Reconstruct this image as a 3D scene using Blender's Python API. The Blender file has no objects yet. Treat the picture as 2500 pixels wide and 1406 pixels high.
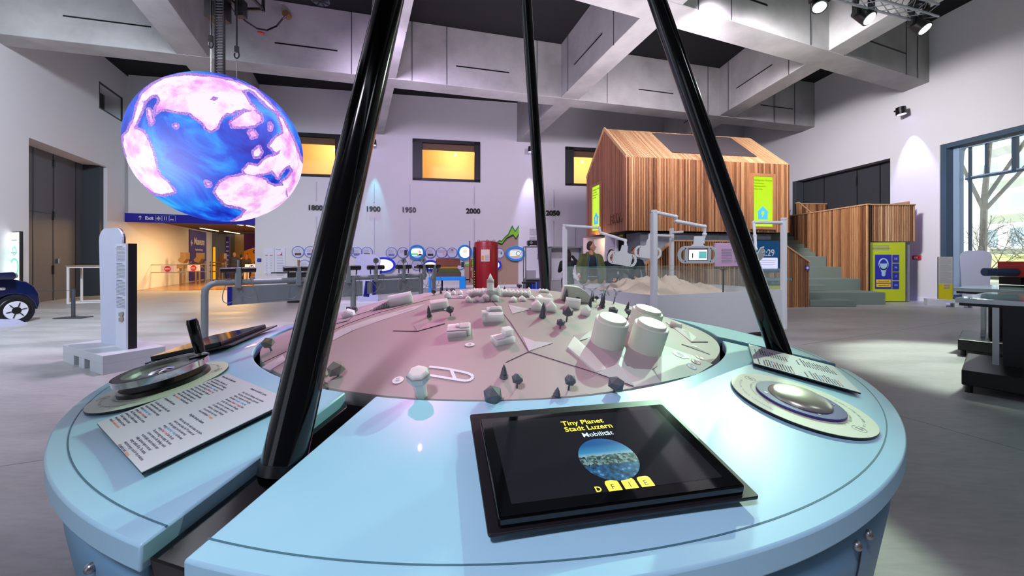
import bpy, math, random
from mathutils import Matrix, Vector
import bmesh
random.seed(7)
PI = math.pi
sc = bpy.context.scene
COL = sc.collection

# ---------------------------------------------------------------- camera, world, lights, exposure
EYE = 1.45                       # camera height
FPX, CX, HY = 940.0, 1250.0, 630.0   # focal length / principal column / horizon row in a 2500x1406 frame
cam = bpy.data.cameras.new('camera'); camo = bpy.data.objects.new('camera', cam); COL.objects.link(camo)
cam.sensor_width = 36; cam.lens = FPX / 2500 * 36; cam.shift_y = -(703 - HY) / 2500
cam.clip_start = 0.03; cam.clip_end = 400
camo.location = (0, 0, EYE); camo.rotation_euler = (PI / 2, 0, 0)
sc.camera = camo
sc.view_settings.view_transform = 'Standard'; sc.view_settings.look = 'None'
sc.view_settings.gamma = 1.0; sc.view_settings.use_curve_mapping = False
sc.view_settings.exposure = 0.0
w = bpy.data.worlds.new('world'); sc.world = w; w.use_nodes = True
bg = w.node_tree.nodes['Background']; bg.inputs[0].default_value = (0.80, 0.87, 1.0, 1); bg.inputs[1].default_value = 1.0

def lamp(name, kind, loc, aim, col, power, size=0.1, angle=60, blend=0.5, parent=None):
    l = bpy.data.lights.new(name, kind); l.color = col; l.energy = power
    if kind == 'SPOT': l.spot_size = math.radians(angle); l.spot_blend = blend; l.shadow_soft_size = size
    elif kind == 'AREA': l.shape = 'RECTANGLE'; l.size = size[0]; l.size_y = size[1]
    else: l.shadow_soft_size = size
    o = bpy.data.objects.new(name, l); COL.objects.link(o); o.location = loc
    if aim is not None:
        o.rotation_euler = (Vector(aim) - Vector(loc)).to_track_quat('-Z', 'Y').to_euler()
    return o
TC = (-0.12, 2.83)               # centre of the round table
# stage lamps of the hall (moving heads on the truss and profile spots above the table), then added fill lamps
lamp('stage_or_fill_light', 'SPOT', (7.0, 8.5, 6.7), (0.45, 1.9, 0.9), (0.74, 1.0, 0.74), 1500, 0.03, 20, 0.2)
lamp('stage_or_fill_light', 'SPOT', (9.3, 7.7, 6.6), (6.4, 5.2, 0.0), (0.85, 1.0, 0.84), 3600, 0.1, 26, 0.5)
lamp('stage_or_fill_light', 'SPOT', (-2.2, 6.6, 7.0), (-0.5, 3.3, 0.95), (1.0, 0.26, 0.60), 1050, 0.03, 27, 0.3)
lamp('stage_or_fill_light', 'SPOT', (-1.5, -2.5, 6.5), (0.0, 0.1, 0.8), (0.94, 0.86, 1.0), 1450, 0.5, 34, 0.75)  # added fill from behind the camera, brightens the near ring
lamp('stage_or_fill_light', 'SPOT', (9.0, 0.5, 7.0), (5.2, 1.9, 0), (0.12, 1.0, 0.80), 260, 0.5, 34, 0.8)
lamp('stage_or_fill_light', 'SPOT', (4.6, 8.6, 6.7), (0.3, 2.6, 1.0), (0.60, 1.0, 0.72), 2500, 0.03, 20, 0.25)
lamp('stage_or_fill_light', 'SPOT', (1.6, 6.4, 7.0), (-0.7, 3.5, 1.1), (0.62, 0.22, 1.0), 900, 0.03, 19, 0.4)
lamp('hall_fill', 'SPOT', (-3.5, 9.2, 7.1), (-2.5, 18.0, 3.5), (0.82, 0.66, 1.0), 1900, 0.5, 120, 1.0)  # from here wide unseen fills, added to brighten walls and floor
lamp('hall_fill', 'SPOT', (4.6, 9.0, 7.1), (6.5, 18.0, 3.5), (0.97, 0.86, 1.0), 2300, 0.5, 120, 1.0)
lamp('hall_fill', 'SPOT', (-6.5, 5.0, 7.1), (-13.5, 9.5, 2.0), (0.80, 0.88, 1.0), 4200, 0.5, 130, 1.0)
lamp('hall_fill', 'SPOT', (5.2, 8.6, 7.1), (13.8, 14.6, 3.6), (0.97, 0.93, 0.98), 3800, 0.5, 74, 1.0)
lamp('hall_fill', 'SPOT', (-3.4, 7.0, 7.1), (-3.6, 8.0, 0.0), (0.95, 0.74, 1.0), 1900, 0.5, 110, 1.0)
lamp('hall_fill', 'SPOT', (-7.0, -1.0, 7.1), (-9.0, 4.0, 0.0), (0.74, 0.88, 1.0), 1300, 0.5, 110, 1.0)
lamp('hall_fill', 'SPOT', (6.0, -1.0, 7.1), (6.5, 3.0, 0.0), (0.84, 0.90, 1.0), 200, 0.5, 130, 1.0)
lamp('hall_fill', 'SPOT', (3.2, 1.2, 7.1), (4.6, 9.5, 1.2), (0.92, 0.90, 1.0), 1900, 0.4, 62, 0.9)  # added frontal fill for the dim middle of the hall
lamp('hall_fill', 'SPOT', (-3.5, 1.5, 7.1), (-3.0, 8.5, 0.8), (0.92, 0.84, 1.0), 1000, 0.4, 60, 0.9)
for k, (x, y, p_, c_) in enumerate(((-6.0, 6.0, 1500, (.84, .90, 1)), (2.6, 9.0, 1500, (.98, .88, 1)), (-3.2, 6.5, 1000, (.86, .60, 1)), (-1.5, 13.8, 350, (.86, .70, 1)), (6.8, 6.5, 800, (.90, .98, .96)))):
    lamp('bounce_fill', 'SPOT', (x, y, 2.4), (x, y + .6, 9), c_, p_, 0.8, 150, 1.0)  # no fixture here, added in place of light bounced up to the beams
sun = bpy.data.lights.new('sun', 'SUN'); sun.energy = 7.0; sun.angle = .02; so_ = bpy.data.objects.new('sun', sun); COL.objects.link(so_)
so_.rotation_euler = Vector((.82, .0, -.57)).to_track_quat('-Z', 'Y').to_euler()

# ---------------------------------------------------------------- geometry helpers
def P(px, py, Y): return Vector(((px - CX) / FPX * Y, Y, EYE - (py - HY) / FPX * Y))
def G(px, py, z=0.0):
    Y = FPX * (EYE - z) / (py - HY); return Vector(((px - CX) / FPX * Y, Y, z))
def BW(px, py, off=0.0):         # point on the back wall, Y = 19.39 + .179 X
    a = (px - CX) / FPX; Y = (19.39 - off) / (1 - .179 * a); return P(px, py, Y)
def s2l(c):
    c = c / 255.0; return c / 12.92 if c <= .04045 else ((c + .055) / 1.055) ** 2.4
def rgb(r, g, b): return (s2l(r), s2l(g), s2l(b), 1)

_m = {}
def mat(name, col, rough=.5, metal=0., emit=None, es=1., bump=0., bscale=40., var=0., vscale=3., trans=0., alpha=1., spec=None, coat=0.):
    if name in _m: return _m[name]
    m = bpy.data.materials.new(name); m.use_nodes = True; nt = m.node_tree; b = nt.nodes['Principled BSDF']
    b.inputs['Base Color'].default_value = col; b.inputs['Roughness'].default_value = rough
    b.inputs['Metallic'].default_value = metal; b.inputs['Transmission Weight'].default_value = trans
    b.inputs['Alpha'].default_value = alpha; b.inputs['Coat Weight'].default_value = coat
    if spec is not None: b.inputs['Specular IOR Level'].default_value = spec
    if emit: b.inputs['Emission Color'].default_value = emit; b.inputs['Emission Strength'].default_value = es
    tc = nt.nodes.new('ShaderNodeTexCoord')
    n = nt.nodes.new('ShaderNodeTexNoise'); n.inputs['Scale'].default_value = vscale; n.inputs['Detail'].default_value = 6
    nt.links.new(tc.outputs['Object'], n.inputs['Vector'])
    mx = nt.nodes.new('ShaderNodeMixRGB'); v = max(var, .015)
    mx.inputs[1].default_value = tuple(c * (1 - v) for c in col[:3]) + (1,)
    mx.inputs[2].default_value = tuple(min(1, c * (1 + v)) for c in col[:3]) + (1,)
    nt.links.new(n.outputs['Fac'], mx.inputs[0]); nt.links.new(mx.outputs[0], b.inputs['Base Color'])
    if bump:
        n2 = nt.nodes.new('ShaderNodeTexNoise'); n2.inputs['Scale'].default_value = bscale; n2.inputs['Detail'].default_value = 5
        nt.links.new(tc.outputs['Object'], n2.inputs['Vector'])
        bp = nt.nodes.new('ShaderNodeBump'); bp.inputs['Strength'].default_value = bump
        nt.links.new(n2.outputs['Fac'], bp.inputs['Height']); nt.links.new(bp.outputs[0], b.inputs['Normal'])
    _m[name] = m; return m

class MB:
    def __init__(s): s.v = []; s.f = []; s.c = []
    def add(s, vs, fs, c=0.5):
        k = len(s.v); s.v += [Vector(v) for v in vs]; s.f += [[i + k for i in f] for f in fs]; s.c += [c] * len(fs)
    def box(s, c, d, rot=None, v=.5):
        h = [x / 2 for x in d]; M = rot if rot is not None else Matrix.Identity(3)
        pts = [Vector(c) + M @ Vector((sx * h[0], sy * h[1], sz * h[2])) for sz in (-1, 1) for sx, sy in ((-1, -1), (1, -1), (1, 1), (-1, 1))]
        s.add(pts, [(3, 2, 1, 0), (4, 5, 6, 7), (0, 1, 5, 4), (1, 2, 6, 5), (2, 3, 7, 6), (3, 0, 4, 7)], v)
        return s
    def bar(s, a, b, w, t, up=(0, 0, 1), v=.5):      # box from a to b; w across, t along up
        a, b = Vector(a), Vector(b); x = (b - a); L = x.length; x.normalize(); y = Vector(up).cross(x)
        if y.length < 1e-5: y = Vector((0, 1, 0)).cross(x)
        y.normalize(); z = x.cross(y)
        return s.box((a + b) / 2, (L, w, t), Matrix((x, y, z)).transposed(), v)
    def cyl(s, a, b, r0, r1=None, n=16, v=.5, caps=True):
        r1 = r0 if r1 is None else r1; a, b = Vector(a), Vector(b); z = (b - a).normalized()
        x = z.orthogonal().normalized(); y = z.cross(x); k = n
        pts = [c + (x * math.cos(2 * PI * i / n) + y * math.sin(2 * PI * i / n)) * r for c, r in ((a, r0), (b, r1)) for i in range(n)]
        fs = [(i, (i + 1) % n, n + (i + 1) % n, n + i) for i in range(n)]
        if caps: fs += [tuple(range(n - 1, -1, -1)), tuple(range(n, 2 * n))]
        s.add(pts, fs, v); return s
    def tube(s, pts, r, n=8):
        pts = [Vector(p) for p in pts]; rings = []; prev = None
        for i, p in enumerate(pts):
            d = (pts[min(i + 1, len(pts) - 1)] - pts[max(i - 1, 0)]).normalized()
            x = d.orthogonal().normalized() if prev is None else (prev - d * prev.dot(d)).normalized()
            prev = x; y = d.cross(x)
            rings.append([p + (x * math.cos(2 * PI * k / n) + y * math.sin(2 * PI * k / n)) * r for k in range(n)])
        vs = [q for R in rings for q in R]; fs = []
        for i in range(len(rings) - 1):
            for k in range(n): fs.append((i * n + k, i * n + (k + 1) % n, (i + 1) * n + (k + 1) % n, (i + 1) * n + k))
        fs += [tuple(range(n - 1, -1, -1)), tuple(range(len(vs) - n, len(vs)))]
        s.add(vs, fs); return s
    def lathe(s, prof, c=(0, 0, 0), n=32, a0=0, a1=2 * PI):
        full = abs(a1 - a0 - 2 * PI) < 1e-6; m = n if full else n + 1; c = Vector(c)
        vs = [c + Vector((r * math.cos(a0 + (a1 - a0) * i / n), r * math.sin(a0 + (a1 - a0) * i / n), z)) for r, z in prof for i in range(m)]
        fs = []
        for j in range(len(prof) - 1):
            for i in range(n):
                k = (i + 1) % m
                fs.append((j * m + i, j * m + k, (j + 1) * m + k, (j + 1) * m + i))
        s.add(vs, fs); return s
    def prism(s, poly, z0, z1, M=None, v=.5):          # polygon in xy extruded along z, optional 4x4
        n = len(poly); vs = [Vector((x, y, z0)) for x, y in poly] + [Vector((x, y, z1)) for x, y in poly]
        if M is not None: vs = [M @ q for q in vs]
        s.add(vs, [tuple(range(n - 1, -1, -1)), tuple(range(n, 2 * n))] + [(i, (i + 1) % n, n + (i + 1) % n, n + i) for i in range(n)], v)
        return s
    def ico(s, c, r, sub=1, squash=1., jit=0., M=None):
        bm = bmesh.new(); bmesh.ops.create_icosphere(bm, subdivisions=sub, radius=r)
        for q in bm.verts:
            q.co.z *= squash
            if jit: q.co *= 1 + random.uniform(-jit, jit)
        bm.verts.ensure_lookup_table()
        vs = [(M @ q.co if M is not None else q.co) + Vector(c) for q in bm.verts]
        s.add(vs, [[q.index for q in f.verts] for f in bm.faces]); bm.free(); return s
    def build(s, name, m, parent=None, M=None, smooth=False, bevel=0., seg=2, inset_fix=False):
        me = bpy.data.meshes.new(name); me.from_pydata([tuple(q) for q in s.v], [], [tuple(f) for f in s.f])
        at = me.attributes.new('var', 'FLOAT', 'FACE'); at.data.foreach_set('value', s.c)
        bm = bmesh.new(); bm.from_mesh(me); bmesh.ops.recalc_face_normals(bm, faces=bm.faces); bm.to_mesh(me); bm.free()
        me.materials.append(m)
        if smooth:
            me.polygons.foreach_set('use_smooth', [True] * len(me.polygons))
            me.update()
            try: me.set_sharp_from_angle(angle=math.radians(35))
            except Exception: pass
        o = bpy.data.objects.new(name, me); COL.objects.link(o)
        if parent: o.parent = parent
        if M is not None: o.matrix_local = M
        if bevel:
            b = o.modifiers.new('bevel', 'BEVEL'); b.width = bevel; b.segments = seg; b.limit_method = 'ANGLE'
        return o

def rr(w, h, r, n=6, cx=0, cy=0):        # rounded rectangle outline
    r = min(r, w / 2 - 1e-4, h / 2 - 1e-4); out = []
    for sx, sy, a in ((1, 1, 0), (-1, 1, 1), (-1, -1, 2), (1, -1, 3)):
        for i in range(n + 1):
            t = (a + i / n) * PI / 2; out.append((cx + sx * (w / 2 - r) + r * math.cos(t), cy + sy * (h / 2 - r) + r * math.sin(t)))
    return out
def ell(a, b, n=40, cx=0, cy=0, t0=0, t1=2 * PI):
    m = n if abs(t1 - t0 - 2 * PI) < 1e-6 else n + 1
    return [(cx + a * math.cos(t0 + (t1 - t0) * i / n), cy + b * math.sin(t0 + (t1 - t0) * i / n)) for i in range(m)]
def ring(mb, ro, ri, z0, z1, n=48, sx=1., M=None):    # flat ring, possibly elliptical
    vs = []
    for R, z in ((ro, z0), (ro, z1), (ri, z1), (ri, z0)):
        for i in range(n):
            t = 2 * PI * i / n; e = (R[0], R[1]) if isinstance(R, tuple) else (R, R)
            vs.append(Vector((e[0] * math.cos(t), e[1] * math.sin(t), z)))
    if M is not None: vs = [M @ q for q in vs]
    fs = [(j * n + i, j * n + (i + 1) % n, ((j + 1) % 4) * n + (i + 1) % n, ((j + 1) % 4) * n + i) for j in range(4) for i in range(n)]
    mb.add(vs, fs); return mb

def tag(o, label=None, cat=None, group=None, kind=None):
    if label: o['label'] = label
    if cat: o['category'] = cat
    if group: o['group'] = group
    if kind: o['kind'] = kind
    return o
def thing(name, label, cat, M=None, group=None):
    o = bpy.data.objects.new(name, None); COL.objects.link(o); o.empty_display_size = .1
    if M is not None: o.matrix_world = M if isinstance(M, Matrix) else Matrix.Translation(Vector(M))
    return tag(o, label, cat, group)
def copy_tree(o, parent=None):
    c = o.copy(); COL.objects.link(c)
    if parent: c.parent = parent
    for ch in list(o.children): copy_tree(ch, c)
    return c
def frame(loc, x, y=None, z=None):       # 4x4 from location and axes
    x = Vector(x).normalized()
    if z is not None: z = Vector(z).normalized(); y = z.cross(x).normalized(); x = y.cross(z)
    else: y = Vector(y).normalized(); z = x.cross(y).normalized(); y = z.cross(x)
    R = Matrix((x, y, z)).transposed().to_4x4(); return Matrix.Translation(Vector(loc)) @ R
def rotz(a): return Matrix.Rotation(a, 4, 'Z')
def T(x, y, z): return Matrix.Translation(Vector((x, y, z)))

def text(name, body, size, m, parent=None, M=None, depth=.002, align='LEFT', bold=0., sx=1., ls=1., width=0):
    cu = bpy.data.curves.new(name, 'FONT'); cu.body = body; cu.size = size; cu.extrude = depth / 2; cu.align_x = align
    cu.offset = bold * size; cu.resolution_u = 3; cu.space_line = ls
    if width: cu.text_boxes[0].width = width / sx; cu.align_x = align
    o = bpy.data.objects.new(name, cu); COL.objects.link(o); bpy.context.view_layer.update()
    me = bpy.data.meshes.new_from_object(o.evaluated_get(bpy.context.evaluated_depsgraph_get()))
    COL.objects.unlink(o); bpy.data.objects.remove(o); bpy.data.curves.remove(cu)
    for q in me.vertices: q.co.x *= sx
    me.materials.clear(); me.materials.append(m); me.name = name
    o = bpy.data.objects.new(name, me); COL.objects.link(o)
    if parent: o.parent = parent
    if M is not None: o.matrix_local = M
    return o
STAND = Matrix.Rotation(PI / 2, 4, 'X')  # xy drawing -> upright xz plane facing -y

def rich(name, body, size, mats, parent, M, **k):   # '<b>' '<r>' '<o>' switch ink, '<>' switches back
    plain = ''; idx = []; cur = 0; i = 0
    while i < len(body):
        if body[i] == '<':
            j = body.index('>', i); cur = {'': 0, 'b': 1, 'r': 2, 'o': 3}[body[i + 1:j]]; i = j + 1; continue
        plain += body[i]; idx.append(cur); i += 1
    cu = bpy.data.curves.new(name, 'FONT'); cu.body = plain; cu.size = size; cu.extrude = .0003; cu.resolution_u = 2; cu.space_line = k.get('ls', 1.0)
    for m in mats: cu.materials.append(m)
    for q, ix in enumerate(idx): cu.body_format[q].material_index = ix
    o = bpy.data.objects.new(name, cu); COL.objects.link(o); bpy.context.view_layer.update()
    me = bpy.data.meshes.new_from_object(o.evaluated_get(bpy.context.evaluated_depsgraph_get()))
    COL.objects.unlink(o); bpy.data.objects.remove(o)
    me.name = name; sx = k.get('sx', 1)
    for q in me.vertices: q.co.x *= sx
    o = bpy.data.objects.new(name, me); COL.objects.link(o); o.parent = parent; o.matrix_local = M
    return o

# ---------------------------------------------------------------- materials
def node_mat(name, rough=.6, metal=0):
    m = bpy.data.materials.new(name); m.use_nodes = True; nt = m.node_tree; b = nt.nodes['Principled BSDF']
    b.inputs['Roughness'].default_value = rough; b.inputs['Metallic'].default_value = metal
    N = lambda t, **k: [nt.nodes.new(t)][0]
    return m, nt, b, N
def ramp(nt, stops):
    r = nt.nodes.new('ShaderNodeValToRGB'); e = r.color_ramp.elements
    while len(e) < len(stops): e.new(.5)
    for k, (p, c) in enumerate(stops): e[k].position = p; e[k].color = c
    return r
# concrete floor: cloudy grey with trowel streaks, hairline seams
def concrete_floor():
    m, nt, b, N = node_mat('polished_concrete', .42)
    tc = N('ShaderNodeTexCoord'); mp = N('ShaderNodeMapping'); mp.inputs['Rotation'].default_value = (0, 0, .6); mp.inputs['Scale'].default_value = (.5, 2.2, 1)
    nt.links.new(tc.outputs['Object'], mp.inputs[0])
    n1 = N('ShaderNodeTexNoise'); n1.inputs['Scale'].default_value = 1.1; n1.inputs['Detail'].default_value = 9; n1.inputs['Roughness'].default_value = .62
    nt.links.new(mp.outputs[0], n1.inputs['Vector'])
    n2 = N('ShaderNodeTexNoise'); n2.inputs['Scale'].default_value = 14; n2.inputs['Detail'].default_value = 8
    nt.links.new(mp.outputs[0], n2.inputs['Vector'])
    r = ramp(nt, [(.28, rgb(150, 150, 150)), (.5, rgb(172, 171, 170)), (.75, rgb(190, 189, 188))])
    nt.links.new(n1.outputs['Fac'], r.inputs[0])
    r2 = ramp(nt, [(.35, (.80, .80, .80, 1)), (.6, (1, 1, 1, 1))]); nt.links.new(n2.outputs['Fac'], r2.inputs[0])
    mu = N('ShaderNodeMixRGB'); mu.blend_type = 'MULTIPLY'; mu.inputs[0].default_value = .55
    nt.links.new(r.outputs[0], mu.inputs[1]); nt.links.new(r2.outputs[0], mu.inputs[2])
    br = N('ShaderNodeTexBrick'); br.offset = 0; br.inputs['Scale'].default_value = 1; br.inputs['Brick Width'].default_value = 5.4; br.inputs['Row Height'].default_value = 5.4
    br.inputs['Mortar Size'].default_value = .006; br.inputs['Color1'].default_value = (1, 1, 1, 1); br.inputs['Color2'].default_value = (1, 1, 1, 1); br.inputs['Mortar'].default_value = (.35, .35, .35, 1)
    mp2 = N('ShaderNodeMapping'); mp2.inputs['Rotation'].default_value = (0, 0, -.42); mp2.inputs['Location'].default_value = (.7, 1.5, 0)
    nt.links.new(tc.outputs['Object'], mp2.inputs[0]); nt.links.new(mp2.outputs[0], br.inputs['Vector'])
    m2 = N('ShaderNodeMixRGB'); m2.blend_type = 'MULTIPLY'; m2.inputs[0].default_value = 1
    nt.links.new(mu.outputs[0], m2.inputs[1]); nt.links.new(br.outputs['Color'], m2.inputs[2]); nt.links.new(m2.outputs[0], b.inputs['Base Color'])
    bp = N('ShaderNodeBump'); bp.inputs['Strength'].default_value = .05; nt.links.new(n2.outputs['Fac'], bp.inputs['Height']); nt.links.new(bp.outputs[0], b.inputs['Normal'])
    r3 = ramp(nt, [(.3, (.32, .32, .32, 1)), (.7, (.55, .55, .55, 1))]); nt.links.new(n1.outputs['Fac'], r3.inputs[0]); nt.links.new(r3.outputs[0], b.inputs['Roughness'])
    return m
def beam_concrete():
    m, nt, b, N = node_mat('formed_concrete', .8)
    tc = N('ShaderNodeTexCoord'); n1 = N('ShaderNodeTexNoise'); n1.inputs['Scale'].default_value = .9; n1.inputs['Detail'].default_value = 10; n1.inputs['Roughness'].default_value = .6
    nt.links.new(tc.outputs['Object'], n1.inputs['Vector'])
    r = ramp(nt, [(.3, rgb(148, 148, 146)), (.7, rgb(178, 177, 175))]); nt.links.new(n1.outputs['Fac'], r.inputs[0])
    n2 = N('ShaderNodeTexVoronoi'); n2.inputs['Scale'].default_value = 9; nt.links.new(tc.outputs['Object'], n2.inputs['Vector'])
    r2 = ramp(nt, [(.03, (.7, .7, .7, 1)), (.07, (1, 1, 1, 1))]); nt.links.new(n2.outputs['Distance'], r2.inputs[0])
    mu = N('ShaderNodeMixRGB'); mu.blend_type = 'MULTIPLY'; mu.inputs[0].default_value = .5
    nt.links.new(r.outputs[0], mu.inputs[1]); nt.links.new(r2.outputs[0], mu.inputs[2]); nt.links.new(mu.outputs[0], b.inputs['Base Color'])
    return m
# larch slats: colour per slat from the 'var' face attribute, knots and grain along the slat
def larch(name, a=(196, 134, 84), c=(140, 82, 46), d=(222, 166, 112)):
    m, nt, b, N = node_mat(name, .62)
    at = N('ShaderNodeAttribute'); at.attribute_name = 'var'
    r = ramp(nt, [(0, rgb(*c)), (.5, rgb(*a)), (1, rgb(*d))]); nt.links.new(at.outputs['Fac'], r.inputs[0])
    tc = N('ShaderNodeTexCoord'); mp = N('ShaderNodeMapping'); mp.inputs['Scale'].default_value = (9, 9, .9); nt.links.new(tc.outputs['Object'], mp.inputs[0])
    n = N('ShaderNodeTexNoise'); n.inputs['Scale'].default_value = 2.2; n.inputs['Detail'].default_value = 7; nt.links.new(mp.outputs[0], n.inputs['Vector'])
    r2 = ramp(nt, [(.3, (.62, .52, .45, 1)), (.55, (1, 1, 1, 1))]); nt.links.new(n.outputs['Fac'], r2.inputs[0])
    vo = N('ShaderNodeTexVoronoi'); vo.inputs['Scale'].default_value = 6.5; mp2 = N('ShaderNodeMapping'); mp2.inputs['Scale'].default_value = (1.6, 1.6, .55)
    nt.links.new(tc.outputs['Object'], mp2.inputs[0]); nt.links.new(mp2.outputs[0], vo.inputs['Vector'])
    r3 = ramp(nt, [(.05, (.35, .2, .12, 1)), (.11, (1, 1, 1, 1))]); nt.links.new(vo.outputs['Distance'], r3.inputs[0])
    mu = N('ShaderNodeMixRGB'); mu.blend_type = 'MULTIPLY'; mu.inputs[0].default_value = .6; nt.links.new(r.outputs[0], mu.inputs[1]); nt.links.new(r2.outputs[0], mu.inputs[2])
    m3 = N('ShaderNodeMixRGB'); m3.blend_type = 'MULTIPLY'; m3.inputs[0].default_value = .8; nt.links.new(mu.outputs[0], m3.inputs[1]); nt.links.new(r3.outputs[0], m3.inputs[2])
    nt.links.new(m3.outputs[0], b.inputs['Base Color']); return m
FLOOR = concrete_floor(); CONC = beam_concrete(); LARCH = larch('larch_slats', (168, 116, 76), (110, 68, 42), (200, 152, 104)); LARCHR = larch('larch_red', (160, 102, 76), (134, 82, 60), (180, 122, 94))
LARCHB = larch('larch_batten', (192, 146, 102), (136, 88, 56), (222, 184, 140))
WALL = mat('white_plaster', rgb(222, 222, 224), .75, bump=.02, bscale=60)
BLACKC = mat('black_ceiling', rgb(11, 12, 15), .9, bump=.3, bscale=8)
STEEL = mat('brushed_steel', rgb(160, 162, 165), .32, .9)
DGREY = mat('dark_grey_metal', rgb(66, 70, 76), .45, .2)
BLACK = mat('black_plastic', rgb(14, 14, 15), .35)
GLOSSB = mat('black_gloss_paint', rgb(5, 6, 7), .10)
WHITE = mat('white_paint', rgb(232, 233, 236), .45)
WHITES = mat('white_satin_plastic', rgb(225, 227, 230), .35)
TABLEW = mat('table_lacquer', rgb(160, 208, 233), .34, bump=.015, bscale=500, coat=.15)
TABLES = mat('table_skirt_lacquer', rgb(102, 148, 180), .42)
BLUE = mat('signal_blue', rgb(22, 28, 150), .5)
CYANB = mat('azure_blue', rgb(20, 140, 225), .45)
LIME = mat('lime_yellow', rgb(200, 215, 5), .5)
REDP = mat('dark_red_paint', rgb(150, 26, 36), .38, bump=.02)
RED = mat('signal_red', rgb(190, 22, 34), .45)
YEL = mat('yellow_paint', rgb(245, 200, 30), .5)
GREYP = mat('grey_hammered_paint', rgb(128, 138, 142), .42, bump=.04, bscale=300)
INK = mat('dark_ink', rgb(40, 38, 62), .7)
INKG = mat('grey_ink', rgb(120, 124, 140), .7)
GLASS = mat('clear_glass', (0.86, 0.97, .93, 1), .02, trans=1., alpha=.28)
SKIN = mat('skin', rgb(196, 140, 116), .55)
# ---------------------------------------------------------------- the hall
def wall_holes(name, o, d, L, z0, z1, holes, th, m, nrm):
    """wall slab from point o along unit d, holes = (u0,u1,z0,z1); thickness goes away along nrm"""
    o, d, nrm = Vector(o), Vector(d).normalized(), Vector(nrm).normalized()
    us = sorted({0, L, *[h[0] for h in holes], *[h[1] for h in holes]}); zs = sorted({z0, z1, *[h[2] for h in holes], *[h[3] for h in holes]})
    mb = MB(); us = [u for u in us if 0 <= u <= L]; zs = [z for z in zs if z0 <= z <= z1]
    for i in range(len(us) - 1):
        for j in range(len(zs) - 1):
            uc, zc_ = (us[i] + us[i + 1]) / 2, (zs[j] + zs[j + 1]) / 2
            if any(h[0] < uc < h[1] and h[2] < zc_ < h[3] for h in holes): continue
            a, b_ = us[i], us[i + 1]
            q = [o + d * a, o + d * b_, o + d * b_ + nrm * th, o + d * a + nrm * th]
            mb.add([(p.x, p.y, zs[j]) for p in q] + [(p.x, p.y, zs[j + 1]) for p in q],
                   [(3, 2, 1, 0), (4, 5, 6, 7), (0, 1, 5, 4), (1, 2, 6, 5), (2, 3, 7, 6), (3, 0, 4, 7)])
    return tag(mb.build(name, m), kind='structure')
ZC = 9.28
tag(MB().box((2, 17, -.15), (74, 46, .3)).build('floor', FLOOR), kind='structure')
tag(MB().box((-1, 9.6, ZC + .1), (44, 27, .2)).build('ceiling', BLACKC), kind='structure')
bd = Vector((1, .179, 0)).normalized(); bn = Vector((-.179, 1, 0)).normalized(); bk = math.hypot(1, .179)
BX0 = -16.0
def bu(x): return (x - BX0) * bk                 # distance along the back wall for an x coordinate
wall_holes('wall_back', (BX0 - .4, 19.39 + .179 * (BX0 - .4), 0), bd, bu(13.4) + .4, 0, ZC,
           [(-.1, bu(-11.56) + .4, -.1, 3.06)] + [(bu(a) + .4, bu(b) + .4, 5.2, 7.2) for a, b in ((-11.1, -7.95), (-4.78, -1.58), (2.75, 5.95))], .35, WALL, bn)
ld = Vector((-.43, 1, 0)).normalized(); lk = math.hypot(1, .43); LY0 = -4.2
def LWp(Y, z=0, off=0): return Vector((-9.43 - .43 * Y, Y, z)) + Vector((1, .43, 0)).normalized() * off
ln = Vector((-1, -.43, 0)).normalized()
wall_holes('wall_left', LWp(LY0), ld, (27 - LY0) * lk, 0, ZC, [((11.43 - LY0) * lk, (15.18 - LY0) * lk, -.1, 5.03), ((14.68 - LY0) * lk, (16.22 - LY0) * lk, 7.17, 8.2)], .7, WALL, ln)
rd = Vector((-.084, 1, 0)).normalized(); rk = math.hypot(1, .084); RY0 = -4.2
def RWp(Y, z=0, off=0): return Vector((14.96 - .084 * Y, Y, z)) + Vector((-1, -.084, 0)).normalized() * off
rn = Vector((1, .084, 0)).normalized()
wall_holes('wall_right', RWp(RY0), rd, (23 - RY0) * rk, 0, ZC, [((14.03 - RY0) * rk, (18.4 - RY0) * rk, -.1, 5.09), ((5.5 - RY0) * rk, (12.52 - RY0) * rk, .12, 5.12)], .45, WALL, rn)
tag(MB().box((-8.6, -4.3, ZC / 2), (2.6, .2, ZC)).box((7.5, -4.3, ZC / 2), (21, .2, ZC)).box((-5.15, -4.3, 7.2), (4.4, .2, 4.2)).build('wall_front', mat('grey_plaster', rgb(150, 150, 158), .8)), kind='structure')
# beams, bottom at 7.3
ZB = 7.3
def beam(poly, slots, joints=()):
    mb = MB(); beam.k += 1; mb.prism(poly, ZB + .004 * beam.k, ZC)
    o = tag(mb.build('ceiling_beam', CONC, bevel=.012, seg=1), kind='structure')
    for (a, b) in slots:
        a, b = Vector((*a, 7.98)), Vector((*b, 7.98))
        MB().bar(a, b, .02, .035).build('recessed_slot', BLACK, o)
    for (x, y) in joints:
        MB().box((x, y, (ZB + ZC) / 2), (.02, .02, ZC - ZB - .02)).build('form_joint', DGREY, o)
    return o
beam.k = 0
def lineA(x, off=0): return (x, 13.6 + .266 * x - off)
def lineB(x, off=0): return (x, 7.37 + .392 * x - off)
SL = lambda f, off, *xs: [(f(a, off), f(b, off)) for a, b in xs]
beam([lineA(-15.6), lineA(13.6), (13.6, 14.35 + .266 * 13.6), (-15.9, 14.35 - .266 * 15.9)],
     SL(lineA, .004, (-12.1, -10.2), (-7.2, -5.5), (-1.9, -.1), (4.9, 6.4), (10.6, 12.3)), [lineA(x, .004) for x in (-9.6, -5.1, -3.3, -2.2, .9, 3.6, 8.0, 11.3, 12.4)])
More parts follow.
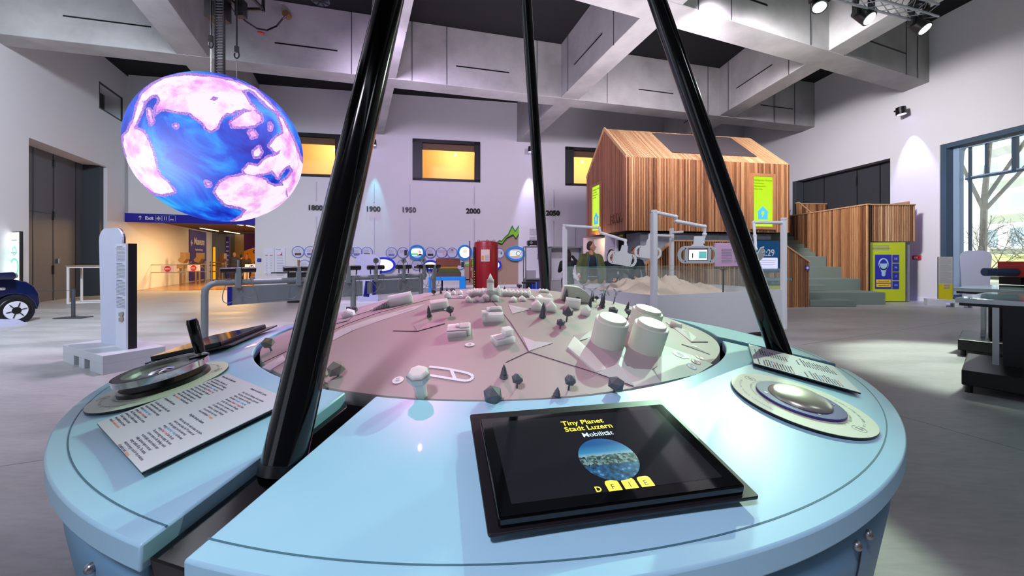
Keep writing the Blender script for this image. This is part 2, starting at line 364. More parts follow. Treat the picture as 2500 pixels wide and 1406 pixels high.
beam([lineB(-11.5), lineB(14.3), (14.2, 8.2 + .39 * 14.2), (-12, 8.2 - .39 * 12)],
     SL(lineB, .004, (5.0, 6.6), (10.6, 12.6)), [lineB(x, .004) for x in (4.4, 5.4, 8.2, 9.6, 12.6, 13.2)])
def longbeam(pts, side, slots, joints):
    # pts: (xl, y), (xr, y) near and far
    (xl0, xr0, y0), (xl1, xr1, y1) = pts
    o = beam([(xl0, y0), (xr0, y0), (xr1, y1 + .1), (xl1, y1)], [], [])
    def at(y, s): return ((xl0 + (xl1 - xl0) * (y - y0) / (y1 - y0)) - .004 if s < 0 else (xr0 + (xr1 - xr0) * (y - y0) / (y1 - y0)) + .004, y)
    for (ya, yb) in slots:
        a, b = at(ya, side), at(yb, side); MB().bar((*a, 7.98), (*b, 7.98), .02, .035).build('recessed_slot', BLACK, o)
    for y in joints:
        a = at(y, side); MB().box((*a, (ZB + ZC) / 2), (.02, .02, ZC - ZB - .02)).build('form_joint', DGREY, o)
longbeam(((-4.8, -4.1, -.2), (-12.3, -11.4, 17.25)), 1, [(9.2, 10.4)], [8.6, 11.0])
longbeam(((.7, 1.4, -.2), (-6.95, -6.1, 18.2)), 1, [], [10.0])
longbeam(((5.8, 6.4, .2), (.25, 1.0, 19.45)), -1, [(11.2, 13.0), (15.4, 16.8)], [10.6, 13.5])
longbeam(((9.85, 10.55, .2), (8.15, 8.85, 20.7)), -1, [(13.0, 14.8), (17.2, 18.6)], [12.3, 15.3])
# ceiling spot lights in the black bays
for k, (x, y) in enumerate(((4.85, 10.3), (5.3, 12.6), (6.6, 12.9))):
    z = ZC; t = thing('ceiling_spot', 'small round lamp set in the black ceiling, %s' % ('brightest one right of the thin tripod pole', 'just above the long beam face', 'nearest the wooden house roof')[k], 'lamp', (x, y, z))
    MB().cyl((0, 0, 0), (0, 0, -.12), .11, .09, 20).build('housing', WHITE, t)
    MB().cyl((0, 0, -.115), (0, 0, -.13), .07, .07, 16).build('lens', mat('lamp_lens', (1, .97, .9, 1), .3, emit=(1, .96, .85, 1), es=14 if k == 0 else 1.2), t)

# doors and windows of the hall
DOORM = mat('grey_steel_door', rgb(84, 84, 88), .5, bump=.08, bscale=220); REV = mat('reveal_grey', rgb(62, 70, 76), .6)
d1 = MB(); c = LWp(13.3, 2.5, -.62); R = frame((0, 0, 0), ld, z=(0, 0, 1)).to_3x3()
d1.box(c, (3.76 * lk, .06, 5.05), R); o = tag(d1.build('door_1', DOORM), kind='structure')
for y in (12.6, 13.45, 14.55):
    MB().box(LWp(y, 2.5, -.585), (.02, .015, 5.0), R).build('panel_joint', BLACK, o)
for z in (2.9, 1.05): MB().box(LWp(13.45, z, -.57), (.07, .04, .3), R).build('hinge', BLACK, o)
MB().box(LWp(13.45, 4.7, -.57), (.07, .04, .25), R).build('hinge', BLACK, o)
MB().box(LWp(13.62, 1.35, -.56), (.05, .05, .16), R).build('door_handle', STEEL, o)
MB().box(LWp(12.6, 2.96, -.585), (1.65, .012, .015), R).build('panel_joint', BLACK, o)
tag(MB().box(LWp(15.1, 2.5, -.36), (.35, .5, 5.05), R).build('trim_1', mat('reveal_dark', rgb(52, 60, 66), .6)), kind='structure')
w1 = tag(MB().box(LWp(15.45, 7.7, -.6), (1.8, .06, 1.1), R).build('window_1', mat('dark_window', rgb(24, 30, 34), .2)), kind='structure')
fr = MB()
for a, b in (((14.7, 7.2), (16.2, 7.2)), ((14.7, 8.17), (16.2, 8.17)), ((14.7, 7.17), (14.7, 8.2)), ((16.2, 7.17), (16.2, 8.2))):
    fr.bar(LWp(a[0], a[1], -.02), LWp(b[0], b[1], -.02), .05, .05, (1, .43, 0))
fr.build('window_frame', REV, w1)
R2 = frame((0, 0, 0), rd, z=(0, 0, 1)).to_3x3()
o = tag(MB().box(RWp(16.2, 2.55, -.40), (4.42, .06, 5.1), R2).build('door_2', mat('charcoal_door', rgb(58, 60, 66), .5, bump=.06, bscale=200)), kind='structure')
for y in (14.7, 15.6, 17.1, 18.2): MB().box(RWp(y, 2.55, -.36), (.025, .02, 5.05), R2).build('panel_joint', BLACK, o)
MB().box(RWp(15.6, 4.55, -.35), (.05, .04, .35), R2).build('hinge', BLACK, o)
tag(MB().box(RWp(18.3, 2.55, -.2), (.22, .4, 5.1), R2).build('trim_2', REV), kind='structure')
w3 = tag(MB().box(RWp(9, 2.62, -.36), (7.1, .02, 5.0), R2).build('window_2', mat('window_pane', (1, 1, 1, 1), .01, trans=1, alpha=.06)), kind='structure')
FRM = mat('slate_blue_frame', rgb(66, 86, 104), .45); FRL = mat('pale_blue_frame', rgb(150, 175, 200), .4)
fr = MB(); L_ = MB()
fr.bar(RWp(12.42, .12, -.2), RWp(12.42, 5.12, -.2), .16, .36, (1, 0, 0)); fr.bar(RWp(5.5, 5.05, -.2), RWp(12.5, 5.05, -.2), .36, .14)
L_.bar(RWp(12.25, .2, -.3), RWp(12.25, 5.0, -.3), .18, .14, (1, 0, 0)); L_.bar(RWp(5.5, 4.93, -.3), RWp(12.3, 4.93, -.3), .1, .06)
fr.bar(RWp(11.98, .2, -.34), RWp(11.98, 4.95, -.34), .06, .06, (1, 0, 0))
fr.bar(RWp(11.6, 3.95, -.36), RWp(11.6, 4.95, -.36), .06, .06, (1, 0, 0)); fr.bar(RWp(10.98, 3.95, -.36), RWp(10.98, 4.95, -.36), .1, .1, (1, 0, 0)); fr.bar(RWp(10.2, 3.95, -.36), RWp(10.2, 4.95, -.36), .06, .06, (1, 0, 0))
fr.bar(RWp(5.5, 3.93, -.36), RWp(12.1, 3.93, -.36), .08, .05); fr.bar(RWp(5.5, .2, -.3), RWp(12.3, .2, -.3), .2, .16); L_.bar(RWp(5.5, 3.98, -.34), RWp(12.1, 3.98, -.34), .05, .04)
fr.build('window_frame', FRM, w3); L_.build('window_frame', FRL, w3)
# skirtings
tag(MB().bar(Vector((-11.5, 19.37 - .179 * 11.5, .06)), Vector((12.9, 19.37 + .179 * 12.9, .06)), .05, .13).build('baseboard_back', WHITE), kind='structure')
tag(MB().bar(RWp(12.6, .06, .02), RWp(13.95, .06, .02), .04, .13).build('baseboard_right', WHITE), kind='structure')
# rooms behind the three back windows: warm walls, black frames
WARM = mat('warm_wall', rgb(236, 214, 170), .8)
for k, (a, b) in enumerate(((-11.1, -7.95), (-4.78, -1.58), (2.75, 5.95))):
    mid = (a + b) / 2; o0 = Vector((mid, 19.39 + .179 * mid, 0)); Rb = frame(o0, bd, z=(0, 0, 1)); hw = (b - a) / 2 * bk
    r = MB()
    r.box((0, 3.4, 6.2), (2 * hw + 4, .1, 3.6)); r.box((-hw - 1.7, 1.9, 6.2), (.1, 3.1, 3.6)); r.box((hw + 1.7, 1.9, 6.2), (.1, 3.1, 3.6)); r.box((0, 1.9, 4.55), (2 * hw + 4, 3.1, .1)); r.box((0, 1.9, 7.85), (2 * hw + 4, 3.1, .1))
    r.box((0, .36, 4.9), (2 * hw + 4, .02, .6)); r.box((0, .36, 7.55), (2 * hw + 4, .02, .7)); r.box((-hw - 1, .36, 6.2), (2, .02, 3.6)); r.box((hw + 1, .36, 6.2), (2, .02, 3.6))
    tag(r.build('wall_back_room', WARM, M=Rb), kind='structure')
    f = MB(); lw = .45 if k else .1
    f.box((-hw + lw / 2, .1, 6.2), (lw, .3, 2.0)); f.box((hw - .14, .1, 6.2), (.28, .3, 2.0)); f.box((0, .1, 7.12), (2 * hw, .3, .16)); f.box((0, .1, 5.26), (2 * hw, .3, .12))
    wf = tag(f.build('window_%d' % (k + 3), mat('black_window_frame', rgb(22, 22, 30), .5), M=Rb), kind='structure')
    MB().box((0, .2, 6.9), (2 * hw - .5, .12, .28)).build('blind_box', mat('bronze_trim', rgb(110, 84, 60), .6), wf)
    MB().box((0, .12, 6.2), (2 * hw - .5, .01, 1.8)).build('pane', mat('inner_pane', (1, 1, 1, 1), .02, trans=1, alpha=.07), wf)
    lp = o0 + bd * (.5) + bn * 1.9
    lamp('room_light', 'POINT', (lp.x, lp.y, 7.3), None, (1, .70, .34), 130, .06)
# corridor behind the opening
CORR = mat('corridor_floor', rgb(150, 112, 70), .22, bump=.03, bscale=40)
cw = [Vector((-16.45, 16.6)), Vector((-21.3, 27.6)), Vector((-12, 33.0)), Vector((-9.0, 32.5)), Vector((-9.0, 18.0))]
tag(MB().prism([(-17.2, 16.85), (-22, 28), (-10, 34), (-9.2, 33), (-9.2, 18.1), (-11.5, 17.7)], .001, .006).build('floor_corridor', CORR), kind='structure')
tag(MB().prism([(-17.3, 16.8), (-23, 28), (-10, 35), (-8.8, 33), (-8.8, 18.1), (-11.5, 17.75)], 3.25, 3.4).build('ceiling_corridor', mat('brown_ceiling', rgb(92, 72, 52), .7)), kind='structure')
tag(MB().box((-8.9, 25.5, 1.65), (.2, 15, 3.3)).build('wall_corridor', WALL), kind='structure')
GD = mat('grey_hall_door', rgb(100, 96, 92), .5)
e0 = P(513, 600, 27.2); e1 = P(640, 600, 33.5)
e0.z = e1.z = 1.65
o = tag(MB().bar(e0, e1, .2, 3.3).build('door_3', GD), kind='structure')
for t_ in (.12, .24, .36, .47): q = e0.lerp(e1, t_); MB().box((q.x + .08, q.y - .1, 1.65), (.06, .06, 3.2)).build('panel_joint', DGREY, o)
for q in ((-14.5, 21, 3.1), (-14.0, 27, 3.1), (-14.2, 18.9, 3.1)):
    lamp('corridor_light', 'AREA', q, (q[0], q[1], 0), (1, .60, .25), 260, (2.2, .6))
tl = mat('warm_tube', (1, .75, .35, 1), .4, emit=(1, .72, .3, 1), es=7)
for k, (a, b) in enumerate((((490, 557), (532, 564)), ((549, 564.5), (584, 570)), ((598, 571), (640, 578)), ((581, 548.5), (592, 550)), ((603, 550.5), (640, 558)))):
    p0, p1 = G(a[0], a[1], 3.24), G(b[0], b[1], 3.24)
    tag(MB().bar(p0, p1, .09, .03).build('ceiling_light', tl), 'warm linear corridor light, %s along the brown ceiling' % ('first beside the purple banner', 'second in the lower row', 'third in the lower row', 'tiny one high by the lintel', 'upper one by the wall edge')[k], 'lamp', 'linear lights in the corridor ceiling')
# ---------------------------------------------------------------- the round exhibit table
RO, RI, RZO, RZI = 2.11, 1.48, .826, .95
def zc(r): return RZO + (RZI - RZO) * (RO - r) / (RO - RI)
def ringF(ang, r, lift=0., yaw=0.):      # frame on the sloping ring: x tangential, y towards the centre, z up the normal
    t = math.radians(ang); c, s = math.cos(t), math.sin(t); sl = math.atan((RZI - RZO) / (RO - RI))
    y = Vector((-c * math.cos(sl), -s * math.cos(sl), math.sin(sl))); x = Vector((-s, c, 0))
    M = frame((TC[0] + r * c, TC[1] + r * s, zc(r)), x, y)
    return M @ T(0, 0, lift) @ rotz(math.radians(yaw))
TM = T(TC[0], TC[1], 0)
RAILS = (-107.2, -17.0, 73.0, 163.0)
table = thing('exhibit_table', 'huge round pale blue exhibit table carrying the model landscape, in the foreground', 'table', TM)
def seg_mesh(a0, a1, off, r0, r1, dz_top, dz_bot, n=60, m=5):
    vs = []; fs = []
    def P_(r, i, z):
        d0 = math.asin(off / r); A = math.radians(a0) + d0; B = math.radians(a1) - d0; t = A + (B - A) * i / n
        return (r * math.cos(t), r * math.sin(t), z)
    for j in range(m + 1):
        r = r0 + (r1 - r0) * j / m
        for i in range(n + 1): vs.append(P_(r, i, zc(r) + dz_top))
    k = len(vs)
    for j in range(m + 1):
        r = r0 + (r1 - r0) * j / m
        for i in range(n + 1): vs.append(P_(r, i, zc(r) + dz_bot))
    W = n + 1
    for j in range(m):
        for i in range(n):
            a = j * W + i; fs += [(a, a + 1, a + W + 1, a + W), (k + a, k + a + W, k + a + W + 1, k + a + 1)]
    for i in range(n):
        a = i; b = m * W + i; fs += [(a, k + a, k + a + 1, a + 1), (b, b + 1, k + b + 1, k + b)]
    for j in range(m):
        a = j * W; b = j * W + n; fs += [(a, a + W, k + a + W, k + a), (b, k + b, k + b + W, b + W)]
    return vs, fs
SKIRTP = [(2.085, .775), (2.07, .6), (2.03, .35), (1.96, .1), (1.93, .04)]
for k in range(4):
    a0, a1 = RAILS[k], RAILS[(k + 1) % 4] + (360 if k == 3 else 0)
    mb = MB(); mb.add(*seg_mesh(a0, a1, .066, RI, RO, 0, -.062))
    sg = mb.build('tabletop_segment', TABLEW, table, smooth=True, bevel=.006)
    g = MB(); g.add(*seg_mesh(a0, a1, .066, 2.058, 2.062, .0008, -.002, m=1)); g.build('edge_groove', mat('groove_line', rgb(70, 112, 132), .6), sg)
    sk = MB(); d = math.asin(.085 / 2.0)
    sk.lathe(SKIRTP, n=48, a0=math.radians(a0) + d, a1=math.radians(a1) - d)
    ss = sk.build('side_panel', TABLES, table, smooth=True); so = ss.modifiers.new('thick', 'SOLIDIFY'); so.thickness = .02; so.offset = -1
    for aa, zz in (((47.2, .683), (49.4, .683)) if k == 0 else ((79.7, .66),) if k == 3 else ()):
        t = math.radians(a0 + aa); MB().ico((2.080 * math.cos(t), 2.080 * math.sin(t), zz), .014, 2).build('screw_cap', STEEL, ss, smooth=True)
    if k == 0:
        t = math.radians(a0 + 48.3); j = MB(); rz = [(2.0785, .66), (2.0715, .6), (2.0315, .35), (1.9615, .1)]
        for (ra, za), (rb, zb) in zip(rz, rz[1:]): j.bar((ra * math.cos(t), ra * math.sin(t), za), (rb * math.cos(t), rb * math.sin(t), zb), .004, .003, (math.cos(t), math.sin(t), 0))
        j.build('panel_joint', INK, ss)
MB().lathe([(1.50, .86), (1.62, .80), (1.9, .74), (1.9, .02), (1.3, .02), (1.3, .80)], n=64).build('core', mat('core_black', rgb(18, 18, 20), .8), table, smooth=True)
for a in (-40, 8, 35, 150, -60): t = math.radians(a); MB().box((1.47 * math.cos(t), 1.47 * math.sin(t), .85), (.03, .03, .14)).build('inner_bracket', mat('bracket_brown', rgb(120, 90, 70), .6), table)
# black rails and leaning poles
tri = thing('pole_frame', 'black frame of glossy leaning poles rising out of the round table', 'frame', TM)
for k, a in enumerate(RAILS):
    t = math.radians(a); c, s = math.cos(t), math.sin(t)
    p0 = Vector((1.49 * c, 1.49 * s, zc(1.49) - .06)); p1 = Vector((2.095 * c, 2.095 * s, zc(2.095) - .06))
    rl = MB().bar(p0, p1, .108, .055).build('rail', GLOSSB, tri, bevel=.004)
    MB().bar(p0 + Vector((0, 0, -.06)), p1 + Vector((0, 0, -.18)), .10, .16).build('rail_web', BLACK, rl)
    MB().box((2.0 * c, 2.0 * s, .38), (.16, .16, .74), rotz(t).to_3x3()).build('rail_foot', BLACK, rl)
    if k == 3: continue              # its pole is hidden behind the near one in the photograph
    zb = zc(1.82) - .045; b0 = Vector((1.815 * c, 1.815 * s, zb)); top = 6.2; L = top - zb; k_ = .307 * L
    b1 = Vector(((1.815 - k_) * c, (1.815 - k_) * s, top))
    p = MB().cyl(b0, b1, .060, .045, 40).build('pole', GLOSSB, tri, smooth=True)
    MB().cyl(b0, b0 + (b1 - b0).normalized() * .03, .0615, .0612, 40).build('pole_collar', BLACK, p, smooth=True)

# touch screens on the ring
SCR = mat('black_screen_glass', rgb(10, 11, 15), .05, coat=.5)
YT = mat('yellow_screen_ink', rgb(250, 225, 20), .5, emit=rgb(245, 220, 15), es=.75)
WT = mat('pale_screen_ink', rgb(200, 228, 240), .5, emit=rgb(190, 222, 238), es=.7)
def city_picture():
    m, nt, b, N = node_mat('city_photo', .2)
    tc = N('ShaderNodeTexCoord'); sp = N('ShaderNodeSeparateXYZ'); nt.links.new(tc.outputs['Object'], sp.inputs[0])
    vo = N('ShaderNodeTexVoronoi'); vo.inputs['Scale'].default_value = 160; nt.links.new(tc.outputs['Object'], vo.inputs['Vector'])
    sky = ramp(nt, [(0, rgb(170, 215, 235)), (.35, rgb(60, 160, 215)), (1, rgb(10, 100, 180))])
    mr = N('ShaderNodeMapRange'); mr.inputs[1].default_value = .01; mr.inputs[2].default_value = .055; nt.links.new(sp.outputs['Y'], mr.inputs[0]); nt.links.new(mr.outputs[0], sky.inputs[0])
    town = ramp(nt, [(0, rgb(8, 22, 30)), (.4, rgb(60, 92, 100)), (.75, rgb(150, 190, 195)), (1, rgb(30, 60, 66))]); sc_ = N('ShaderNodeSeparateColor'); nt.links.new(vo.outputs['Color'], sc_.inputs[0]); nt.links.new(sc_.outputs[0], town.inputs[0])
    n = N('ShaderNodeTexNoise'); n.inputs['Scale'].default_value = 60; nt.links.new(tc.outputs['Object'], n.inputs['Vector'])
    lake = ramp(nt, [(.35, rgb(4, 36, 66)), (.6, rgb(20, 110, 175)), (.72, rgb(140, 190, 215))]); nt.links.new(n.outputs['Fac'], lake.inputs[0])
    ad = N('ShaderNodeMath'); ad.operation = 'MULTIPLY_ADD'; ad.inputs[1].default_value = .018; nt.links.new(n.outputs['Fac'], ad.inputs[0]); nt.links.new(sp.outputs['Y'], ad.inputs[2])
    g1 = N('ShaderNodeMath'); g1.operation = 'GREATER_THAN'; g1.inputs[1].default_value = .022; nt.links.new(ad.outputs[0], g1.inputs[0])
    g2 = N('ShaderNodeMath'); g2.operation = 'GREATER_THAN'; g2.inputs[1].default_value = -.012; nt.links.new(ad.outputs[0], g2.inputs[0])
    m1 = N('ShaderNodeMixRGB'); nt.links.new(g2.outputs[0], m1.inputs[0]); nt.links.new(lake.outputs[0], m1.inputs[1]); nt.links.new(town.outputs[0], m1.inputs[2])
    m2 = N('ShaderNodeMixRGB'); nt.links.new(g1.outputs[0], m2.inputs[0]); nt.links.new(m1.outputs[0], m2.inputs[1]); nt.links.new(sky.outputs[0], m2.inputs[2])
    b.inputs['Base Color'].default_value = (.01, .01, .01, 1); nt.links.new(m2.outputs[0], b.inputs['Emission Color']); b.inputs['Emission Strength'].default_value = .7
    return m
def touchscreen(M, label, lit=True):
    t = thing('touch_screen', label, 'screen', M)
    MB().box((0, -.02, -.006), (.40, .2, .014)).build('foot', BLACK, t)
    MB().prism(rr(.664, .432, .008), 0, .009).build('base_plate', mat('anthracite_plate', rgb(34, 33, 38), .38, .4), t, bevel=.002)
    h = MB().prism(rr(.604, .356, .006, cx=-.006, cy=-.028), .0095, .034).build('housing', GLOSSB, t, bevel=.003)
    s = MB().prism(rr(.596, .348, .006, cx=-.006, cy=-.028), .0342, .0352).build('screen_glass', SCR, t)
    MB().prism(rr(.534, .298, .003, cx=-.008, cy=-.024), .0353, .0356).build('display', mat('display_dark', rgb(22, 22, 28), .06, emit=rgb(30, 30, 36), es=.6), t)
    if lit:
        text('title_text', 'Tiny Planet\nStadt Luzern', .029, YT, s, T(-.072, .080, .0359), .0002, bold=.012, ls=.95)
        text('subtitle_text', 'Mobilität', .026, WT, s, T(-.030, .022, .0359), .0002, bold=.006)
        MB().prism(ell(.078, .078, 48), 0, .0003).build('picture', city_picture(), s, T(.004, -.068, .0358))
        text('language_letter', 'D', .022, YT, s, T(-.074, -.170, .0359), .0002, bold=.02)
        for i, ch in enumerate('FIE'):
            x = -.026 + i * .042
            tb = MB().prism([(x - .017, -.173), (x + .017, -.173)] + [(x + .017 - .008 + .008 * math.cos(a), -.149 + .008 * math.sin(a)) for a in (0, .8, 1.57)] + [(x - .017 + .008 + .008 * math.cos(a), -.149 + .008 * math.sin(a)) for a in (1.57, 2.3, 3.14)], .0357, .0360).build('language_tab', YT, s)
            text('language_letter', ch, .022, BLACK, tb, T(x - .007 if ch != 'I' else x - .003, -.168, .0361), .0002, bold=.01)
    return t
touchscreen(ringF(-78.6, 1.785, .016), 'large black touch screen reading Tiny Planet Stadt Luzern at the front of the round table')
touchscreen(ringF(-168.6, 1.785, .016), 'black touch screen seen edge-on at the far left of the round table', False)
def facts(M, w, h, label, colr):
    t = thing('reading_board', label, 'panel', M)
    MB().box((0, 0, -.004), (w * .7, h * .7, .014)).build('spacer', BLACK, t)
    MB().box((0, 0, .006), (w, h, .006)).build('backing', BLACK, t)
    MB().box((0, 0, .0102), (w - .001, h - .001, .0022)).build('printed_face', colr, t)
    I = [mat('panel_ink', rgb(72, 70, 96), .7), mat('blue_ink', rgb(90, 165, 225), .7), mat('red_ink', rgb(214, 66, 116), .7), mat('orange_ink', rgb(238, 150, 110), .7)]
    de = 'Mit Hilfe des Windrades, der\nWasserkraftwerke, der PV-Anlagen\nund der Wärmepumpe speist du elek-\ntrische Energie <b>(Strom = blau)<> und\nthermische Energie <r>(Wärme = rot)<>\nin die Stadt ein. Je mehr Energie du\nlieferst, desto mehr Gebäude\nschalten ihr Licht ein, Elektroautos\nfahren los, Fabriken beginnen zu\nlaufen. Überschüssige Energie wird\nfür <o>synthetische<> Treibstoffe genutzt.'
    fr = 'Avec l\'aide de l\'éolienne, de la centrale\nélectrique, des installations photovol-\ntaïques, tu injectes de l\'énergie\nélectrique <b>(courant = bleu)<> et\nthermique <r>(chaleur = rouge)<> dans\nla ville. Plus tu fournis d\'énergie,\nplus Lucerne commence à vivre.\nLes bâtiments allument leurs\nlumières. Le surplus d\'énergie\nsert à produire des carbu-\nrants synthétiques <o>(orange)<>.'
    it = 'Con l\'aiuto della turbina eolica, della\ncentrale idroelettrica e degli\nimpianti fotovoltaici fornisci energia\nelettrica <b>(elettricità = blu)<> e\ntermica <r>(calore = rosso)<> nella\ncittà. Più energia fornisci, più Lucerna\nprende vita: gli edifici accendono\nle luci. L\'energia in eccesso\nviene utilizzata per la produ-\nzione di <o>carburanti sintetici<>.'
    en = 'With the help of the wind turbine, the hydro-\nelectric power plant, the PV systems and\nthe heat supply, you feed electrical\nenergy <b>(electricity = blue)<> and thermal\nenergy <r>(heat = red)<> into the city.\nThe more energy you supply, the more\nLucerne comes to life: Buildings switch\non their lights, electric vehicles start\nrolling, factories begin to run and\nstorage facilities fill up. The surplus\nelectrical energy is used for the production\nof synthetic fuels <o>(orange)<>.'
    sz = .0099 * w / .46; cw_ = w * .46
    for (i, j, ti, bd_) in ((0, 1, 'Bringe Leben in die Stadt Luzern', de), (1, 1, 'Donnez vie à la ville de Lucerne', fr), (0, 0, 'Dai vita alla città di Lucerna', it), (1, 0, 'Bring life to the city of Lucerne', en)):
        x = -w / 2 + .03 * w + i * w * .49; y = (h * .46 if j else -h * .02)
        text('heading_text', ti, sz * 1.05, INK, t, T(x, y - sz, .0114), .0003, bold=.02, sx=.8)
        rich('body_text', bd_, sz, I, t, T(x, y - sz * 3.4, .0114), ls=1.14, sx=.93)
    return t
facts(ringF(-124.3, 1.775, .006), .555, .40, 'white text panel with four languages beside the crank wheel at left', mat('panel_white', rgb(214, 212, 224), .45))
facts(ringF(-28.7, 1.79, .006), .47, .40, 'pale green text panel next to the heat dome at right', mat('panel_white', rgb(214, 212, 224), .45))
def arc_text(name, s, r, mid, size, parent, m, z=.0015, flip=False):
    step = size * .56 / r; n = len(s); M0 = MB()
    for i, ch in enumerate(s):
        if ch == ' ': continue
        a = mid - (i - (n - 1) / 2) * step if not flip else mid + (i - (n - 1) / 2) * step
        cu = bpy.data.curves.new(name, 'FONT'); cu.body = ch; cu.size = size; cu.align_x = 'CENTER'; cu.resolution_u = 2
        o = bpy.data.objects.new(name, cu); COL.objects.link(o); bpy.context.view_layer.update()
        me = bpy.data.meshes.new_from_object(o.evaluated_get(bpy.context.evaluated_depsgraph_get()))
        COL.objects.unlink(o); bpy.data.objects.remove(o)
        R = rotz(a - PI / 2) if not flip else rotz(a + PI / 2)
        M = R @ T(0, r if not flip else -r, z)
        M0.add([M @ v.co for v in me.vertices], [tuple(p.vertices) for p in me.polygons]); bpy.data.meshes.remove(me)
    return M0.build(name, m, parent)
PLATE = mat('cream_plate', rgb(218, 224, 206), .5)
def label_plate(M, R, ra, label, texts):
    t = thing('round_label_plate', label, 'plate', M)
    MB().prism(ell(R, R, 72), .002, .009).build('edge', BLACK, t)
    MB().prism(ell(R - .001, R - .001, 72), .0091, .0108).build('printed_face', PLATE, t)
    for s, r, mid, size, fl in texts: arc_text('ring_text', s, r, math.radians(mid), size, t, INKG if size < .02 else INK, .0112, fl)
    for a in (75, -105):
        q = MB(); ring(q, .021, .0195, .0109, .0113, 24); q.box((0, .004, .0111), (.022, .001, .0003)); q.box((0, 0, .0111), (.022, .001, .0003)); q.box((0, -.004, .0111), (.022, .001, .0003))
        q.build('small_emblem', INKG, t, rotz(math.radians(a)) @ T(.19 if R < .235 else .2, 0, 0))
    return t
# heat dome at right
MR_ = ringF(-47.2, 1.815)
label_plate(MR_, .233, .1, 'round cream plate lettered around the touch dome at right', [
    ('Posa di una mano per l\'apporto di calore', .158, -55, .0165, True), ('Lay on a hand for heat supply', .196, -65, .0165, True), ('Pour un approvisionnement en chaleur', .158, 110, .013, False), ('Wärmeenergie zuführen, Hand auflegen', .196, 130, .013, False)])
t = thing('touch_dome', 'shallow brushed metal dome set in a dark blue ring on the table at right', 'dome', MR_ @ T(0, 0, .011))
q = MB(); ring(q, .145, .098, 0, .010, 64); q.build('blue_ring', mat('speckled_blue', rgb(58, 44, 128), .45, bump=.2, bscale=600), t, bevel=.002)
MB().lathe([(.104 * math.cos(a), .010 + .034 * math.sin(a)) for a in [i * PI / 24 for i in range(13)]] + [(.0005, .0441)], n=64).build('metal_cap', mat('champagne_metal', rgb(206, 208, 190), .3, .75), t, smooth=True)
for a in (40, 130, 220, 310): MB().cyl((.122 * math.cos(math.radians(a)), .122 * math.sin(math.radians(a)), .010), (.122 * math.cos(math.radians(a)), .122 * math.sin(math.radians(a)), .0115), .006, .006, 12).build('screw', STEEL, t)
# crank wheel at left
ML_ = ringF(-141.6, 1.815)
label_plate(ML_, .24, .1, 'round cream plate lettered around the crank wheel at left', [
    ('Kurbeln für Windenergie und Strom', .16, -60, .0165, True), ('Turn the crank for wind energy supply', .198, -60, .0165, True), ('Tourner la manivelle pour le vent', .16, 120, .0165, False), ('Girare la manovella per energia eolica', .198, 120, .0165, False)])
t = thing('crank_wheel', 'chrome and black crank wheel with a tall black grip at left', 'crank', ML_ @ T(-.01, .012, .011))
MB().lathe([(.001, .022), (.150, .022), (.158, .016), (.16, 0)], n=64).build('base_disc', BLACK, t, smooth=True)
MB().cyl((0, 0, .02), (0, 0, .05), .03, .03, 24).build('hub', STEEL, t, smooth=True)
q = MB(); ring(q, .166, .158, .048, .074, 72); q.build('chrome_rim', mat('chrome', rgb(220, 225, 230), .08, 1.), t, smooth=True)
q = MB(); ring(q, .158, .132, .066, .0735, 72); q.build('black_ring', mat('satin_black', rgb(24, 25, 32), .35), t)
q = MB(); ring(q, .132, .128, .05, .0735, 72); q.build('inner_rim', STEEL, t)
MB().prism(ell(.129, .129, 64), .052, .058).build('clear_disc', mat('smoked_disc', rgb(170, 165, 165), .12, trans=.3), t)
MB().cyl((.01, -.005, .058), (.01, -.005, .066), .045, .03, 32).build('centre_cap', mat('chrome', rgb(220, 225, 230), .08, 1.), t, smooth=True)
hx, hy = .022, .138
MB().box((.019, .132, .077), (.07, .03, .008), rotz(math.atan2(hy, hx)).to_3x3()).build('grip_bracket', BLACK, t)
MB().cyl((hx, hy, .078), (hx, hy, .096), .010, .010, 16).build('grip_stem', STEEL, t, smooth=True)
MB().lathe([(.001, .094), (.017, .094), (.0205, .10), (.023, .235), (.019, .252), (.001, .254)], (hx, hy, 0), 32).build('grip', GLOSSB, t, smooth=True)

# ---------------------------------------------------------------- the domed model landscape
DZA, DZR = 1.22, .93
DH = DZA - DZR; DR = (RI ** 2 + DH ** 2) / (2 * DH); DC = Vector((TC[0], TC[1], DZA - DR))
def domeM():
    m, nt, b, N = node_mat('model_ground', .55)
    tc = N('ShaderNodeTexCoord'); vo = N('ShaderNodeTexNoise'); vo.inputs['Scale'].default_value = 1.2; nt.links.new(tc.outputs['Object'], vo.inputs['Vector'])
    r = ramp(nt, [(.3, rgb(172, 158, 158)), (.7, rgb(182, 168, 168))]); nt.links.new(vo.outputs['Fac'], r.inputs[0]); nt.links.new(r.outputs[0], b.inputs['Base Color'])
    return m
prof = []
amax = math.asin(1.45 / DR)
for i in range(25): a = amax * i / 24; prof.append((max(.0005, DR * math.sin(a)), DR * math.cos(a) - DR + DZA))
prof += [(1.45, prof[-1][1] - .05), (1.42, prof[-1][1] - .05), (1.40, .80), (.001, .80)]
base = thing('model_landscape', 'domed pinkish model landscape filling the middle of the round table', 'model', TM)
dm = MB().lathe(prof, n=128).build('ground', domeM(), base, smooth=True)
def dome(px, py):
    d = Vector(((px - CX) / FPX, 1, -(py - HY) / FPX)); o = Vector((0, 0, EYE)) - DC
    a = d.dot(d); b = 2 * d.dot(o); c = o.dot(o) - DR * DR; D = b * b - 4 * a * c
    t = (-b - math.sqrt(max(D, 0))) / (2 * a); p = Vector((0, 0, EYE)) + d * t; n = (p - DC).normalized()
    return DC + n * DR, n
